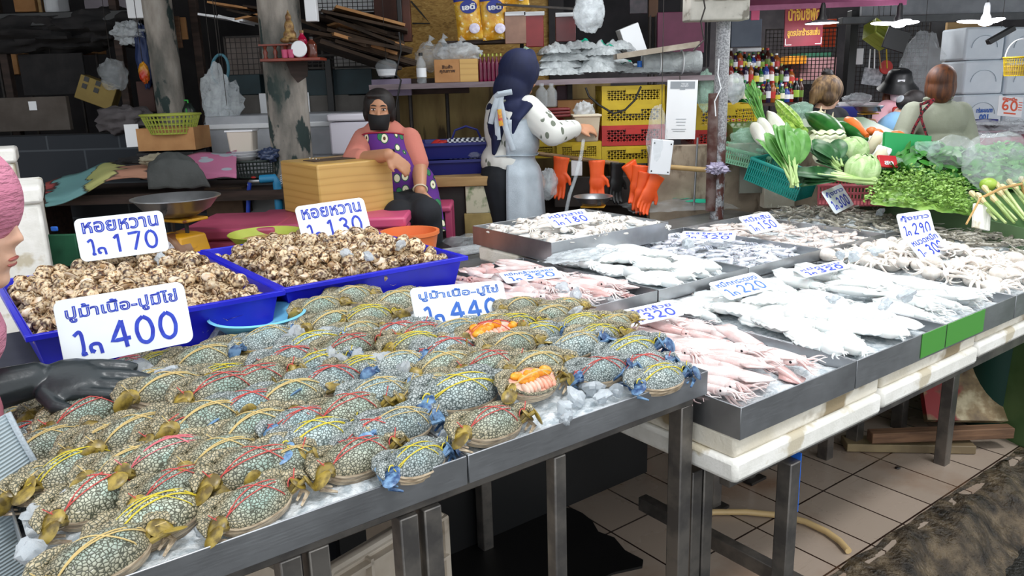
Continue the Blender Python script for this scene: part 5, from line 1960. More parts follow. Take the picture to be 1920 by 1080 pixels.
# altar shelf
a = PY(549, 109, 4.22)
t = thing('altar_shelf', 'small red wooden altar shelf fixed to the concrete pole', 'shelf', a)
MB().box((0, 0.02, -0.008), (0.30, 0.16, 0.014)).build('board', REDWOOD, t, bevel=0.002)
MB().poly([(-0.05, 0.05, -0.015), (0.06, 0.05, -0.015), (0.05, 0.05, -0.09), (0.0, 0.05, -0.12), (-0.03, 0.05, -0.08)], (0, 0.02, 0)).build('bracket', DWOOD, t)
m = MB()
for x in (-0.13, -0.08, -0.03):
    m.lathe([(0.012, 0), (0.007, 0.012), (0.012, 0.03), (0.006, 0.045), (0.012, 0.06)], 12, (0, 0, 0))
    for p in m.v[-60:]:
        p.x += x
        p.y -= 0.02
m.box((-0.08, -0.01, 0.065), (0.15, 0.07, 0.008))
tag(m.build('offering_table', REDWOOD, None, a), 'tiny turned red wooden offering table on the altar shelf', 'table')
GOLD = M('gilded', '#a98a55', '#6d4b2d', 40, 0.45, 0.3)
m = MB()
m.ell((0, 0, 0.045), (0.034, 0.026, 0.03), 14, 9).ell((0, 0, 0.085), (0.025, 0.02, 0.036), 14, 9).ell((0, 0, 0.13), (0.016, 0.016, 0.02), 12, 9).tube([(0, 0, 0.14), (0, 0, 0.17)], [0.011, 0.001], 10)
m.ell((-0.02, -0.015, 0.02), (0.03, 0.02, 0.014), 10, 6).ell((0.02, -0.015, 0.02), (0.03, 0.02, 0.014), 10, 6)
tag(m.build('altar_figurine', GOLD, None, a + V((-0.012, 0.03, 0.068)), remesh=0.004, smo=1), 'small gilded seated figurine on the altar shelf', 'figurine')
tag(MB().box((-0.012, 0.03, 0.034), (0.09, 0.07, 0.068)).build('figurine_stand', REDWOOD, None, a, bevel=0.003), 'red block under the gilded figurine', 'stand')


def bottle(name, label, p, r, h, body, capm, group=None, liquid=None, cat='bottle'):
    t = thing(name, label, cat, p, 0, group)
    MB().lathe([(0, 0), (r * .95, 0), (r, h * .04), (r, h * .62), (r * .8, h * .72), (r * .38, h * .84), (r * .36, h * .92)], 14).build('body', body, t)
    MB().lathe([(r * .42, h * .9), (r * .42, h), (0, h)], 12).build('cap', capm, t)
    if liquid:
        MB().lathe([(r * 1.03, h * .2), (r * 1.03, h * .5)], 14).build('label_band', liquid, t)
    return t


REDDRINK = M('red_drink', '#b3123f', '#c9204f', 8, 0.12, trans=0.3)
bottle('drink_bottle', 'red drink bottle standing on the altar shelf', a + V((0.048, 0.03, 0)), 0.026, 0.135, REDDRINK, GOLD)
bottle('brown_jar', 'small brown glass jar on the altar shelf', a + V((0.10, 0.0, 0)), 0.026, 0.10, M('brown_glass', '#5d2b1e', rough=0.15), BLACK, cat='jar')
for q in (-0.02, 0.01):
    tag(MB().lathe([(0, 0), (0.014, 0), (0.017, 0.04), (0.013, 0.036), (0.011, 0.006), (0, 0.005)], 14).build('offering_cup', PINKP, None, a + V((q - 0.005, -0.045, 0)), 0), 'pink glass offering cup on the altar shelf', 'cup', 'offering cups')
tag(MB().lathe([(0, -0.006), (0.038, -0.006), (0.04, 0.0), (0.036, 0.005), (0, 0.006)], 28, R=Matrix.Rotation(pi / 2, 3, 'X')).build('round_plate', WHITE, None, a + V((0.048, -0.05, 0.041))), 'round white lid leaning at the altar shelf front', 'lid')
B('junction_box', 'white plastic trunking box above the altar shelf', 'box', 573, -20, 595, 40, 4.35, 0.05, WHITE)

# ---- dark store room on the left
B('roof_beam', 'black beam crossing above the dark storage shelf', 'beam', -60, 22, 262, 48, 5.2, 0.12, BLACK)
B('shelf_board', 'dark shelf board laden with bundles above the block wall', 'shelf', -60, 56, 190, 66, 5.3, 0.5, DWOOD)
for x in (40, 252, 395):
    B('shelf_post', {40: 'dark post beside the hanging black sheet', 252: 'dark post between the white bags and the blue cloth', 395: 'dark post behind the hanging clear bags'}[x], 'post', x - 7, -30, x + 7, 300, 5.25, 0.05, DWOOD)
crumple('black_bundle', PY(90, 68, 5.35), (0.42, 0.2, 0.10), DARK, 'black tarpaulin bundle heaped on the dark shelf', 'bundle', 0.5, 2, 0, 3)
crumple('black_bundle', PY(215, 52, 5.35), (0.32, 0.2, 0.10), DARK, 'black sacking bundle under the beam by the pole', 'bundle', 0.5, 2, 0, 4)
B('black_sheet', 'black sheet hanging in front of the storage shelf', 'sheet', 45, 100, 165, 178, 5.3, 0.02, DARK)
B('cardboard_sheet', 'brown board with a white note above the block wall', 'board', -20, 182, 133, 246, 5.05, 0.04, mats('brown_board', '#4b433d', '#57504a', .85))
B('paper_note', 'small white note stuck on the brown board', 'note', 55, 190, 70, 207, 5.045, 0.003, WHITE)
B('cardboard_carton', 'orange brown carton on the top shelf behind the beam', 'carton', 28, -14, 68, 22, 5.9, 0.3, CARD, group='top shelf cartons')
B('bamboo_stick', 'thin tan stick upright on the top shelf', 'stick', 74, -20, 80, 28, 5.6, 0.02, PLY)
B('white_sack', 'pale sack standing on the top shelf by the stick', 'sack', 82, -20, 108, 28, 5.8, 0.2, WHITE, bevel=0.03)
B('white_carton', 'large pale carton at the top of the dark storage', 'carton', 160, -30, 240, 22, 5.9, 0.3, mats('pale_carton', '#8d858c', '#99919a', .8))
B('white_carton', 'white marked carton hanging beside the grey pole', 'carton', 240, -20, 270, 34, 4.95, 0.15, WHITE, rz=0.05)
B('cardboard_carton', 'brown carton seen through the gap at the back', 'carton', 120, 72, 165, 100, 6.4, 0.3, CARD)
B('cardboard_carton', 'pale brown carton at the far dark back by the frame edge', 'carton', -5, 95, 36, 140, 6.4, 0.3, CARD)
t = B('yellow_carton', 'tilted yellow brown carton with dark windows behind the block wall', 'carton', 140, 148, 205, 195, 5.2, 0.16, mats('yellow_card', '#8a7540', '#968148', .8))
t.rotation_euler = (0, radians(24), 0.2)
for i in range(4):
    MB().box((-0.07 + 0.07 * (i % 2), -0.003, 0.09 + 0.045 * (i // 2)), (0.028, 0.004, 0.03)).build('window_cutout', BLACK, t)
crumple('clear_bag', PY(212, 140, 5.1), (0.08, 0.06, 0.09), BAG, 'round clear bag hanging beside the yellow carton', 'bag', 0.3, 2.5, 0, 7)
crumple('white_bag', PY(245, 62, 5.0), (0.10, 0.05, 0.06), MILK, 'white plastic bag tied under the beam', 'bag', 0.5, 2.5, 0, 8)
crumple('blue_cloth', PY(272, 105, 5.0), (0.05, 0.05, 0.17), mats('blue_tarp', '#15254a', '#1c2f5b', .6), 'dark blue tarp hanging by the grey pole', 'tarp', 0.3, 3, 0, 9)
crumple('snack_packet', PY(270, 137, 4.95), (0.03, 0.02, 0.06), mats('packet', '#c99a1a', '#b3301c', .3), 'yellow and red packet hanging by the grey pole', 'packet', 0.2, 3, 0, 10)
B('brown_board', 'reddish brown panel beside the grey pole foot', 'panel', 262, 152, 293, 210, 5.02, 0.03, mats('brown_panel', '#3a2420', '#452c27', .8))
crumple('grey_sack', PY(235, 225, 4.8), (0.15, 0.1, 0.08), mats('grey_sack', '#4b4648', '#5a5557', .9), 'grey cloth sack lying on top of the block wall', 'sack', 0.4, 2.5, 0, 11)
B('timber_strip', 'reddish slat fixed behind the grey pole', 'slat', 330, 30, 342, 90, 5.15, 0.02, WOOD)
B('cardboard_flap', 'brown card flap behind the grey pole', 'card', 336, 32, 352, 74, 5.2, 0.02, CARD)
t = thing('green_bottle', 'dark bottle with a bright green pump behind the basket', 'bottle', V((PY(356, 222, 4.83).x, 4.83, 1.286)))
MB().lathe([(0, 0), (0.035, 0), (0.038, 0.12), (0.02, 0.155), (0.012, 0.16)], 16).build('body', mats('dark_green', '#18241f', None, .3), t)
MB().tube([(0, 0, 0.15), (0, 0, 0.175), (-0.02, 0, 0.175)], 0.006, 8).tube([(0, -0.04, 0.02), (0, -0.038, 0.13)], 0.004, 6).build('pump', mats('bright_green', '#2f9a3a'), t)
t = thing('wash_ring', 'pale blue plastic ring hanging on the dark mesh', 'ring', PY(413, 130, 5.0))
MB().tube([(0.05 * sin(a) + .01 * cos(a), 0, 0.085 * cos(a)) for a in [2 * pi * k / 24 for k in range(25)]], 0.014, 8, flat=.6).build('ring', mats('pale_blue', '#5f94a6'), t)
for i, (x, y, w, h, rt) in enumerate(((420, 205, .10, .16, .35), (405, 190, .08, .2, .1), (428, 222, .06, .05, .5))):
    o = crumple('hanging_bag', PY(x, y, 4.9 - .04 * i), (w, 0.04, h), MILK if i < 2 else BAG, ('wide clear bag hanging from the dark post', 'long narrow clear bag hanging by the dark post', 'small clear bag with card at the bottom of the hanging bags')[i], 'bag', 0.3, 2, 0, 12 + i)
    o.rotation_euler = (0, rt, 0)
t = B('paper_card', 'white printed card in the hanging bag', 'card', 408, 225, 428, 250, 4.84, 0.004, WHITE)
t.rotation_euler = (0, 0.4, 0)


def mesh_panel(name, label, x0, y0, x1, y1, Y, nx, nz, mat=IRON, r=0.004, fr=0.012):
    a, b = PY(x0, y1, Y), PY(x1, y0, Y)
    w, h = b.x - a.x, b.z - a.z
    t = thing(name, label, 'mesh panel', a)
    m = MB()
    for i in range(nx + 1):
        m.box((w * i / nx, 0, h / 2), (r, r, h))
    for i in range(nz + 1):
        m.box((w / 2, 0, h * i / nz), (w, r, r))
    m.build('wires', mat, t, smooth=False)
    m = MB()
    for x in (0, w):
        m.box((x, 0, h / 2), (fr, fr, h + fr))
    for z in (0, h):
        m.box((w / 2, 0, z), (w, fr, fr))
    m.build('frame', mat, t, smooth=False)
    return t


mesh_panel('wire_mesh_panel', 'black wire mesh in front of pale parcels by the clear bags', 428, 68, 490, 142, 5.3, 7, 7)
mesh_panel('wire_mesh_panel', 'black wire mesh under the flattened cartons', 575, 100, 735, 128, 5.3, 14, 3)
mesh_panel('wire_mesh_panel', 'black wire mesh against daylight at the picture top', 596, -20, 706, 22, 5.6, 12, 5)
B('pale_parcel', 'pale wrapped parcel behind the wire mesh by the clear bags', 'parcel', 430, 70, 490, 140, 5.45, 0.2, mats('parcel', '#7c706a', '#8c817b', .7))
B('pale_parcel', 'long pale parcel behind the mesh under the cartons', 'parcel', 628, 104, 738, 134, 5.5, 0.3, mats('parcel2', '#9a9694', '#aaa6a4', .7))
B('bright_window_sheet', 'white sheet imitating a daylit window behind the top mesh', 'sheet', 590, -40, 710, 24, 6.4, 0.03, WHITE)  # white colour stands in for bright window light behind the mesh
# stacked fridges and cases in the dark
TEALD = mats('dark_teal_case', '#12282e', '#173138', .6)
GREYC = mats('grey_case', '#54504c', '#605c58', .7)
for i, (x0, y0, x1, y1, mt, lb) in enumerate(((420, 140, 490, 178, TEALD, 'dark teal case behind the clear bags'), (440, 178, 500, 262, GREYC, 'grey case with a calendar sheet left of the altar pole'),
                                              (572, 130, 700, 178, TEALD, 'long dark teal case right of the altar pole'), (572, 178, 660, 262, GREYC, 'grey lower case behind the white cooler'),
                                              (632, 178, 740, 235, GREYC, 'grey case behind the seated woman'))):
    B('storage_case', lb.replace('left of', 'next to').replace('right of', 'beside'), 'case', x0, y0, x1, y1, 5.2, 0.4, mt)
B('dark_post', 'black upright between the teal and grey cases', 'post', 620, 110, 632, 262, 5.15, 0.04, BLACK)
for x0, y0, x1, y1, lb in ((489, 175, 507, 214, 'white calendar sheet left side of altar pole'), (569, 173, 582, 210, 'white calendar sheet on the other side of the altar pole')):
    t = B('calendar_sheet', lb.replace('left side of', 'peeking out beside the'), 'sheet', x0, y0, x1, y1, 5.19, 0.004, WHITE)
# flattened cartons
CT = thing
for i in range(22):
    f = i / 21
    x0, x1 = rn(585, 640), rn(715, 765)
    y = 30 + 62 * f + rn(-4, 4)
    dz = rn(2, 5)
    p, q = PY(x0, y - 8, 5.0 + rn(-.15, .1)), PY(x1, y + 30 + rn(-8, 12), 5.0 + rn(-.1, .15))
    m = MB().beam((0, 0, 0), q - p, 0.42, 0.012 + 0.008 * random.random())
    o = m.build('flattened_carton', DCARD if i % 4 else CARD if i % 8 == 0 else DWOOD, None, p, smooth=False)
    tag(o, 'dark flattened carton in the sloping stack above the wire mesh', 'carton', 'flattened cartons')
tag(MB().beam((0, 0, 0), PY(750, 92, 4.9) - PY(655, 68, 4.9), 0.04, 0.10).build('cardboard_flap', DCARD, None, PY(655, 68, 4.9), smooth=False), 'brown cardboard flap hanging below the stack of flattened cartons', 'card')
for i, (x, y) in enumerate(((405, 8), (440, 22), (425, 33), (455, 40), (470, 15), (388, 30))):
    p = PY(x, y, 5.1)
    o = MB().beam((0, 0, 0), (rn(.12, .3), 0, rn(-.05, .03)), 0.3, 0.012).build('flattened_carton', (CARD, DCARD, WHITE)[i % 3], None, p, smooth=False)
    tag(o, ('brown', 'dark', 'white')[i % 3] + ' flattened carton on the upper shelf between the two poles', 'carton', 'upper shelf cartons')
B('wooden_column', 'reddish brown wooden column at the edge of the strand board', 'column', 756, -30, 772, 78, 5.0, 0.06, mats('red_brown_wood', '#4a261a', '#5c3122', .6))
B('black_downpipe', 'black pipe running along the wooden column', 'pipe', 748, -30, 757, 86, 4.97, 0.03, BLACK)
B('wooden_board', 'dark red wood panel above the flattened cartons', 'panel', 704, -30, 750, 60, 5.15, 0.03, mats('red_brown_wood2', '#3a2018', '#4c2a1e', .7))
t = thing('glass_bowl', 'upturned clear glass bowl hung beside the strand board', 'bowl', PY(726, 145, 4.8))
MB().lathe([(0.0, 0), (0.04, 0.0), (0.058, 0.03), (0.066, 0.065), (0.05, 0.09), (0.0, 0.105)], 28).build('body', BAG, t)
MB().lathe([(0.0, 0.002), (0.05, 0.01), (0.06, 0.045), (0.0, 0.046)], 24).build('white_base', WHITE, t)
B('lilac_board', 'pale lilac board under the glass bowl', 'board', 698, 148, 772, 180, 4.95, 0.03, mats('lilac_board', '#8d8098', '#978aa2', .7))
B('wooden_board', 'dark brown board under the shelf', 'board', 772, 146, 880, 176, 5.0, 0.03, DWOOD)
crv = [(748, 60), (752, 95), (742, 140), (752, 150), (744, 190), (741, 220)]
tag(MB().tube([PY(x, y, 4.72) - PY(748, 60, 4.72) for x, y in crv], 0.005, 6).build('power_cable', BLACK, None, PY(748, 60, 4.72)), 'black cable looping down beside the glass bowl', 'cable')
tag(MB().tube([PY(x, y, 5.66) - PY(770, 2, 5.66) for x, y in ((770, 2), (790, 25), (806, 44), (773, 44))], 0.006, 6).build('strand_board_joint', BLACK, None, PY(770, 2, 5.66)), 'black cord tacked across the strand board', 'cord')

# ---- bench with printed cloth and what lies on it
t = thing('wooden_bench', 'low dark bench under the printed cloth', 'bench', PY(250, 370, 4.15))
p0 = PY(250, 370, 4.15)
MB().box((0.12, 0.29, -0.01), (1.75, 0.55, 0.05)).build('bench_top', DWOOD, t)
for x in (-0.65, 0.9):
    MB().box((x, 0.29, -0.5), (0.07, 0.45, 0.95)).build('leg', DWOOD, t)
PCL = NT('printed_cloth')
tc = PCL.vec('Generated')
sx = PCL.n('ShaderNodeSeparateXYZ')
PCL.l(tc, sx.inputs[0])
nz = PCL.noise(PCL.vec('Generated'), 5, 2)
ad = PCL.n('ShaderNodeMath', operation='MULTIPLY_ADD', i_1=0.22)
PCL.l(nz, ad.inputs[0])
PCL.l(sx.outputs[0], ad.inputs[2])
c0 = PCL.ramp(ad.outputs[0], [(0.0, '#b06a3a'), (0.17, '#b0504f'), (0.2, '#222222'), (0.215, '#6fa0a0'), (0.38, '#6f9fa2'), (0.395, '#222222'), (0.41, '#a9ad6c'), (0.55, '#b9b877'),
                              (0.565, '#222222'), (0.58, '#b0806a'), (0.7, '#b5876f'), (0.715, '#222222'), (0.73, '#b96c90'), (1.0, '#bf7296')], 'LINEAR')
fl_ = PCL.ramp(PCL.vor(PCL.vec('Generated', (5, 2, 2)), 1.6, 'F1'), [(0.28, '#ffffff'), (0.3, '#222222'), (0.32, '#000000')], 'LINEAR')
gt = PCL.n('ShaderNodeMath', operation='GREATER_THAN', i_1=0.74)
PCL.l(sx.outputs[0], gt.inputs[0])
mm = PCL.mix(1.0, fl_, gt.outputs[0], 'MULTIPLY')
PCL.l(PCL.mix(mm, c0, '#a9b0bc'), PCL.b.inputs['Base Color'])
PCL.set(Roughness=0.8)
PCL = PCL.m


def cl(a, b):
    x0, y0 = 85 + 358 * a, 0
    top = 318 + (281 - 318) * a if a > 0.3 else 342 + (307 - 342) * (a / 0.3)
    bot = 388 - 56 * sstep(0.0, 0.42, a) + 2 * a
    if b < 0.5:
        p = PY(x0, top + (bot - 14 - top) * b * 2, 4.35 - 0.5 * b)
    else:
        p = PY(x0, bot - 14 + 14 * (b * 2 - 1), 4.1 - 0.03 * (b * 2 - 1))
    return p + V((0, 0.012 * noise.noise(V((a * 9, b * 4, 1))), 0.014 * noise.noise(V((a * 8, b * 3, 6)))))


pc = PY(260, 350, 4.1)
tag(MB().grid(lambda a, b: cl(a, b) - pc, 48, 16).build('printed_cloth', PCL, None, pc, solid=0.006, ang=70), 'printed cloth in pink, tan, green and blue spread over the bench', 'cloth')
p = PY(340, 322, 4.0)
m = MB().grid(lambda a, b: V(((a - .5) * (0.20 + 0.1 * b) + 0.05 * b - 0.03, -0.02 - 0.08 * sin(b * pi * .5), 0.10 - 0.05 * (2 * a - 1) ** 2 * (1 - b) - 0.17 * b * b + 0.012 * noise.noise(V((a * 5, b * 5, 2))))), 22, 22)
tag(m.build('grey_cloth', mats('dark_grey_canvas', '#3d403f', '#4a4d4c', .8, bump=.3, bscale=60), None, p, solid=0.012), 'dark grey canvas cloth draped over the bench edge', 'cloth')
crumple('folded_cloth', PY(300, 300, 4.15), (0.10, 0.06, 0.03), mats('cream_cloth', '#a49c86', '#8f8873', .85), 'folded cream cloth beside the dark grey canvas', 'cloth', 0.3, 3, 0, 22)
crumple('black_cloth', PY(275, 305, 4.3), (0.16, 0.06, 0.035), DARK, 'crumpled black cloth behind the folded cream cloth', 'cloth', 0.4, 3, 0, 23)
t = thing('cardboard_box', 'open cardboard box on the bench holding the basket', 'box', PY(314, 284, 4.4))
w = 0.31
MB().add(*(lambda o: (o.v, o.f))(openbox(w, 0.24, 0.12, 0.006))).build('body', CARD, t, (-w / 2, 0, 0.125), smooth=False)
MB().box((-w / 2 - 0.02, -0.005, 0.09), (0.07, 0.004, 0.12), 0.4).build('flap', WHITE, t)


B('dark_crate', 'dark crate on the bench under the cardboard box', 'crate', 262, 285, 368, 336, 4.42, .2, BLACK)


def basket(name, label, c, rx, ry, h, mat, cat='basket', group=None, n=40, fl=0.75, rim=0.006):
    t = thing(name, label, cat, c, 0, group)
    m = MB()
    for k in range(n):
        a = 2 * pi * k / n
        m.tube([(rx * fl * cos(a), ry * fl * sin(a), 0), (rx * cos(a), ry * sin(a), h)], 0.0028 * rx / 0.15, 5)
    for q in range(5):
        f = fl + (1 - fl) * q / 4
        m.tube([(rx * f * cos(a), ry * f * sin(a), h * q / 4) for a in [2 * pi * k / 36 for k in range(37)]], 0.0026 * rx / 0.15, 5)
    m.build('lattice', mat, t)
    MB().lathe([(0, 0.001), (1.0, 0.001), (1.0, 0.006), (0, 0.006)], 36, sx=rx * fl, sy=ry * fl).build('bottom', mat, t)
    MB().tube([(rx * 1.02 * cos(a), ry * 1.02 * sin(a), h) for a in [2 * pi * k / 40 for k in range(41)]], rim, 8).build('rim', mat, t)
    return t


LIME = mats('lime_plastic', '#9aa53f', '#a6b04a', .5)
b_ = basket('plastic_basket', 'yellow green plastic basket sitting in the cardboard box', PY(324, 250, 4.45), 0.155, 0.12, 0.10, LIME)
# sink corner
basket('wire_basket', 'dark green wire basket carrying the white bowls', PY(480, 330, 4.35), 0.125, 0.10, 0.085, mats('dark_mesh', '#27332f'), fl=0.95)
for i in range(3):
    tag(MB().lathe([(0, 0), (0.04, 0), (0.075, 0.03), (0.072, 0.031), (0.04, 0.005), (0, 0.004)], 28).build('white_bowl', WHITE, None, PY(460, 303 - i * 5, 4.35) + V((0, 0, 0))), 'white plastic bowl in the stack on the wire basket', 'bowl', 'stacked white bowls')
t = thing('plastic_tub', 'square translucent tub upside down on the white bowls', 'tub', PY(458, 286, 4.4))
MB().hexa([(-.062, -.05, 0), (.062, -.05, 0), (.062, .05, 0), (-.062, .05, 0), (-.07, -.055, .12), (.07, -.055, .12), (.07, .055, .12), (-.07, .055, .12)]).build('body', mats('cloudy_plastic', '#cfc5b8', None, .4), t, bevel=.01)
MB().box((0, 0, .118), (.15, .12, .008)).build('rim', WHITE, t)
crumple('blue_plastic_bag', PY(505, 290, 4.3), (0.05, 0.04, 0.035), mats('navy_bag', '#2a3550', '#3b4866', .3), 'crumpled navy plastic bag beside the concrete pole', 'bag', 0.4, 3, 0, 31)
BP = mats('blue_pipe', '#1f7aa8', '#2a87b4', .45)
pp = [(488, 336), (515, 334), (519, 342), (524, 395)]
tag(MB().tube([PY(x, y, 4.2) - PY(488, 336, 4.2) for x, y in pp], 0.022, 10).build('blue_pipe', BP, None, PY(488, 336, 4.2)), 'blue water pipe bent down beside the concrete pole', 'pipe')
pp = [(468, 342), (466, 360), (465, 402)]
tag(MB().tube([PY(x, y, 4.2) - PY(468, 342, 4.2) for x, y in pp], 0.011, 8).build('blue_hose', mats('blue_hose', '#1c3fae'), None, PY(468, 342, 4.2)), 'thin blue hose hanging from the tap', 'hose')
t = thing('water_tap', 'small metal tap with a red handle on the blue pipe', 'tap', PY(476, 340, 4.2))
MB().tube([(0.03, 0, 0), (-0.02, 0, 0), (-0.03, 0, -0.02)], 0.010, 8).build('spout', STEEL, t)
MB().ell((0, 0, 0.02), (0.014, 0.008, 0.006), 10, 6).build('handle', REDP, t)
B('grey_sheet', 'grey panel under the sink behind the blue pipe', 'panel', 470, 342, 530, 400, 4.4, 0.02, mats('grey_panel', '#7d8589'))
B('brown_box', 'brown carton in the dark under the bench', 'carton', 388, 352, 458, 405, 4.25, 0.2, DCARD)
# freezer row
FRZ = mats('grey_white', '#a6a9af', '#b4b7bd', .5)
t = thing('chest_freezer', 'long grey chest freezer behind the concrete pole', 'freezer', PY(530, 300, 4.75))
MB().box((0, 0.25, 0.08), (0.86, 0.5, 0.36)).build('body', FRZ, t, bevel=.01)
MB().box((0, 0.25, 0.20 - .0), (0.88, 0.52, 0.03)).build('lid', WHITE, t, bevel=.006)
MB().box((0.05, 0.27, 0.235), (0.74, 0.42, 0.04)).build('purple_cloth', mats('dark_purple', '#2c2140'), t, bevel=.01)
t = thing('cool_box', 'white cool box beside the seated woman', 'cool box', PY(660, 290, 4.55))
MB().box((0, 0.15, 0.09), (0.235, 0.3, 0.18)).build('body', mats('cool_white', '#d3cfda'), t, bevel=.012)
MB().box((0, 0.15, 0.205), (0.25, 0.315, 0.04)).build('lid', mats('cool_white2', '#dcd9e2'), t, bevel=.01)
B('white_freezer', 'pale freezer front behind the taped box', 'freezer', 575, 292, 650, 340, 4.6, 0.3, FRZ)
# taped box
TAPE = NT('taped_carton')
wv = TAPE.n('ShaderNodeTexWave', bands_direction='Z', i_Scale=3.0, i_Distortion=14.0)
wv.inputs['Detail Scale'].default_value = 0.6
TAPE.l(TAPE.vec('Object', (.35, .35, 3), (0.05, 0.08, 0)), wv.inputs['Vector'])
TAPE.l(TAPE.ramp(wv.outputs[0], [(0.02, '#b8914e'), (0.1, '#c39b57'), (0.9, '#c7a05b')]), TAPE.b.inputs['Base Color'])
TAPE.set(Roughness=0.35)
TAPE.bump(wv.outputs[0], 0.05, 0.003)
TAPE = TAPE.m
a, b = PY(603, 410, 3.5), PY(741, 400, 3.74)
bw = (b - a).length
t = thing('taped_box', 'large carton wrapped in brown tape that the seated woman leans on', 'box', a, atan2(b.y - a.y, b.x - a.x))
MB().box((bw / 2, 0.19, 0.115), (bw, 0.38, 0.24)).build('body', TAPE, t, bevel=.008)
MB().box((bw / 2 - .02, 0.19, 0.2365), (bw * .6, 0.12, 0.004)).build('top_opening', DCARD, t)
m = MB()
for i in range(5):
    m.tube([PY(605 - i * 6, 300 - i, 3.75) - a, PY(580, 298 + i * 3, 4.0) - a, PY(525, 330 + i * 4, 4.2) - a], 0.0025, 5)
tag(m.build('twine', WHITE, None, a), 'loose white twine tied from the pole to the taped box', 'twine')
# coolers
MAR = mats('maroon_plastic', '#8e3450', '#9c3f5b', .5)
for i, (x, y, Y, w, lb) in enumerate(((430, 462, 3.35, .40, 'maroon cooler box with scuffed lid behind the yellow scale'), (545, 452, 3.45, .42, 'maroon cooler box under the taped box'), (690, 440, 3.5, .34, 'pink cooler box beneath the end of the taped box'))):
    t = thing('cooler_box', lb, 'cooler', PY(x, y, Y))
    MB().box((0, 0.2, -0.30), (w, 0.45, 0.66)).build('body', MAR if i < 2 else PINKP, t, bevel=.012)
    MB().box((0, 0.2, 0.055), (w + .012, 0.47, 0.05)).build('lid', MAR if i < 2 else PINKP, t, bevel=.012)
t = thing('woven_tray', 'round yellow green woven tray lying on the maroon cooler', 'tray', PY(500, 452, 3.2))
MB().lathe([(0, .0), (.12, .0), (.15, .035), (.147, .037), (.118, .006), (0, .006)], 36).build('dish', LIME, t)
MB().lathe([(0, .008), (.115, .008)], 36).build('woven_base', mats('woven_tan', '#b49a5c', '#8d7238', .8, scale=90), t)
# scale


def scale(name, label, p, s, body, pan, rz=0.0):
    t = thing(name, label, 'scale', p, rz)
    MB().loft([[V((x * k * s, y * k * s, z * s)) for x, y in ((-.1, -.09), (.1, -.09), (.1, .09), (-.1, .09))] for k, z in ((1.05, 0), (1.05, .02), (.95, .03), (.7, .19), (.45, .20))]).build('body', body, t, bevel=.006)
    R = Matrix.Rotation(pi / 2, 3, 'X')
    for q, nm in ((-1, 'dial'),):
        MB().lathe([(0, .085 * s), (.085 * s, .085 * s), (.092 * s, .08 * s), (.092 * s, .02 * s)], 32, (0, 0, .11 * s), R).build('dial_case', mats('scale_rust', '#6d4427', '#8d6f58', .5), t)
        d = MB().lathe([(0, .0865 * s), (.078 * s, .0865 * s)], 32, (0, 0, .11 * s), R).build('dial', mats('dial_face', '#d9d7de'), t)
        m = MB()
        for k in range(20):
            a = 2 * pi * k / 20
            m.box((.07 * s * sin(a), -.0875 * s, .11 * s + .07 * s * cos(a)), (.002, .001, .008 * s), rot=Matrix.Rotation(a, 3, 'Y'))
        m.box((0.015 * s, -.088 * s, .13 * s), (.004 * s, .001, .06 * s), rot=Matrix.Rotation(.4, 3, 'Y'))
        m.build('dial_marks', BLACK, d)
    MB().tube([(-.04 * s, 0, .19 * s), (-.04 * s, 0, .25 * s)], .008 * s, 8).tube([(.04 * s, 0, .19 * s), (.04 * s, 0, .25 * s)], .008 * s, 8).build('column', IRON, t)
    MB().box((0, 0, .255 * s), (.2 * s, .12 * s, .012 * s)).build('pan_carrier', pan, t, bevel=.004 * s)
    MB().lathe([(0, .268 * s), (.075 * s, .268 * s), (.125 * s, .295 * s), (.158 * s, .335 * s), (.168 * s, .338 * s), (.168 * s, .342 * s), (.155 * s, .34 * s), (.12 * s, .30 * s), (.07 * s, .273 * s), (0, .273 * s)], 44).build('pan', STEEL, t)
    MB().box((.07 * s, -.125 * s, .297 * s), (.03 * s, .006 * s, .035 * s), rot=Matrix.Rotation(-.6, 3, 'X')).build('clip', IRON, t)
    return t


YM = mats('yellow_enamel', '#c98f12', '#d29a1d', .45, c3='#7a3d14', s3=9)
p = PY(330, 372, 3.15)
sc1 = scale('market_scale', 'yellow enamel market scale with a wide steel pan behind the 170 sign', p - V((0, 0, .335)), 1.0, YM, YM, -0.5)
text('lettering', 'จัดส่ง', BLACK, sc1, 0.06, 0.02, (0, 0, 0), 0.001, 0.05).matrix_local = Matrix.Translation((0.088, -0.03, 0.07)) @ Euler((radians(90), 0, radians(90))).to_matrix().to_4x4()
e_ = MB().lathe([(0, 0.002), (.012, .002), (.012, 0)], 20).build('red_emblem', REDP, sc1)
e_.matrix_local = Matrix.Translation((0.082, -0.03, 0.105)) @ Euler((radians(80), 0, radians(90))).to_matrix().to_4x4()
p = PY(1108, 396, 4.22)
scale('market_scale', 'small rusty market scale with a round dial under the orange gloves', PY(1112, 347, 4.2) - V((0, 0, .27)), 0.62, mats('rusty_enamel', '#6b4424', '#7d5a2e', .5), YM, -0.25)
tag(MB().box((0, 0.03, 0), (.36, .3, .62)).build('dark_stool', BLACK, None, PY(1112, 430, 4.2) - V((0, -0.05, .36)), bevel=.01), 'black box stool under the small rusty scale', 'stool')
tag(MB().box((0, 0, 0), (0.3, 0.3, .76)).build('scale_stand', DWOOD, None, (p1 := PY(330, 372, 3.15) - V((0, 0, .335))) and V((p1.x, p1.y, p1.z - .38))), 'dark wooden stand under the yellow scale', 'stand')
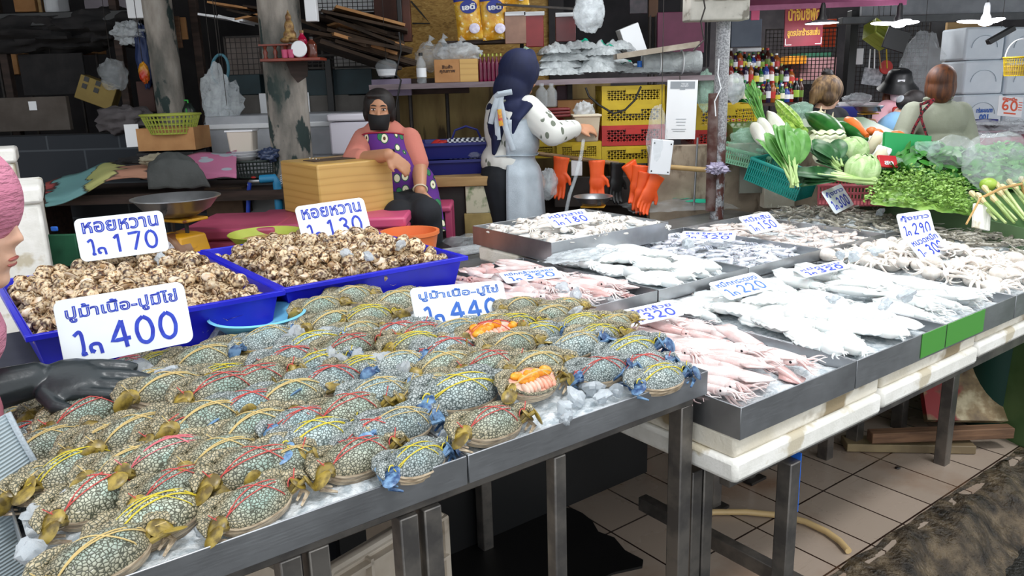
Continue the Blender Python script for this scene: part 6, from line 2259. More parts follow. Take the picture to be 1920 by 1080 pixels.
# styrofoam at the left edge
for i, (x0, y0, x1, y1, Y, dep, lb) in enumerate(((-70, 346, 100, 520, 2.8, .4, 'tall white styrofoam box at the picture edge behind the whelks'), (-80, 276, 36, 352, 3.35, .25, 'white styrofoam lid standing behind the tall styrofoam box'))):
    a, b, c = PY(x0, y1, Y), PY(x1, y1, Y), PY((x0 + x1) / 2, y0, Y)
    w, h = (b - a).length, c.z - a.z
    w = .5
    t = thing('styrofoam_box', lb, 'box', b - V((cos(.5), sin(.5), 0)) * w / 2 - V((0, 0, 0.3 if i == 0 else .0)), .5)
    h += 0.3 if i == 0 else 0
    MB().box((0, dep / 2, h * .5 - .03), (w, dep, h - .06)).build('body', STYRO, t, bevel=.012)
    MB().box((0, dep / 2, h - .03), (w + .02, dep + .02, .06)).build('lid', STYRO, t, bevel=.012)
B('green_tarp', 'green tarp in shadow between the styrofoam box and the scale', 'tarp', 88, 440, 150, 500, 3.0, 0.02, mats('green_tarp', '#0f4a30', '#15583a', .7))
B('blue_clip', 'blue plastic clip beside the styrofoam box', 'clip', 95, 425, 108, 434, 2.95, .01, mats('clip_blue', '#1f63c8'))
# ---- right of the seated woman
t = thing('pink_stool', 'pink plastic stool beside the seated woman', 'stool', PY(824, 452, 3.95) - V((0, 0, .2)))
MB().box((0, .12, .36), (.13, .26, .03)).build('seat', PINKP, t, bevel=.01)
for x in (-.05, .05):
    for y in (.02, .22):
        MB().box((x, y, .17), (.03, .03, .36)).build('leg', PINKP, t)
OT = thing('orange_tub', 'round orange plastic tub behind the blue whelk tray', 'tub', PY(770, 462, 3.35) - V((0, 0, .05)))
MB().lathe([(0, 0), (.10, 0), (.118, .10), (.126, .105), (.126, .118), (.113, .118), (.098, .008), (0, .008)], 36).build('body', ORANGE, OT)
t = tag(MB().box((0, .2, -.35), (.4, .5, .7)).build('support_crate', BLACK, None, PY(770, 462, 3.35) - V((0, -.05, .06))), 'black crate under the orange tub', 'crate')
for i, (y, x0, x1) in enumerate(((332, 798, 918), (300, 794, 922))):
    o = openbox(.40, .34, .085, .006, .02, .012).build('blue_tub', DBLUE, None, PY(x0, y - 30, 4.3 + .0), 0.1)
    tag(o, ('lower dark blue tub of two stacked under the checked basket', 'upper dark blue tub of two stacked under the checked basket')[i], 'tub', 'dark blue tubs')
crumple('red_bag', PY(826, 275, 4.5), (.055, .05, .035), REDP, 'red plastic bag lying in the dark blue tub', 'bag', .3, 2, 0, 41)
CHK = NT('checked_weave')
ck = CHK.n('ShaderNodeTexChecker', i_Scale=75.0)
CHK.l(CHK.vec('Object'), ck.inputs['Vector'])
ck.inputs['Color1'].default_value = lin('#e3e6ec')
ck.inputs['Color2'].default_value = lin('#141a3a')
CHK.l(ck.outputs[0], CHK.b.inputs['Base Color'])
CHK = CHK.m
t = thing('woven_basket', 'navy and white checked woven basket in the dark blue tub', 'basket', PY(876, 296, 4.42))
MB().add(*(lambda o: ([p + V((-.1, -.05, .105)) for p in o.v], o.f))(openbox(.2, .12, .105, .004))).build('body', CHK, t, smooth=False)
MB().tube([(-.08, 0, .1), (-.06, 0, .15), (0, 0, .17), (.06, 0, .15), (.08, 0, .1)], .006, 8).build('handle', DBLUE, t)
crumple('clear_bag', PY(890, 290, 4.36), (.04, .03, .02), BAG, 'small clear bag in front of the checked basket', 'bag', .3, 3, 0, 43)
B('wooden_plank', 'wooden plank under the dark blue tubs', 'plank', 804, 332, 925, 350, 4.2, .4, PLY)
B('dark_cabinet', 'dark cabinet panel under the wooden plank', 'cabinet', 808, 350, 876, 470, 4.25, .35, mats('dark_cab', '#26211f', '#302a27', .6))
MOSS = mats('mossy_styrofoam', '#c9c4ac', '#5f7a48', .8, scale=16, lo=.5, hi=.66)
B('styrofoam_box', 'mossy stained styrofoam box behind the standing woman', 'box', 874, 336, 925, 400, 4.22, .3, MOSS, group='stained boxes')
B('styrofoam_box', 'lower tan stained box behind the standing woman', 'box', 872, 400, 925, 445, 4.22, .3, mats('tan_styro', '#8f7c4c', '#b09a62', .8), group='stained boxes')
# ---- long shelf and its load
t = thing('wall_shelf', 'long worn plank shelf above the crates', 'shelf', PY(1010, 155, 4.75))
MB().box((0.05, .22, 0), (2.05, .46, .03)).build('board', mats('grey_plank', '#6d6064', '#7d7075', .7, stretch=(1, 8, 8)), t)
for x in (-.9, .2, .98):
    MB().box((x, .36, -.08), (.03, .2, .13)).build('bracket', IRON, t)
SZ = PY(1010, 155, 4.75).z + .016


def onshelf(px, Y, dz=0.0):
    p = PY(px, 150, Y)
    return V((p.x, Y, SZ + dz))


bottle('water_bottle', 'clear water bottle standing on the shelf end', onshelf(791, 4.8), .028, .17, BAG, BLACK, None, WHITE)
t = thing('cardboard_carton', 'brown carton half wrapped in tape on the shelf', 'carton', onshelf(856, 4.82))
MB().box((0, .12, .065), (.255, .24, .13)).build('body', CARD, t, bevel=.003)
MB().box((.075, -.0015, .065), (.105, .003, .128)).build('tape', TAPE, t)
text('lettering', 'สินค้า\nคุณภาพ', M('dark_print', '#4a2f1c'), t, .09, .05, (0, 0, 0), .0008, .04).matrix_local = Matrix.Translation((-.05, -.002, .075)) @ Matrix.Rotation(pi / 2, 4, 'X')
for i, (x, w, h, y) in enumerate(((808, .085, .19, 4.95), (833, .05, .15, 4.92), (866, .12, .13, 4.9))):
    z = 0.09 if i == 0 else .13
    t = crumple('tied_bag', onshelf(x, y, z + h * .3), (w, .06, h * .42), BAG if i < 2 else MILK, ('tall tied clear bag against the strand board', 'narrow tied clear bag behind the carton', 'low wide tied bag on top of the carton')[i], 'bag', .28, 2.5, 0, 51 + i)
    MB().tube([(0, 0, h * .36), (0.004, 0, h * .5), (.02, 0, h * .62)], [.03, .008, .022], 10).build('knot', MILK, t)
RED2 = mats('red_syrup', '#5c0f2e', '#7a1840', .1, trans=.2)
for i in range(6):
    for j in range(2):
        bottle('syrup_bottle', 'dark red syrup bottle in the wrapped pack on the shelf', onshelf(902 + i * 7.6, 4.84 + j * .05), .0125, .155, RED2, LIME, 'wrapped syrup bottles')
# snack bags
SNACK = mats('snack_print', '#c98a1f', '#e0b544', .25, scale=22, c3='#f0dfae', s3=40, detail=5)
BLUEO = mats('label_blue', '#1f2f86')
tag(MB().box((0, .1, 0), (.5, .2, .02)).build('snack_shelf', DWOOD, None, PY(905, 78, 5.05)), 'dark narrow shelf under the snack bags', 'shelf')
for i, (x, y, rt) in enumerate(((883, 74, -.09), (930, 74, -.06), (968, 12, 0))):
    t = thing('snack_bag', ('large yellow snack bag on the narrow shelf, first from the strand board', 'large yellow snack bag standing beside the hanging pouches', 'yellow and blue snack bag at the picture top')[i], 'snack bag', PY(x, y, 5.0) + V((0, .03, 0)), 0, None, (0, rt, 0))
    t['group'] = 'snack bags'
    w, h = .158, .27

    def sb(a, b, w=w, h=h):
        return V(((a - .5) * w * (1 - .06 * sin(b * pi)), -.035 * (sin(a * pi) * sin(b * pi)) ** .5 + .004 * noise.noise(V((a * 8, b * 9, i))), b * h))
    MB().grid(sb, 16, 24).grid(lambda a, b: sb(a, b) * 1.0 + V((0, .07 * (sin(a * pi) * sin(b * pi)) ** .5, 0)), 16, 24).build('pack', SNACK, t)
    MB().grid(lambda a, b: sb(a, .82 + .18 * b) + V((0, -.002, 0)), 14, 6).build('blue_header', BLUEO, t)
    MB().lathe([(0, 0), (.05, 0), (.05, .004), (0, .004)], 28, (0.01, -.037, .185), Matrix.Rotation(pi / 2, 3, 'X'), 1, .75).build('blue_oval', BLUEO, t)
    text('lettering', 'เอดี้', WHITE, t, .078, .036, (0, 0, 0), .001, .05).matrix_local = Matrix.Translation((.01, -.0425, .185)) @ Matrix.Rotation(pi / 2, 4, 'X')
    MB().ell((.03, -.038, .06), (.032, .004, .03), 12, 8).build('pale_picture', mats('pale_lilac', '#c9c2dc', '#e3dfef', .3, scale=50), t)
tag(MB().beam((0, 0, 0), PY(1100, 18, 4.95) - PY(930, 8, 4.95), .02, .012).build('hanging_rail', IRON, None, PY(930, 8, 4.95)), 'dark rail that the pouches hang from', 'rail')
for x0, y0, x1, y1, mt, lb in ((947, 22, 988, 82, mats('tan_pouch', '#7b5a4a', '#8f6b58', .25), 'tan clear pouch hanging under the dark rail'), (986, 22, 1020, 88, mats('red_pouch', '#6e1418', '#7c1a1e', .3), 'deep red flat pouch hanging under the dark rail'),
                               (1042, 24, 1080, 78, mats('maroon_pouch', '#451518', '#52191c', .35), 'maroon pouch hanging behind the large clear bag')):
    t = B('hanging_pouch', lb, 'pouch', x0, y0, x1, y1, 5.0, .025, mt, group='hanging pouches')
    MB().box((0, -.002, (PY(x0, y0, 5.0).z - PY(x0, y1, 5.0).z) - .01), (.12, .008, .022)).build('white_header', WHITE, t)
tag(MB().lathe([(0.02, -.02), (.035, -.02), (.035, .02), (.02, .02), (.02, -.02)], 24).build('tape_roll', mats('dark_tape', '#2a1f33'), None, onshelf(958, 4.85, .11)), 'dark tape roll above the navy headscarf', 'tape roll')
crumple('green_bag', onshelf(988, 4.9, .12), (.045, .04, .06), GBAG, 'pale green bag behind the navy headscarf', 'bag', .3, 3, 0, 57)
crumple('blue_bag', onshelf(997, 4.85, .06), (.04, .04, .04), mats('royal_bag', '#202a8c', '#2a35a0', .4), 'royal blue bag behind the navy headscarf', 'bag', .3, 3, 0, 58)
o = crumple('hanging_bag', PY(1104, 22, 4.7), (.085, .05, .11), MILK, 'large cloudy bag hanging from the rail over the grey packs', 'bag', .2, 2, 0, 59)
# packs of folded bags
k = 0
for (px, Y, dz, w, h, rz) in ((1045, 4.78, .02, .30, .035, 0), (1050, 4.82, .06, .28, .035, .1), (1060, 4.84, .10, .30, .035, -.1), (1050, 4.88, .14, .26, .03, .05), (1085, 4.86, .165, .2, .03, .1), (1040, 4.8, .145, .16, .03, .2),
                              (1110, 4.78, .03, .22, .04, .1), (1150, 4.8, .03, .26, .04, -.1), (1130, 4.84, .08, .26, .035, .1), (1128, 4.84, .125, .22, .04, -.35), (1160, 4.88, .155, .18, .03, -.3),
                              (1210, 4.78, .02, .30, .03, 0), (1250, 4.8, .02, .28, .03, .05)):
    k += 1
    o = flatbag('bag_pack', onshelf(px, Y + .15, dz), w, .28, h * 2.3, rz, 60 + k, 'grey pack of folded plastic bags heaped on the long shelf', GREYBAG, k in (5, 8, 10), 'packs of folded bags')
t = thing('bag_roll', 'thick roll of grey bags bound with white cord at the shelf end', 'bag roll', onshelf(1258, 4.85, .075))
m = MB()
m.tube([(-.17 + .34 * i / 14, 0, 0) for i in range(15)], [.062 * (1 + .12 * noise.noise(V((i * .8, 3, 1)))) for i in range(15)], 22)
m.build('roll', GREYBAG, t)
for x in (-.07, .06):
    MB().tube([(x, .067 * cos(a), .067 * sin(a)) for a in [2 * pi * q / 20 for q in range(21)]], .004, 6).build('cord', WHITE, t)
tag(MB().beam((0, 0, 0), PY(1314, 80, 4.65) - PY(1158, 104, 4.65), .16, .03).build('pale_plank', mats('pale_plank', '#b3a99b', '#8f8577', .7), None, PY(1158, 104, 4.65) + V((0, .10, -.005)), smooth=False), 'pale weathered plank lying tilted over the grey packs', 'plank')
MB().lathe([(0, 0), (.014, 0), (.014, .035), (0, .035)], 16, (-.19, -.03, -.02)).build('blue_bottle_cap', mats('cap_blue', '#1f6fd0'), t)
t = B('white_carton', 'white carton tilted behind the grey packs', 'carton', 1178, 45, 1215, 100, 5.15, .12, WHITE)
t.rotation_euler = (0, radians(-20), .1)
B('maroon_board', 'maroon panel behind the pale plank', 'panel', 1232, 22, 1320, 100, 5.4, .03, mats('maroon_panel', '#54203a', '#5f2642', .6))
B('picture_frame', 'dark framed poster hanging above the maroon panel', 'frame', 1180, -30, 1214, 26, 5.45, .02, mats('poster', '#1d1a22', '#3a2c35', .4, scale=20))
B('dark_board', 'dark board between the poster and the maroon panel', 'board', 1216, -30, 1234, 32, 5.5, .02, mats('brown_bd', '#4a3120', '#5a3d28', .7))
B('black_partition', 'black panel behind the hanging pouches', 'panel', 1000, -30, 1330, 130, 6.0, .03, mats('dusk_panel', '#201f22', '#2a282c', .9))


def crate(name, label, x0, y0, x1, y1, Y, dep, mat, group, rz=0.0, cells=9):
    a, b, c = PY(x0, y1, Y), PY(x1, y1, Y), PY((x0 + x1) / 2, y0, Y)
    w, h = (b - a).length, c.z - (a.z + b.z) / 2
    t = thing(name, label, 'crate', (a + b) / 2, rz, group)
    m = MB()
    for z in (.012, h - .014):
        for y in (0.0, dep):
            m.box((0, y, z), (w, .014, .026))
        for x in (-w / 2, w / 2):
            m.box((x, dep / 2, z), (.014, dep, .026))
    for x in (-w / 2 + .01, w / 2 - .01):
        for y in (.0, dep):
            m.box((x, y, h / 2), (.03, .016, h))
    m.build('frame', mat, t, smooth=False)
    nx, nz_ = cells, 3
    for y in (0.0, dep):
        m = MB()
        for i in range(nx):
            for q in range(nz_):
                xa, xb = -w / 2 + .02 + (w - .04) * i / nx, -w / 2 + .02 + (w - .04) * (i + 1) / nx
                za, zb = .02 + (h - .04) * q / nz_, .02 + (h - .04) * (q + 1) / nz_
                m.beam((xa, y, za), (xb, y, zb), .007, .006, up=(0, 1, 0))
                m.beam((xa, y, zb), (xb, y, za), .007, .006, up=(0, 1, 0))
        m.build('lattice_panel', mat, t, smooth=False)
    MB().box((0, -.006, h * .7), (.09, .012, h * .28)).build('handle_plate', mat, t)
    MB().box((0, dep / 2, .012), (w - .02, dep - .02, .008)).build('bottom', mat, t)
    m = MB()
    for x in (-w / 2 + .004, w / 2 - .004):
        for i in range(5):
            m.box((x, dep * (i + .5) / 5, h / 2), (.006, .02, h - .04))
    m.build('side_slats', mat, t, smooth=False)
    return t


GR = 'stacked plastic crates'
for y0, y1, mt, lb in ((160, 196, YELP, 'yellow crate at the top of the stack beside the cable'), (196, 234, YELP, 'yellow crate second from the top of the stack beside the beige bucket'),
                       (234, 273, REDP, 'red crate third in the stack beside the beige bucket'), (272, 306, YELP, 'yellow crate at the bottom of the stack, over the orange gloves')):
    crate('plastic_crate', lb, 1130, y0, 1244, y1, 4.78, .34, mt, GR)
crate('plastic_crate', 'yellow crate under the beige bucket', 1046, 266, 1126, 302, 4.78, .34, YELP, GR)
crate('plastic_crate', 'yellow crate beside the silver apron', 1000, 258, 1044, 296, 4.84, .34, YELP, GR, 0, 5)
crate('plastic_crate', 'red crate end beside the silver apron', 1000, 226, 1060, 258, 4.86, .34, REDP, GR, 0, 5)
crate('plastic_crate', 'yellow crate set back behind the placard', 1248, 160, 1300, 240, 4.95, .34, YELP, GR, 0, 5)
crate('plastic_crate', 'yellow crate behind the steel pole', 1306, 196, 1420, 242, 4.9, .36, YELP, GR)
crate('plastic_crate', 'red crate under the yellow one behind the steel pole', 1302, 242, 1430, 275, 4.9, .36, REDP, GR)
t = thing('beige_bucket', 'beige square bucket that the standing woman reaches into', 'bucket', PY(1101, 266, 4.5))
MB().hexa([(-.06, 0, 0), (.06, 0, 0), (.06, .13, 0), (-.06, .13, 0), (-.073, -.01, .145), (.073, -.01, .145), (.073, .145, .145), (-.073, .145, .145)]).build('body', mats('beige_plastic', '#b6a891', '#c0b39c', .5), t, bevel=.008)
MB().box((0, .065, .142), (.16, .17, .012)).build('rim', mats('beige_plastic2', '#c6baa4'), t, bevel=.004)
crumple('wet_cloth', PY(1095, 208, 4.58), (.055, .05, .05), MILK, 'clear bag standing in the beige bucket', 'bag', .25, 2.5, 0, 81)
hp = [(1094, 262), (1090, 290), (1080, 330), (1068, 365), (1061, 400)]
tag(MB().tube([PY(x, y, 4.4 - .05 * i) - PY(1094, 262, 4.4) for i, (x, y) in enumerate(hp)], .010, 8).build('clear_hose', BAG, None, PY(1094, 262, 4.4)), 'clear hose hanging down from the beige bucket', 'hose')
for i, x in enumerate((1016, 1034)):
    bottle('water_bottle', 'clear drink bottle on the ledge behind the standing woman', PY(x, 200, 4.72), .034, .13, BAG, BAG, 'clear bottles on the ledge')
for i in range(3):
    B('red_tray', 'dark red tray in the small pile on the ledge', 'tray', 1026, 215 - 6 * i, 1070, 220 - 6 * i, 4.66, .16, mats('dark_red', '#6e1a1c'), group='dark red trays')
B('brown_carton', 'brown carton behind the dark red trays', 'carton', 1046, 187, 1112, 218, 4.95, .2, CARD)
B('dark_red_box', 'dark box with bottles under the shelf', 'box', 1044, 160, 1072, 188, 5.05, .2, mats('plum_box', '#3a1626', '#4a2032', .5))
cv = [(1098, 164), (1104, 180), (1122, 196), (1150, 213), (1172, 206), (1190, 188), (1202, 162)]
tag(MB().tube([PY(x, y, 4.7) - PY(1098, 164, 4.7) for x, y in cv], .006, 6).build('power_cable', BLACK, None, PY(1098, 164, 4.7)), 'black cable looping in front of the yellow crates', 'cable')
cv = [(1044, 170), (1048, 180), (1041, 185), (1045, 165)]
# rail with gloves
tag(MB().tube([V((0, 0, 0)), PY(1160, 307, 4.6) - PY(1000, 287, 4.6)], .012, 8).build('wooden_rail', mats('rail_wood', '#7a6040', '#8a6f4c', .7), None, PY(1000, 287, 4.6)), 'thin wooden rail along the crates holding orange gloves', 'rail')
tag(MB().tube([V((0, 0, 0)), PY(1342, 320, 4.42) - PY(1238, 312, 4.5)], .014, 10).build('bamboo_rod', mats('bamboo', '#a98a56', '#b99a64', .5), None, PY(1238, 312, 4.5)), 'bamboo rod end tied to the steel pole', 'rod')


def glove(p, rotz, tilt, label, curl, mat=ORUB, s=1.0):
    m = MB()
    hand(m, V((0, 0, -.06)), (0, 0, -1), (0, 1, 0), 1.15 * s, curl, 1, .12)
    m.tube([(0, 0, .01), (0, 0, -.03), (0, 0, -.09)], [.05 * s, .043 * s, .04 * s], 14, flat=.4, up=(0, 1, 0))
    o = m.build('rubber_glove', mat, None, p, rot=(0, tilt, rotz), remesh=.005, smo=2)
    return tag(o, label, 'glove', 'orange rubber gloves')


for i, (x, y, tl, lb) in enumerate(((1052, 297, .12, 'orange rubber glove hanging next to the white cloth'), (1118, 303, 0, 'orange rubber glove hanging above the scale pan'), (1178, 308, -.5, 'orange rubber glove with fingers spread, hung beside the dark glove'),
                                    (1198, 312, .1, 'orange rubber glove hanging in the middle of the bunch'), (1210, 325, .2, 'lowest orange rubber glove of the bunch'), (1230, 330, .5, 'orange rubber glove under the white adapter'))):
    glove(PY(x, y, 4.55 - .02 * i) + V((0, -.03, 0)), .3 * (i % 3 - 1), tl, lb, .2 + .15 * (i % 2))
glove(PY(1158, 308, 4.6), 0.4, .1, 'dark rubber glove hanging beside the orange ones', .3, BLACK)
B('white_cloth', 'white folded cloth hanging on the wooden rail', 'cloth', 1071, 300, 1092, 330, 4.6, .015, WHITE)
crumple('white_bag', PY(1027, 345, 4.45), (.055, .05, .085), MILK, 'white plastic bag hanging under the rail by the silver apron', 'bag', .2, 2, 0, 83)
B('dark_plinth_board', 'dark board below the glove rail', 'board', 1040, 330, 1330, 385, 4.75, .04, mats('plinth_board', '#2e2826', '#3a322f', .8))
# adapter in a bag, placard
t = B('power_adapter', 'white plastic control box hanging in a clear bag under the placard', 'adapter', 1216, 262, 1256, 327, 4.35, .04, WHITE)
t.rotation_euler = (0, radians(6), 0)
m = MB()
for x in (-.045, .045):
    for z in (.015, .165):
        m.lathe([(0, 0), (.004, 0), (.004, .002)], 10, (x, -.002, z), Matrix.Rotation(pi / 2, 3, 'X'))
m.build('screws', BLACK, t)
o = crumple('clear_bag', PY(1232, 262, 4.38), (.055, .035, .17), BAG, 'clear bag around the white control box', 'bag', .18, 2, 0, 84)
a, b = PY(1247, 262, 4.2), PY(1302, 260, 4.2)
t = tag(pxbox('payment_placard', 1247, 150, 1303, 261, 4.7, .004, WHITE, None, .0005), 'white payment placard hanging from the long shelf', 'placard')
t.rotation_euler = (0, radians(1.5), 0)
hgt = PY(1275, 150, 4.7).z - PY(1275, 261, 4.7).z
MB().box((0, -.001, hgt - .028), (.14, .002, .04)).build('grey_band', mats('band_grey', '#8b9196'), t)
tx = text('lettering', 'THAI QR\nPAYMENT', WHITE, t, .045, .022, (0, 0, 0), .0006, .03)
tx.matrix_local = Matrix.Translation((.012, -.0025, hgt - .028)) @ Matrix.Rotation(pi / 2, 4, 'X')
GRP = mats('grey_print', '#9aa0a6')
m = MB()
for i, (w, z) in enumerate(((.03, .245), (.06, .10), (.055, .085), (.05, .07), (.085, .05), (.07, .04))):
    m.box((0 - (.01 if i > 3 else 0), -.001, hgt * z / .29), (w, .0015, .003 if i else .006))
m.build('print_lines', GRP, t)
tag(MB().tube([(0, 0, 0), (0, .01, .03)], .003, 6).build('hook', IRON, None, PY(1275, 150, 4.7)), 'small wire hook above the white placard', 'hook')
# ---- steel pole group
GALV = NT('speckled_galvanised')
c0 = GALV.ramp(GALV.noise(GALV.vec('Object'), 120, 3), [(0.42, '#76777b'), (0.58, '#a5a6a9')])
sxz = GALV.n('ShaderNodeSeparateXYZ')
GALV.l(GALV.vec('Object'), sxz.inputs[0])
rust = GALV.ramp(GALV.noise(GALV.vec('Object', (1, 1, .6)), 26, 5), [(0.46, '#000000'), (0.54, '#ffffff')])
low = GALV.ramp(sxz.outputs[2], [(1.05, '#ffffff'), (1.0, '#ffffff')])
mr = GALV.n('ShaderNodeMapRange')
mr.inputs[1].default_value, mr.inputs[2].default_value, mr.inputs[3].default_value, mr.inputs[4].default_value = 1.1, 1.35, 1.0, 0.0
GALV.l(sxz.outputs[2], mr.inputs[0])
GALV.l(GALV.mix(GALV.mix(1.0, rust, mr.outputs[0], 'MULTIPLY'), c0, '#55302a'), GALV.b.inputs['Base Color'])
GALV.set(Roughness=0.55)
GALV = GALV.m
pole('steel_pole', PY(1356, 60, 4.3), PY(1344, 390, 4.3), .036, GALV, 'speckled grey steel pole with rust at its foot, carrying the fuse box')
tag(MB().tube([PY(1338, 175, 4.28) - PY(1332, 395, 4.28), V((0, 0, 0))], .027, 16).build('rusty_pipe', mats('rust_pipe', '#6b5a55', '#47241c', .7, scale=14), None, PY(1332, 395, 4.28)), 'short rusty pipe strapped to the steel pole', 'pipe')
tag(MB().tube([PY(1308, 258, 4.5) - PY(1301, 385, 4.5), V((0, 0, 0))], .006, 8).build('thin_rod', STEEL, None, PY(1301, 385, 4.5)), 'thin metal rod leaning before the stained concrete', 'rod')
cv = [(1348, 110), (1346, 140), (1352, 165), (1340, 190), (1342, 218)]
tag(MB().tube([PY(x, y, 4.22) - PY(1348, 110, 4.22) for x, y in cv], .003, 6).build('binding_string', WHITE, None, PY(1348, 110, 4.22)), 'white cord tied around the steel pole', 'cord')
crumple('binding_strip', PY(1345, 316, 4.23), (.05, .05, .025), mats('lilac_strip', '#8f87a5', '#b5aec4', .5), 'frayed lilac strips binding the bamboo rod to the pole', 'binding', .7, 3.5, -.3, 90)
t = thing('fuse_box', 'large dirty white fuse box on top of the steel pole', 'fuse box', PY(1350, 36, 4.18), .12)
MB().box((0, .06, .09), (.31, .12, .19)).build('case', mats('dirty_white', '#b5b1a8', '#9a968d', .6, c3='#6d685e', s3=12), t, bevel=.008)
for x in (-.1, 0, .1):
    MB().box((x, -.006, .12), (.07, .02, .06)).build('socket', mats('socket', '#c2beb4'), t, bevel=.004)
tag(MB().tube([PY(x, y, 4.1) - PY(1318, -10, 4.1) for x, y in ((1318, -10), (1322, 15), (1314, 40), (1320, 75), (1300, 95))], .004, 6).build('fuse_box_wire', IRON, None, PY(1318, -10, 4.1)), 'thin dark wire dangling from the fuse box', 'wire')
# ---------------------------------------------------------------- vegetable stall and the stalls beyond


def PS(px, py, dz=0.0):
    """point on the sloping vegetable bank"""
    d = ray(px, py)
    k = (0.196 + dz - HC) / (d.z - 0.22 * d.y)
    return EYE + d * k


SL = 0.22
VG = mats('green_painted_board', '#3f5f35', '#557548', .35, scale=4)
top = [(1.845, 4.12), (2.07, 2.98), (3.5, 2.98), (3.5, 4.12), (2.28, 4.12), (2.15, 4.92), (1.32, 4.92), (1.32, 4.76), (1.86, 4.74)]
vs = [V((x, y, 0.165 + SL * y)) for x, y in top]
n_ = len(top)
m = MB()
m.add(vs + [V((x, y, 0.0)) for x, y in top], [tuple(range(n_))] + [(i, (i + 1) % n_, (i + 1) % n_ + n_, i + n_) for i in range(n_)])
tag(m.build('vegetable_stand', VG, None, smooth=False), 'sloping green stand carrying the vegetables', 'stand')
tag(MB().beam((0, 0, 0), V((2.06, 2.95, .84)) - V((1.82, 4.12, .87)), .012, .12).build('edge_board', NT('green_glass_edge').set(Base_Color=lin('#64805a'), Roughness=.25).m, None, V((1.81, 4.12, .86)), smooth=False), 'shiny green edge board along the shrimp trays', 'board')


def along(name, label, cat, p, q, prof, mat, group=None, n=14, bend=0.0, extra=None, rib=0):
    """a vegetable lying from p to q; prof: radii along it"""
    p, q = V(p), V(q)
    d = q - p
    s = d.cross(V((0, 0, 1))).normalized()
    N = 18
    pts, rr = [], []
    for i in range(N + 1):
        f = i / N
        k = f * (len(prof) - 1)
        a = int(min(k, len(prof) - 2))
        rr.append(prof[a] + (prof[a + 1] - prof[a]) * (k - a))
        pts.append(d * f + s * bend * sin(f * pi))
    m = MB().tube(pts, rr, n)
    if rib:
        for r_ in range(N + 1):
            for j in range(n):
                i = r_ * n + j
                m.v[i] = pts[r_] + (m.v[i] - pts[r_]) * (1.08 if j % 2 else 0.9) * (1 + .04 * noise.noise(m.v[i] * 60))
    o = m.build(name, mat, None, p, ang=70)
    return tag(o, label, cat, group)


DAI = mats('daikon_skin', '#e6e6d8', '#f0f0e6', .4, rnd=.03)
for i, (a, b, c, d_, lb) in enumerate(((1412, 232, 1432, 268, 'slim white daikon next to the bagged greens'), (1424, 222, 1448, 268, 'thick white daikon between two others'), (1440, 210, 1478, 262, 'white daikon beside the pale green gourds'))):
    along('daikon', lb, 'daikon', PS(a, b, .06), PS(c, d_, .06), [.008, .03, .036, .036, .032, .018], DAI, 'daikon radishes')
GOU = NT('ribbed_gourd')
wv = GOU.n('ShaderNodeTexNoise', i_Scale=40.0)
GOU.l(GOU.vec('Object', (1, 1, 1), rnd=True), wv.inputs['Vector'])
GOU.l(GOU.ramp(wv.outputs[0], [(.4, '#6f9c35'), (.6, '#a9c95f')]), GOU.b.inputs['Base Color'])
GOU.set(Roughness=.4)
GOU = GOU.m
for i, (a, b, c, d_, lb) in enumerate(((1456, 190, 1506, 240, 'pale green ribbed gourd on top of the others'), (1460, 212, 1496, 256, 'pale green ribbed gourd under the first'), (1500, 240, 1512, 260, 'pale green ribbed gourd end low between the daikon and dark gourd'))):
    along('ribbed_gourd', lb, 'gourd', PS(a, b, .09 - .03 * i), PS(c, d_, .09 - .03 * i), [.01, .028, .036, .036, .03, .008], GOU, 'ribbed gourds', 20, .01, None, 1)
DGR = mats('dark_green_skin', '#1f5a22', '#2f7230', .3, scale=14)
along('winter_gourd', 'large dark green gourd beside the ribbed gourds', 'gourd', PS(1512, 214, .07), PS(1580, 262, .07), [.012, .045, .055, .054, .045, .015], DGR, bend=-.02)
along('winter_gourd', 'smaller dark green gourd under the carrot', 'gourd', PS(1562, 233, .06), PS(1625, 262, .05), [.012, .036, .042, .04, .034, .012], DGR, bend=-.015)
CAR = mats('carrot_skin', '#dd6a2a', '#e67a38', .4)
along('carrot', 'thick orange carrot pointing over the dark gourd', 'carrot', PS(1588, 225, .09), PS(1626, 255, .07), [.02, .034, .033, .024, .018, .012], CAR)
for i, (x, y) in enumerate(((1634, 246), (1646, 250), (1680, 258))):
    tag(MB().ell((0, 0, 0), (.028, .028, .024) if i < 2 else (.05, .04, .036), 18, 12).build('orange_tomato', CAR, None, PS(x, y, .07)), ('small orange tomato by the carrot tip', 'small orange tomato beside the white pack', 'large orange fruit behind the yellow peppers')[i], 'tomato')
PEP = mats('yellow_pepper_skin', '#e0b416', '#ebc42a', .2)
for i, (x, y) in enumerate(((1660, 263), (1676, 279))):
    t = tag(MB().ell((0, 0, 0), (.048, .034, .034), 24, 12, None, lambda d: 1 + .09 * cos(4 * atan2(d.y, d.z))).build('yellow_pepper', PEP, None, PS(x, y, .06), .3), ('yellow bell pepper beside the orange fruit', 'yellow bell pepper in front of the green panel')[i], 'pepper')
    MB().tube([(-.042, 0, .005), (-.062, .004, .012)], .006, 7).build('stem', DGR, t)
CAB = NT('cabbage_leaf')
CAB.l(CAB.ramp(CAB.noise(CAB.vec('Object', (1, 1, 1)), 10, 5, dist=2.0), [(.4, '#9cc07a'), (.6, '#c6dba6')]), CAB.b.inputs['Base Color'])
CAB.set(Roughness=.45)
CAB.bump(CAB.noise(CAB.vec('Object'), 12, 4, dist=2.5), .5, .01)
CAB = CAB.m
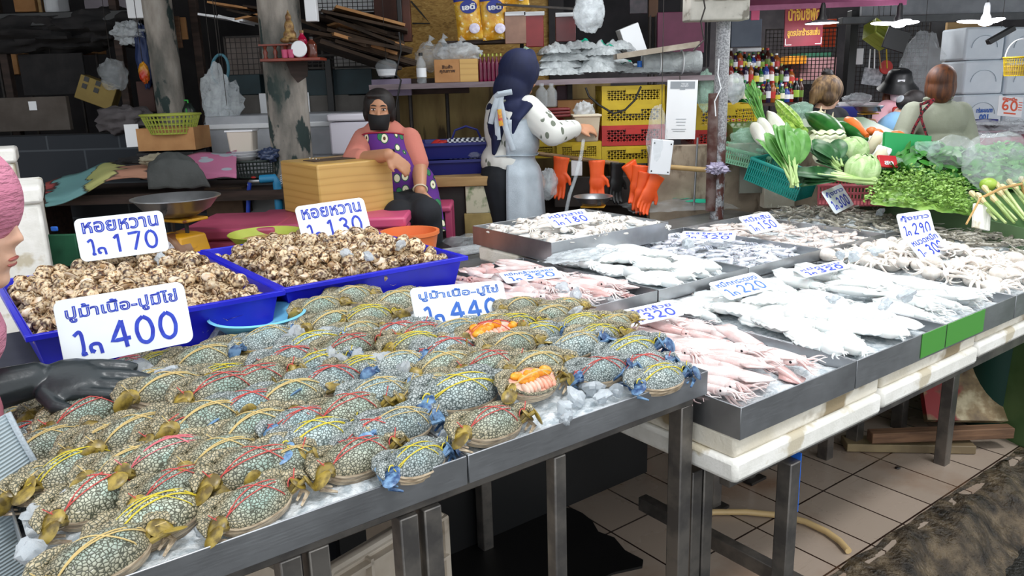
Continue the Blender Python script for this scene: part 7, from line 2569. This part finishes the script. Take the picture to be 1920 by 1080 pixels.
for i, (x, y) in enumerate(((1598, 284), (1617, 318))):
    t = thing('cabbage', ('round pale green cabbage sitting higher, beside the foam pack', 'round pale green cabbage just above the kale stems')[i], 'cabbage', PS(x, y, .075), 0, 'round cabbages')
    MB().ell((0, 0, 0), (.075, .07, .06), 22, 14).build('head', CAB, t)
    for k in range(5):
        a = k * 1.3 + i
        R = Euler((rn(-.5, .2), rn(-.4, .4), a)).to_matrix()
        MB().grid(lambda u, v: R @ V((.079 * cos((u - .5) * 2.4) * cos((v - .45) * 2.2), .077 * sin((u - .5) * 2.4) * cos((v - .45) * 2.0), .068 * sin((v - .45) * 2.2) + .004 * sin(u * 20))), 12, 12).build('outer_leaf', CAB, t, solid=.002)
NAP = mats('napa_leaf', '#c9d79a', '#ebeed4', .45, scale=14, stretch=(1, .3, 1))
for i, (a, b, c, d_, lb) in enumerate(((1512, 268, 1574, 266, 'pale napa cabbage lying behind the leafy bunch'), (1530, 292, 1548, 300, 'small pale napa cabbage end below the larger one'))):
    o = along('napa_cabbage', lb, 'cabbage', PS(a, b, .06), PS(c, d_, .06), [.02, .05, .058, .055, .05, .03] if i == 0 else [.02, .03, .03, .02], NAP, None, 20)
    for k in range(5):
        o2 = MB().grid(lambda u, v, k=k: V(((.02 + .16 * v) * (1 if i == 0 else .3), .055 * sin((u - .5) * 2 + k) * (1 if i == 0 else .5), .03 + .03 * cos((u - .5) * 2 + k) + .006 * sin(v * 22))), 10, 12).build('leaf', NAP, o, solid=.0015)
# leafy bunches
LEAFM = {}
for nm, c1, c2 in (('choy', '#4f8a3a', '#6ca552'), ('kale', '#24502c', '#376b3c'), ('basil', '#2c6a26', '#479036'), ('fern', '#5f8a34', '#86ac4c'), ('corn', '#2f7a28', '#58a03c')):
    t_ = NT(nm + '_leaf')
    t_.l(t_.ramp(t_.noise(t_.vec('Object'), 20, 4), [(.35, c1), (.65, c2)]), t_.b.inputs['Base Color'])
    t_.set(Roughness=.42, Subsurface_Weight=.0)
    LEAFM[nm] = t_.m
STEMM = mats('pale_stem', '#a9c67c', '#c3d89a', .4)


def leaf(m, p, d, nrm, L, W, curl=.4, nseg=5):
    d = V(d).normalized()
    nrm = V(nrm)
    nrm = (nrm - d * nrm.dot(d)).normalized()
    x = d.cross(nrm)
    vs, fs = [], []
    for i in range(nseg + 1):
        f = i / nseg
        w = W * (sin(pi * min(1, f * .92 + .05))) ** .7
        c = p + d * L * f * (1 - .12 * curl * f) - nrm * curl * L * .5 * f * f
        lift = .18 * w
        vs += [c - x * w + nrm * lift, c, c + x * w + nrm * lift]
    for i in range(nseg):
        a = i * 3
        fs += [(a, a + 1, a + 4, a + 3), (a + 1, a + 2, a + 5, a + 4)]
    m.add(vs, fs)


def bunch(name, label, cat, base, d, nst, L, LL, LW, mat, spread=.5, stem=.006, up=.3, group=None, stemmat=None):
    t = thing(name, label, cat, base, 0, group)
    d = V(d).normalized()
    side = d.cross(V((0, 0, 1))).normalized()
    ms, ml = MB(), []
    for k in range(nst):
        a = rn(-spread, spread)
        e = d * cos(a) + side * sin(a) + V((0, 0, rn(-.1, up)))
        l = L * rn(.7, 1.1)
        p = V((rn(-.015, .015), rn(-.015, .015), rn(0, .03)))
        ms.tube([p, p + e * l * .5, p + e * l + V((0, 0, .01))], [stem, stem * .9, stem * .5], 7)
        lm = MB()
        leaf(lm, p + e * l * .82, e + V((0, 0, rn(-.1, .2))), V((rn(-.5, .5), rn(-.9, -.2), 1)), LL * rn(.8, 1.2), LW * rn(.8, 1.2), rn(.1, .6), 7)
        ml.append(lm)
    ms.build('stems', stemmat or STEMM, t)
    for lm in ml:
        lm.build('leaf', mat, t, solid=.0012, ang=70)
    return t


bunch('leafy_greens', 'fan of light green choy sum leaves standing out of the teal basket', 'greens', PS(1488, 352, .02), (-.10, .35, 1.0), 20, .11, .17, .036, LEAFM['choy'], .5, .006)
bunch('kale_bunch', 'long bunch of dark chinese kale with pale stems lying over the pink basket', 'greens', PS(1640, 345, .03), (-1, .35, .12), 16, .24, .16, .035, LEAFM['kale'], .22, .009, .12)
bunch('kale_bunch', 'dark green kale leaves bunched under the round cabbages', 'greens', PS(1572, 322, .05), (-.3, .5, .5), 12, .05, .12, .04, LEAFM['kale'], 1.0, .006, .5)
bunch('celery_bunch', 'bunch of thin stalks with leaves standing behind the daikon', 'greens', PS(1432, 238, .02), (-.35, .3, 1.0), 26, .20, .05, .014, LEAFM['choy'], .4, .004, .3, None, LEAFM['choy'])


def leafheap(name, label, pts, n, L, W, mat, hgt, cat='greens', curl=.4, ms=None):
    """a heap nobody could count: many leaves over a rounded patch given by picture corners"""
    c = sum((PS(x, y) for x, y in pts), V()) / len(pts)
    ctr = PS(sum(x for x, y in pts) / len(pts), sum(y for x, y in pts) / len(pts))
    P = [PS(x, y) for x, y in pts]
    m = MB()
    for i in range(n):
        a, b = random.random(), random.random()
        p = P[0].lerp(P[1], a).lerp(P[3].lerp(P[2], a), b)
        h = hgt * (sin(pi * a) * sin(pi * b)) ** .6
        p = p + V((0, 0, h * rn(.35, 1.0))) - ctr
        if ms:
            q = V((rn(-1, 1), rn(-1, 1), rn(-.2, .7))).normalized()
            k = [p, p + q * L * .5 + V((0, 0, .004)), p + q * L + V((rn(-.01, .01), rn(-.01, .01), 0))]
            m.tube(k, W * .25, 3, cap=False)
            for z in range(3):
                leaf(m, k[1] + (k[2] - k[1]) * z / 2, V((rn(-1, 1), rn(-1, 1), rn(-.3, .6))), (rn(-.5, .5), rn(-1, 0), 1), L * .3, W, .3, 2)
        else:
            leaf(m, p, V((rn(-1, 1), rn(-1, .6), rn(-.2, .7))), (rn(-.6, .6), rn(-1, 0), 1), L * rn(.6, 1.2), W * rn(.7, 1.2), curl, 4)
    o = m.build(name, mat, None, ctr, ang=70)
    tag(o, label, cat, None, 'stuff')
    # the packed core of the heap
    MB().grid(lambda a, b: P[0].lerp(P[1], a).lerp(P[3].lerp(P[2], a), b) - ctr + V((0, 0, hgt * .62 * (sin(pi * a) * sin(pi * b)) ** .6 + .012 * noise.noise(V((a * 9, b * 9, n))) - .01)), 24, 18).build('core', mat, o)
    return o


leafheap('basil_heap', 'heap of dark green basil leaves behind the feathery greens', ((1645, 345), (1840, 345), (1830, 300), (1670, 300)), 480, .075, .022, LEAFM['basil'], .11)
leafheap('acacia_heap', 'heap of feathery yellow green shoots along the green edge board', ((1632, 378), (1825, 400), (1805, 335), (1650, 335)), 620, .05, .006, LEAFM['fern'], .065, ms=True)
leafheap('coriander_heap', 'heap of bright coriander in and under the clear bag at the picture edge', ((1815, 350), (1960, 350), (1960, 285), (1815, 290)), 460, .035, .014, LEAFM['corn'], .12)
LEM = mats('lemongrass', '#b9c58c', '#8ba55c', .45, stretch=(1, 1, .2), rnd=.15)
LEMB = mats('lemongrass_bulb', '#d8cba2', '#c4b585', .5)
for i, (x, y, ex, ey) in enumerate(((1822, 362, 1868, 412), (1834, 366, 1880, 412), (1846, 352, 1892, 410), (1856, 362, 1906, 412), (1868, 345, 1914, 405), (1880, 350, 1925, 410), (1892, 340, 1935, 400), (1902, 348, 1942, 400), (1840, 374, 1886, 418), (1915, 335, 1950, 395), (1874, 360, 1920, 412), (1862, 372, 1902, 418))):
    p, q = PS(x, y, .07 + .012 * (i % 3)), PS(ex, ey, .055)
    t = tag(MB().tube([V((0, 0, 0)), (q - p) * .4, (q - p)], [.008, .007, .005], 8).build('lemongrass_stalk', LEM, None, p), 'lemongrass stalk in the tied bundle at the picture edge', 'lemongrass', 'lemongrass stalks')
    MB().tube([(p - q).normalized() * .012, V((0, 0, 0)), (q - p) * .16], [.008, .0125, .008], 8).build('bulb', LEMB, t)
a, b = PS(1838, 372, .10), PS(1915, 345, .11)
tag(MB().tube([V((0, 0, 0)), (b - a) * .5 + V((0, 0, .012)), b - a, b - a + V((.02, 0, -.05))], .006, 7).tube([V((0, 0, 0)), PS(1812, 420, .05) - a], .004, 6).build('straw_tie', mats('straw_tie', '#b8935a'), None, a), 'straw tie around the lemongrass bundle', 'tie')
tag(MB().box((0, 0, 0), (.075, .01, .10)).build('foam_block', STYRO, None, PS(1832, 405, .03) + V((0, -.03, 0)), .2, rot=(-.4, .25, .1)), 'white foam piece tucked under the lemongrass', 'foam')
tag(MB().ell((0, 0, 0), (.036, .03, .03), 16, 10).build('lime', mats('lime_skin', '#8fae3a', '#a3bf4e', .35), None, PS(1853, 346, .08)), 'green lime beside the lemongrass bulbs', 'lime')


def obasket(name, label, p, L, D, H, rz, mat, tilt=(0, 0)):
    t = thing(name, label, 'basket', p, 0, None, (tilt[0], tilt[1], rz))
    m = MB()
    for k in range(26):
        x = -L / 2 + L * k / 25
        for y in (-D / 2, D / 2):
            m.box((x, y, H / 2), (.006, .005, H))
    for k in range(16):
        y = -D / 2 + D * k / 15
        for x in (-L / 2, L / 2):
            m.box((x, y, H / 2), (.005, .006, H))
    for z in (H * .3, H * .65):
        for y in (-D / 2, D / 2):
            m.box((0, y, z), (L, .005, .007))
    m.build('lattice', mat, t, smooth=False)
    MB().box((0, 0, .004), (L, D, .006)).build('bottom', mat, t)
    MB().tube([(-L / 2, -D / 2, H), (L / 2, -D / 2, H), (L / 2, D / 2, H), (-L / 2, D / 2, H), (-L / 2, -D / 2, H)], .010, 8).build('rim', mat, t)
    return t


obasket('plastic_basket', 'pink plastic basket under the kale at the stand edge', PZ(1585, 385, .87) + V((.1, .06, 0)), .40, .22, .10, -.35, mats('salmon_pink_plastic', '#c4616c'))
obasket('plastic_basket', 'teal plastic basket holding the leafy greens', PY(1470, 350, 4.15) + V((0, .1, -.02)), .30, .2, .12, -.75, TEAL, (0, .32))
obasket('plastic_basket', 'pale green net basket rim under the bagged greens', PY(1400, 305, 4.45) + V((.02, .1, -.02)), .32, .2, .08, -.6, mats('mint_plastic', '#8cc7a3'), (0, .2))
tag(MB().box((0, 0, 0), (.2, .02, .22)).build('grey_tile', mats('grey_tile', '#77786f', '#86877c', .6), None, PY(1420, 325, 4.55), smooth=False), 'grey square patch on the stained wall', 'tile')
B('foam_sheet', 'pale stained foam panel under the teal basket', 'panel', 1432, 338, 1490, 390, 4.5, .08, STYROD)
crumple('bagged_greens', PY(1405, 268, 4.45), (.11, .08, .08), GBAG, 'clear bag of greens beside the slim daikon', 'bag', .25, 2.2, 0, 101)
crumple('white_bag', PY(1376, 165, 4.75), (.06, .05, .08), MILK, 'white bag between the steel pole and the bottles', 'bag', .2, 2, 0, 102)
crumple('hanging_bag', PY(1322, 170, 4.8), (.05, .04, .11), GBAG, 'greenish clear bag hanging behind the placard', 'bag', .2, 2, 0, 103)
B('red_crate_end', 'red crate end behind the celery stalks', 'crate', 1366, 225, 1400, 250, 4.9, .2, REDP)
crumple('clear_bag', PS(1785, 285, .14), (.10, .08, .075), BAG, 'puffed clear bag of greens before the olive shirt', 'bag', .15, 2, 0, 104)
crumple('clear_bag', PS(1868, 305, .15), (.14, .09, .13), BAG, 'large clear bag of coriander at the picture edge', 'bag', .15, 2, 0, 105)
crumple('clear_bag', PS(1672, 308, .06), (.055, .04, .035), BAG, 'clear bag behind the red packet', 'bag', .25, 2, 0, 106)
t = tag(MB().box((0, 0, 0), (.10, .012, .06)).build('red_packet', mats('red_packet', '#b81f27', '#c72a30', .3), None, PS(1664, 303, .09), .2, rot=(-.5, .1, .25), bevel=.004), 'red packet with pale lettering before the clear bag', 'packet')
text('lettering', 'สด', WHITE, t, .05, .02, (0, 0, 0), .001, .05).matrix_local = Matrix.Translation((0, -.008, -.01)) @ Matrix.Rotation(pi / 2, 4, 'X')
for i, (x, y, rz) in enumerate(((1640, 272, -.8), (1648, 300, -.6))):
    t = thing('foam_pack', ('white foam tray of mushrooms standing beside the round cabbage', 'wrapped white vegetable pack sloping beside the lower cabbage')[i], 'pack', PS(x, y, .06), 0, None, (-.5, .3, rz))
    MB().box((0, 0, 0), (.07, .03, .14)).build('tray', WHITE, t, bevel=.01)
    MB().ell((0, -.02, 0), (.03, .022, .06), 12, 9, None, lambda d: 1 + .3 * noise.noise(d * 4)).build('contents', mats('pale_roots', '#ded8c4', '#cfc6a8', .5), t)
tag(MB().box((0, 0, 0), (.24, .02, .12)).build('green_divider', mats('bright_green_panel', '#149a52'), None, PS(1700, 275, .10), .0, rot=(-.25, .12, .1)), 'bright green plastic panel behind the peppers', 'panel')
tag(MB().box((0, 0, 0), (.12, .02, .09)).build('clear_tub', GBAG, None, PS(1740, 282, .1), bevel=.012, rot=(-.4, 0, 0)), 'clear plastic tub lid between the green panel and the bags', 'tub')
for i, (x, y) in enumerate(((1545, 222), (1560, 226), (1538, 214))):
    tag(MB().ell((0, 0, 0), (.022, .022, .02), 14, 9).tube([(0, 0, .015), (.004, 0, .045)], [.007, .002], 7).build('garlic_bulb', mats('garlic', '#d9cdb0', '#c9b893', .5) if i == 0 else 'x' and bpy.data.materials['garlic'], None, PS(x, y, .09)), 'dry garlic bulb by the black shirt and dark gourd', 'garlic', 'garlic bulbs')
crumple('wrapped_corn', PS(1500, 208, .07), (.07, .05, .05), GBAG, 'bag of pale corn behind the ribbed gourds', 'bag', .2, 2, 0, 107)

# ---- sauce bottle shelves
for i, (x0, x1, y, Y) in enumerate(((1366, 1462, 133, 6.0), (1366, 1490, 162, 5.8), (1392, 1508, 194, 5.55))):
    a, b = PY(x0, y, Y), PY(x1, y, Y)
    tag(MB().box(((b.x - a.x) / 2, .14, -.012), (b.x - a.x, .3, .02)).build('bottle_shelf', DWOOD, None, a), ('upper', 'middle', 'lowest')[i] + ' step of the sauce bottle shelf', 'shelf')
    cols = (('#3a1a10', '#5b7a24'), ('#16120f', '#c9c23a'), ('#7a1d16', '#e2e0d8'), ('#241a38', '#d8d8de'), ('#1f5a2a', '#e6e3c9'), ('#0f0f12', '#8fb03a'), ('#8a4a1c', '#b52a22'), ('#2a3f86', '#e5e5e5'))
    for j in range(13 if i else 11):
        c1, c2 = cols[(j * 3 + i * 2) % 8]
        for q in range(2):
            nm = 'sauce%s' % c1[1:]
            bm_ = bpy.data.materials.get(nm) or M(nm, c1, rough=.15)
            lm_ = bpy.data.materials.get('lab' + c2[1:]) or M('lab' + c2[1:], c2, rough=.5)
            cm_ = (WHITE, LIME, GREENP, REDP, YELP)[(j + i + q) % 5]
            h = rn(.10, .16)
            bottle('sauce_bottle', ('tall sauce bottle on the upper step of the shelf', 'sauce bottle on the middle step of the shelf', 'small sauce bottle on the lowest step of the shelf')[i],
                   V((a.x + .02 + (b.x - a.x - .04) * j / (12 if i else 10), Y + .03 + .12 * q, a.z)), rn(.02, .027), h, bm_, cm_, 'sauce bottles on the %s step' % ('upper', 'middle', 'lowest')[i], lm_)
B('grey_board', 'blank grey blue board hanging above the sauce bottles', 'board', 1370, 36, 1427, 88, 5.9, .03, mats('slate_board', '#47505e', '#4f5866', .5))
B('white_ledge', 'white strip lamp housing under the grey blue board', 'strip', 1382, 90, 1428, 97, 6.05, .05, WHITE)
B('pink_card', 'pink card between the fuse box and the red sign', 'card', 1408, 18, 1424, 38, 5.5, .01, PINKP)
AWN = mats('plum_awning', '#7b3a5c', '#8c4a6c', .6)
p, q = PY(1392, 10, 5.3), PY(1700, -2, 5.3)
tag(MB().add([p, q, q + V((0, -.9, .35)), p + V((0, -.9, .35)), p + V((0, 0, -.035)), q + V((0, 0, -.035))], [(0, 1, 2, 3), (0, 4, 5, 1)]).build('awning', AWN, None, solid=.006, smooth=False), 'plum coloured awning edge over the red sign', 'awning')
# red sign
SGN = mats('red_sign_face', '#7d1c2b', '#852233', .5)
GLD = mats('gold_letters', '#d9a73c', None, .35)
a = PY(1470, 88, 5.5)
b, c = PY(1541, 88, 5.5), PY(1476, 5, 5.5)
w, h = b.x - a.x, c.z - a.z
t = tag(MB().box((w / 2, .006, h / 2), (w, .012, h)).build('red_sign', SGN, None, a, rot=(0, radians(-1), 0)), 'red hanging sign with golden lettering beside the round lamp', 'sign')
RX = Matrix.Rotation(pi / 2, 4, 'X')
text('lettering', 'น้ำจิ้มซีฟู้ด', GLD, t, w * .84, h * .42, (0, 0, 0), .001, .035).matrix_local = Matrix.Translation((w * .5, -.002, h * .70)) @ RX
text('lettering', 'สูตรปลาร้ารสแซ่บ', GLD, t, w * .86, h * .22, (0, 0, 0), .001, .045).matrix_local = Matrix.Translation((w * .5, -.002, h * .30)) @ RX
m = MB()
for x0, s in ((.03, 1), (.97, -1)):
    m.box((w * x0 + s * .02, -.001, h * .04), (.04, .002, .004)).box((w * x0, -.001, h * .04 + .02), (.004, .002, .04))
m.build('corner_ornament', WHITE, t)
# lamps
LED = NT('led_white')
LED.set(Base_Color=(1, 1, 1, 1))
LED.b.inputs['Emission Color'].default_value = (.93, .93, 1, 1)
LED.b.inputs['Emission Strength'].default_value = 9.0
LED = LED.m
for i, (x, y, Y, lobes, lb) in enumerate(((1541, 43, 5.3, 0, 'flat round pendant lamp in front of the red sign'), (1685, 44, 5.3, 3, 'three winged white pendant lamp above the bucket hat'), (1848, 41, 5.5, 3, 'three winged white pendant lamp above the styrofoam boxes'))):
    p = PY(x, y, Y)
    t = thing('pendant_lamp', lb, 'lamp', p, rn(0, 1))
    MB().tube([(0, 0, .02), (0, 0, 2.9 - p.z)], .004, 6).build('cord', BLACK, t)
    MB().lathe([(.012, .12), (.018, .10), (.02, .05), (.03, .03), (.03, .012)], 18).build('socket', BLACK if i < 2 else WHITE, t)
    if lobes:
        for k in range(lobes):
            a = 2.094 * k + (.5, 0.1, 0.1)[i]
            m = MB()
            R = Matrix.Rotation(a, 3, 'Z') @ Matrix.Rotation(-.06, 3, 'Y')
            m.ell(R @ V((.085, 0, .0)), (.085, .042, .012), 20, 8, R)
            m.build('led_wing', LED, t)
        MB().ell((0, 0, -.004), (.045, .045, .022), 18, 10).build('led_hub', LED, t)
    else:
        MB().lathe([(0, .02), (.04, .018), (.10, .004), (.105, 0), (.10, -.002)], 32).build('shade', mats('lamp_grey', '#5b5e62'), t)
        MB().lathe([(0, -.006), (.098, -.004), (.1, 0)], 32).build('led_disc', LED, t)
    l = bpy.data.lights.new('lamp_light', 'POINT')
    l.energy = 7 if lobes else 0.6
    l.color = (.93, .94, 1)
    l.shadow_soft_size = .1
    lo_ = bpy.data.objects.new('lamp_light', l)
    COL.objects.link(lo_)
    lo_.location = p + V((0, 0, -.07))
# ---- the back of the neighbouring stalls
struct(MB().box((0, 0, 1.5), (11, .1, 3.0)).build('wall_far', mats('far_wall', '#2e2c30', '#3a373a', .9), None, (6.2, 10.2, 0), smooth=False))
struct(MB().box((0, 0, 1.5), (.1, 4.6, 3.0)).build('wall_divider', mats('divider', '#2b292b', '#343234', .9), None, (.35, 7.95, 0), smooth=False))
for i, (x0, y0, x1, y1, c, lb) in enumerate(((1480, 105, 1512, 120, '#e0901c', 'orange lit awning strip seen far through the mesh'), (1500, 108, 1566, 150, '#b98b8f', 'dull pink stall roof far behind the mesh'), (1512, 98, 1560, 110, '#2f6a52', 'green awning strip far behind the mesh'),
                                             (1505, 138, 1530, 158, '#b8c0c4', 'pale stall front far behind the mesh'), (1478, 122, 1500, 150, '#6c4a55', 'dusky stall far behind the mesh'))):
    B('far_awning', lb, 'awning', x0, y0, x1, y1, 9.4 + .1 * i, .8 - .1 * i, mats('far%d' % i, c, None, .6))
mesh_panel('wire_mesh_panel', 'black wire mesh behind the red sign and sauce bottles', 1430, 52, 1570, 190, 7.6, 18, 18, IRON, .006)
mesh_panel('wire_mesh_panel', 'black wire mesh wall behind the stall keeper', 1578, 40, 1745, 192, 7.4, 20, 18, IRON, .006)
B('orange_banner', 'bright orange banner hanging behind the round lamp', 'banner', 1540, 36, 1566, 88, 7.9, .02, mats('orange_banner', '#e8521a', None, .6))
B('black_post', 'black post between the mesh panels', 'post', 1566, 20, 1580, 455, 7.3, .1, BLACK)
B('grey_partition', 'grey sheet partition behind the mesh wall', 'partition', 1575, 30, 1750, 420, 7.9, .04, mats('grey_partition', '#5d6064', '#6a6d71', .8))
B('plywood_sheet', 'tan plywood sheet beside the styrofoam stack', 'sheet', 1738, 42, 1812, 430, 7.6, .04, PLY)
B('corrugated_sheet', 'grey corrugated sheet over the far stall', 'sheet', 1616, -30, 1930, 26, 7.2, .05, mats('corrugated', '#7e8287', '#8d9196', .7))
B('ceiling_beam', 'dark beam under the corrugated sheet', 'beam', 1580, 27, 1930, 40, 7.0, .1, mats('beam_grey', '#4b4e50', '#585b5d', .7))
for r in range(3):
    for cidx in range(2):
        x0, x1 = ((1806 - 3 * r, 1880 - 2 * r), (1884 - 2 * r, 1960))[cidx]
        y0, y1 = ((50, 112), (113, 176), (177, 236))[r]
        lb = (('topmost white styrofoam box of the stack beside the plywood', 'topmost white styrofoam box behind the hanging basket'), ('middle white styrofoam box of the stack beside the plywood', 'middle white styrofoam box behind the hanging basket'),
              ('lowest white styrofoam box with blue handwriting', 'lowest white styrofoam box behind the 60 sign'))[r][cidx]
        t = B('styrofoam_box', lb, 'box', x0, y0, x1, y1, 7.1, .4, mats('cold_white_foam', '#d5dfe8', '#dde6ee', .7) if r + cidx == 0 else bpy.data.materials['cold_white_foam'], 0, 'stacked white styrofoam boxes', .02)
        MB().tube([V((.11 * cos(a), -.004, .10 + .10 * sin(a))) for a in [pi * k / 14 for k in range(15)]], .004, 6, flat=.4).build('arch_line', mats('foam_line', '#9fb0bd') if r + cidx == 0 else bpy.data.materials['foam_line'], t)
        if r == 2 and cidx == 0:
            for bd_, z, hh in (('แมงกะพรุน', .135, .045), ('100', .075, .05)):
                tx = text('lettering', bd_, INK2, t, .14 if hh < .05 else .08, hh, (0, 0, 0), .001, .05)
                tx.matrix_local = Matrix.Translation((.02, -.003, z)) @ RX @ Matrix.Rotation(pi, 4, 'Z')
t = tag(MB().box((0, 0, 0), (.20, .004, .16)).build('price_sign', WHITE, None, PY(1894, 200, 6.6), rot=(-.2, .12, 0)), 'white printed sign with a red 60 over the far counter', 'sign')
RIN = mats('orange_red_ink', '#e0532c', None, .5)
stroke_text('price', '60', RIN, t, -.07, -.03, .14, .075, .008, .004).rotation_euler = (pi / 2, 0, 0)
text('lettering', 'ปลาหมึก', RIN, t, .12, .03, (0, 0, 0), .001, .05).matrix_local = Matrix.Translation((-.01, -.004, .06)) @ RX
m = MB()
for k in range(4):
    m.box((.08, -.003, .04 - .02 * k), (.03, .002, .006))
m.box((.0, -.003, -.055), (.1, .002, .012)).build('print_lines', RIN, t)
# counter beyond with packed goods
t = thing('far_counter', 'maroon edged counter with packed goods behind the shoppers', 'counter', PY(1780, 262, 5.95))
MB().box((.15, .35, -.02), (2.3, .7, .05)).build('counter_top', MAR, t)
MB().box((.15, .35, -.5), (2.2, .6, .9)).build('front_panel', MAR, t)
for i in range(26):
    x, y = rn(1815, 1925), rn(222, 252)
    flatbag('goods_pack', PY(x, y + 8, rn(5.95, 6.4)), .17, .12, .035, rn(-.6, .6), 120 + i, 'clear wrapped pack of dried goods on the far counter', BAG if i % 3 else MILK, False, 'packs on the far counter')
B('blue_tray_small', 'small blue tray among the packs on the far counter', 'tray', 1832, 224, 1872, 229, 6.2, .1, DBLUE)
scale('market_scale', 'steel pan scale between the black shirt and the stall keeper', PY(1626, 232, 5.7) - V((0, 0, .09)), .62, YM, YM, 0)
B('blue_bin', 'dark blue bin behind the black shirt', 'bin', 1575, 200, 1606, 235, 5.9, .2, DBLUE)
B('white_ledge', 'white table edge behind the scale and bags', 'ledge', 1572, 193, 1650, 201, 6.6, .4, WHITE)
crumple('clear_bag', PY(1606, 186, 6.6), (.11, .06, .045), MILK, 'clear bag with white carton on the white ledge', 'bag', .3, 2, 0, 160)
B('paper_note', 'white price list on the mesh beside the hanging basket', 'note', 1600, 91, 1618, 121, 7.35, .01, WHITE)
t = B('newspaper', 'grey newspaper sheet clipped to the mesh wall', 'newspaper', 1614, 128, 1651, 160, 7.3, .01, mats('newsprint', '#8e949b', '#c3c8ce', .8, scale=30))
t.rotation_euler = (0, .15, 0)
tag(MB().lathe([(0, 0), (.055, 0), (.06, .01), (.055, .02), (0, .02)], 28, R=Matrix.Rotation(pi / 2, 3, 'X')).build('red_disc', REDP, None, PY(1660, 126, 7.2)), 'round red plastic disc hanging by the bucket hat', 'disc')
t = obasket('hanging_basket', 'tilted yellow green basket hanging on the mesh', PY(1634, 72, 7.0), .2, .14, .12, .3, LIME, (1.1, .5))
t = B('black_sign_board', 'black board hanging behind the winged lamp', 'board', 1652, 54, 1696, 94, 6.6, .02, BLACK)
t.rotation_euler = (0, .3, 0)
crumple('clear_bag', PY(1728, 125, 6.9), (.17, .08, .27), BAG, 'huge clear bag hanging behind the auburn hair', 'bag', .2, 2, 0, 161)
for i, (x, c) in enumerate(((1632, WHITE), (1640, WHITE), (1662, YELP), (1648, PLY))):
    tag(MB().tube([(0, 0, 0), (.01 * i, 0, -.16)], .006, 6).build('hanging_string', c, None, PY(x, 92, 7.1)), ('white cord hanging by the price list', 'white twisted cord over the newspaper', 'yellow cord above the red disc', 'tan strip between the cords')[i], 'cord')
t = B('knife_holder', 'black holder hanging over the styrofoam boxes', 'holder', 1856, 60, 1908, 70, 5.9, .05, BLACK)
t.rotation_euler = (0, -.5, 0)
t = basket('hanging_basket', 'yellow basket with white label hanging at the picture edge', PY(1908, 142, 5.6), .10, .08, .12, YELP, fl=.85)
MB().tube([(.1 * cos(a), 0, .12 + .12 * sin(a)) for a in [pi * k / 14 for k in range(15)]], .004, 6).build('handle', WHITE, t)
MB().box((.03, -.085, .08), (.06, .004, .04)).build('label_card', WHITE, t)
MB().lathe([(0, .005), (.08, .005), (.09, .07), (0, .075)], 20, sy=.8).build('contents', mats('tan_goods', '#a88a52', '#c2a66c', .8, scale=40), t)
for o in LUMPS:
    drop(o)


# ---- what things hang from or stand on
def hang(o, dx=0.0, r=.002):
    ps = [o.matrix_world @ V(c) for c in o.bound_box] if o.type == 'MESH' else []
    for c in kids(o):
        if c.type == 'MESH':
            ps += [c.matrix_world @ V(q) for q in c.bound_box]
    top = max(p.z for p in ps)
    c = sum(ps, V()) / len(ps)
    inv = o.matrix_world.inverted()
    MB().tube([inv @ V((c.x + dx, c.y, top - .01)), inv @ V((c.x + dx, c.y, 2.92))], r, 5).build('hanging_wire', IRON, o)


def legs(o, r=.012):
    ps = [o.matrix_world @ V(c) for c in o.bound_box] if o.type == 'MESH' else []
    for c in kids(o):
        if c.type == 'MESH':
            ps += [c.matrix_world @ V(q) for q in c.bound_box]
    inv = o.matrix_world.inverted()
    x0, x1 = min(p.x for p in ps), max(p.x for p in ps)
    y = sum(p.y for p in ps) / len(ps)
    z = min(p.z for p in ps)
    for x in (x0 + r, x1 - r):
        MB().tube([inv @ V((x, y, z + .01)), inv @ V((x, y, 0.0))], r, 6).build('leg', IRON, o)


bpy.context.view_layer.update()
for o in list(COL.objects):
    if o.parent is None and 'category' in o:
        n = o.name.split('.')[0]
        if n in ('pink_card', 'orange_banner', 'red_sign', 'maroon_board', 'hanging_bag', 'wash_ring', 'red_disc', 'hanging_string', 'knife_holder', 'hanging_basket', 'black_sign_board', 'newspaper', 'payment_placard_', 'grey_board', 'glass_bowl', 'junction_box', 'snack_packet', 'picture_frame', 'power_adapter', 'timber_strip', 'black_sheet', 'blue_cloth', 'white_bag_'):
            hang(o)
        elif n in ('wire_mesh_panel', 'bottle_shelf', 'shelf_board', 'snack_shelf', 'lilac_board', 'dark_board', 'white_ledge', 'blue_bin') or 'seen through the gap' in o['label'] or 'far dark back' in o['label']:
            legs(o)
        elif 'huge clear bag' in o['label'] or 'hanging beside the yellow carton' in o['label']:
            hang(o)
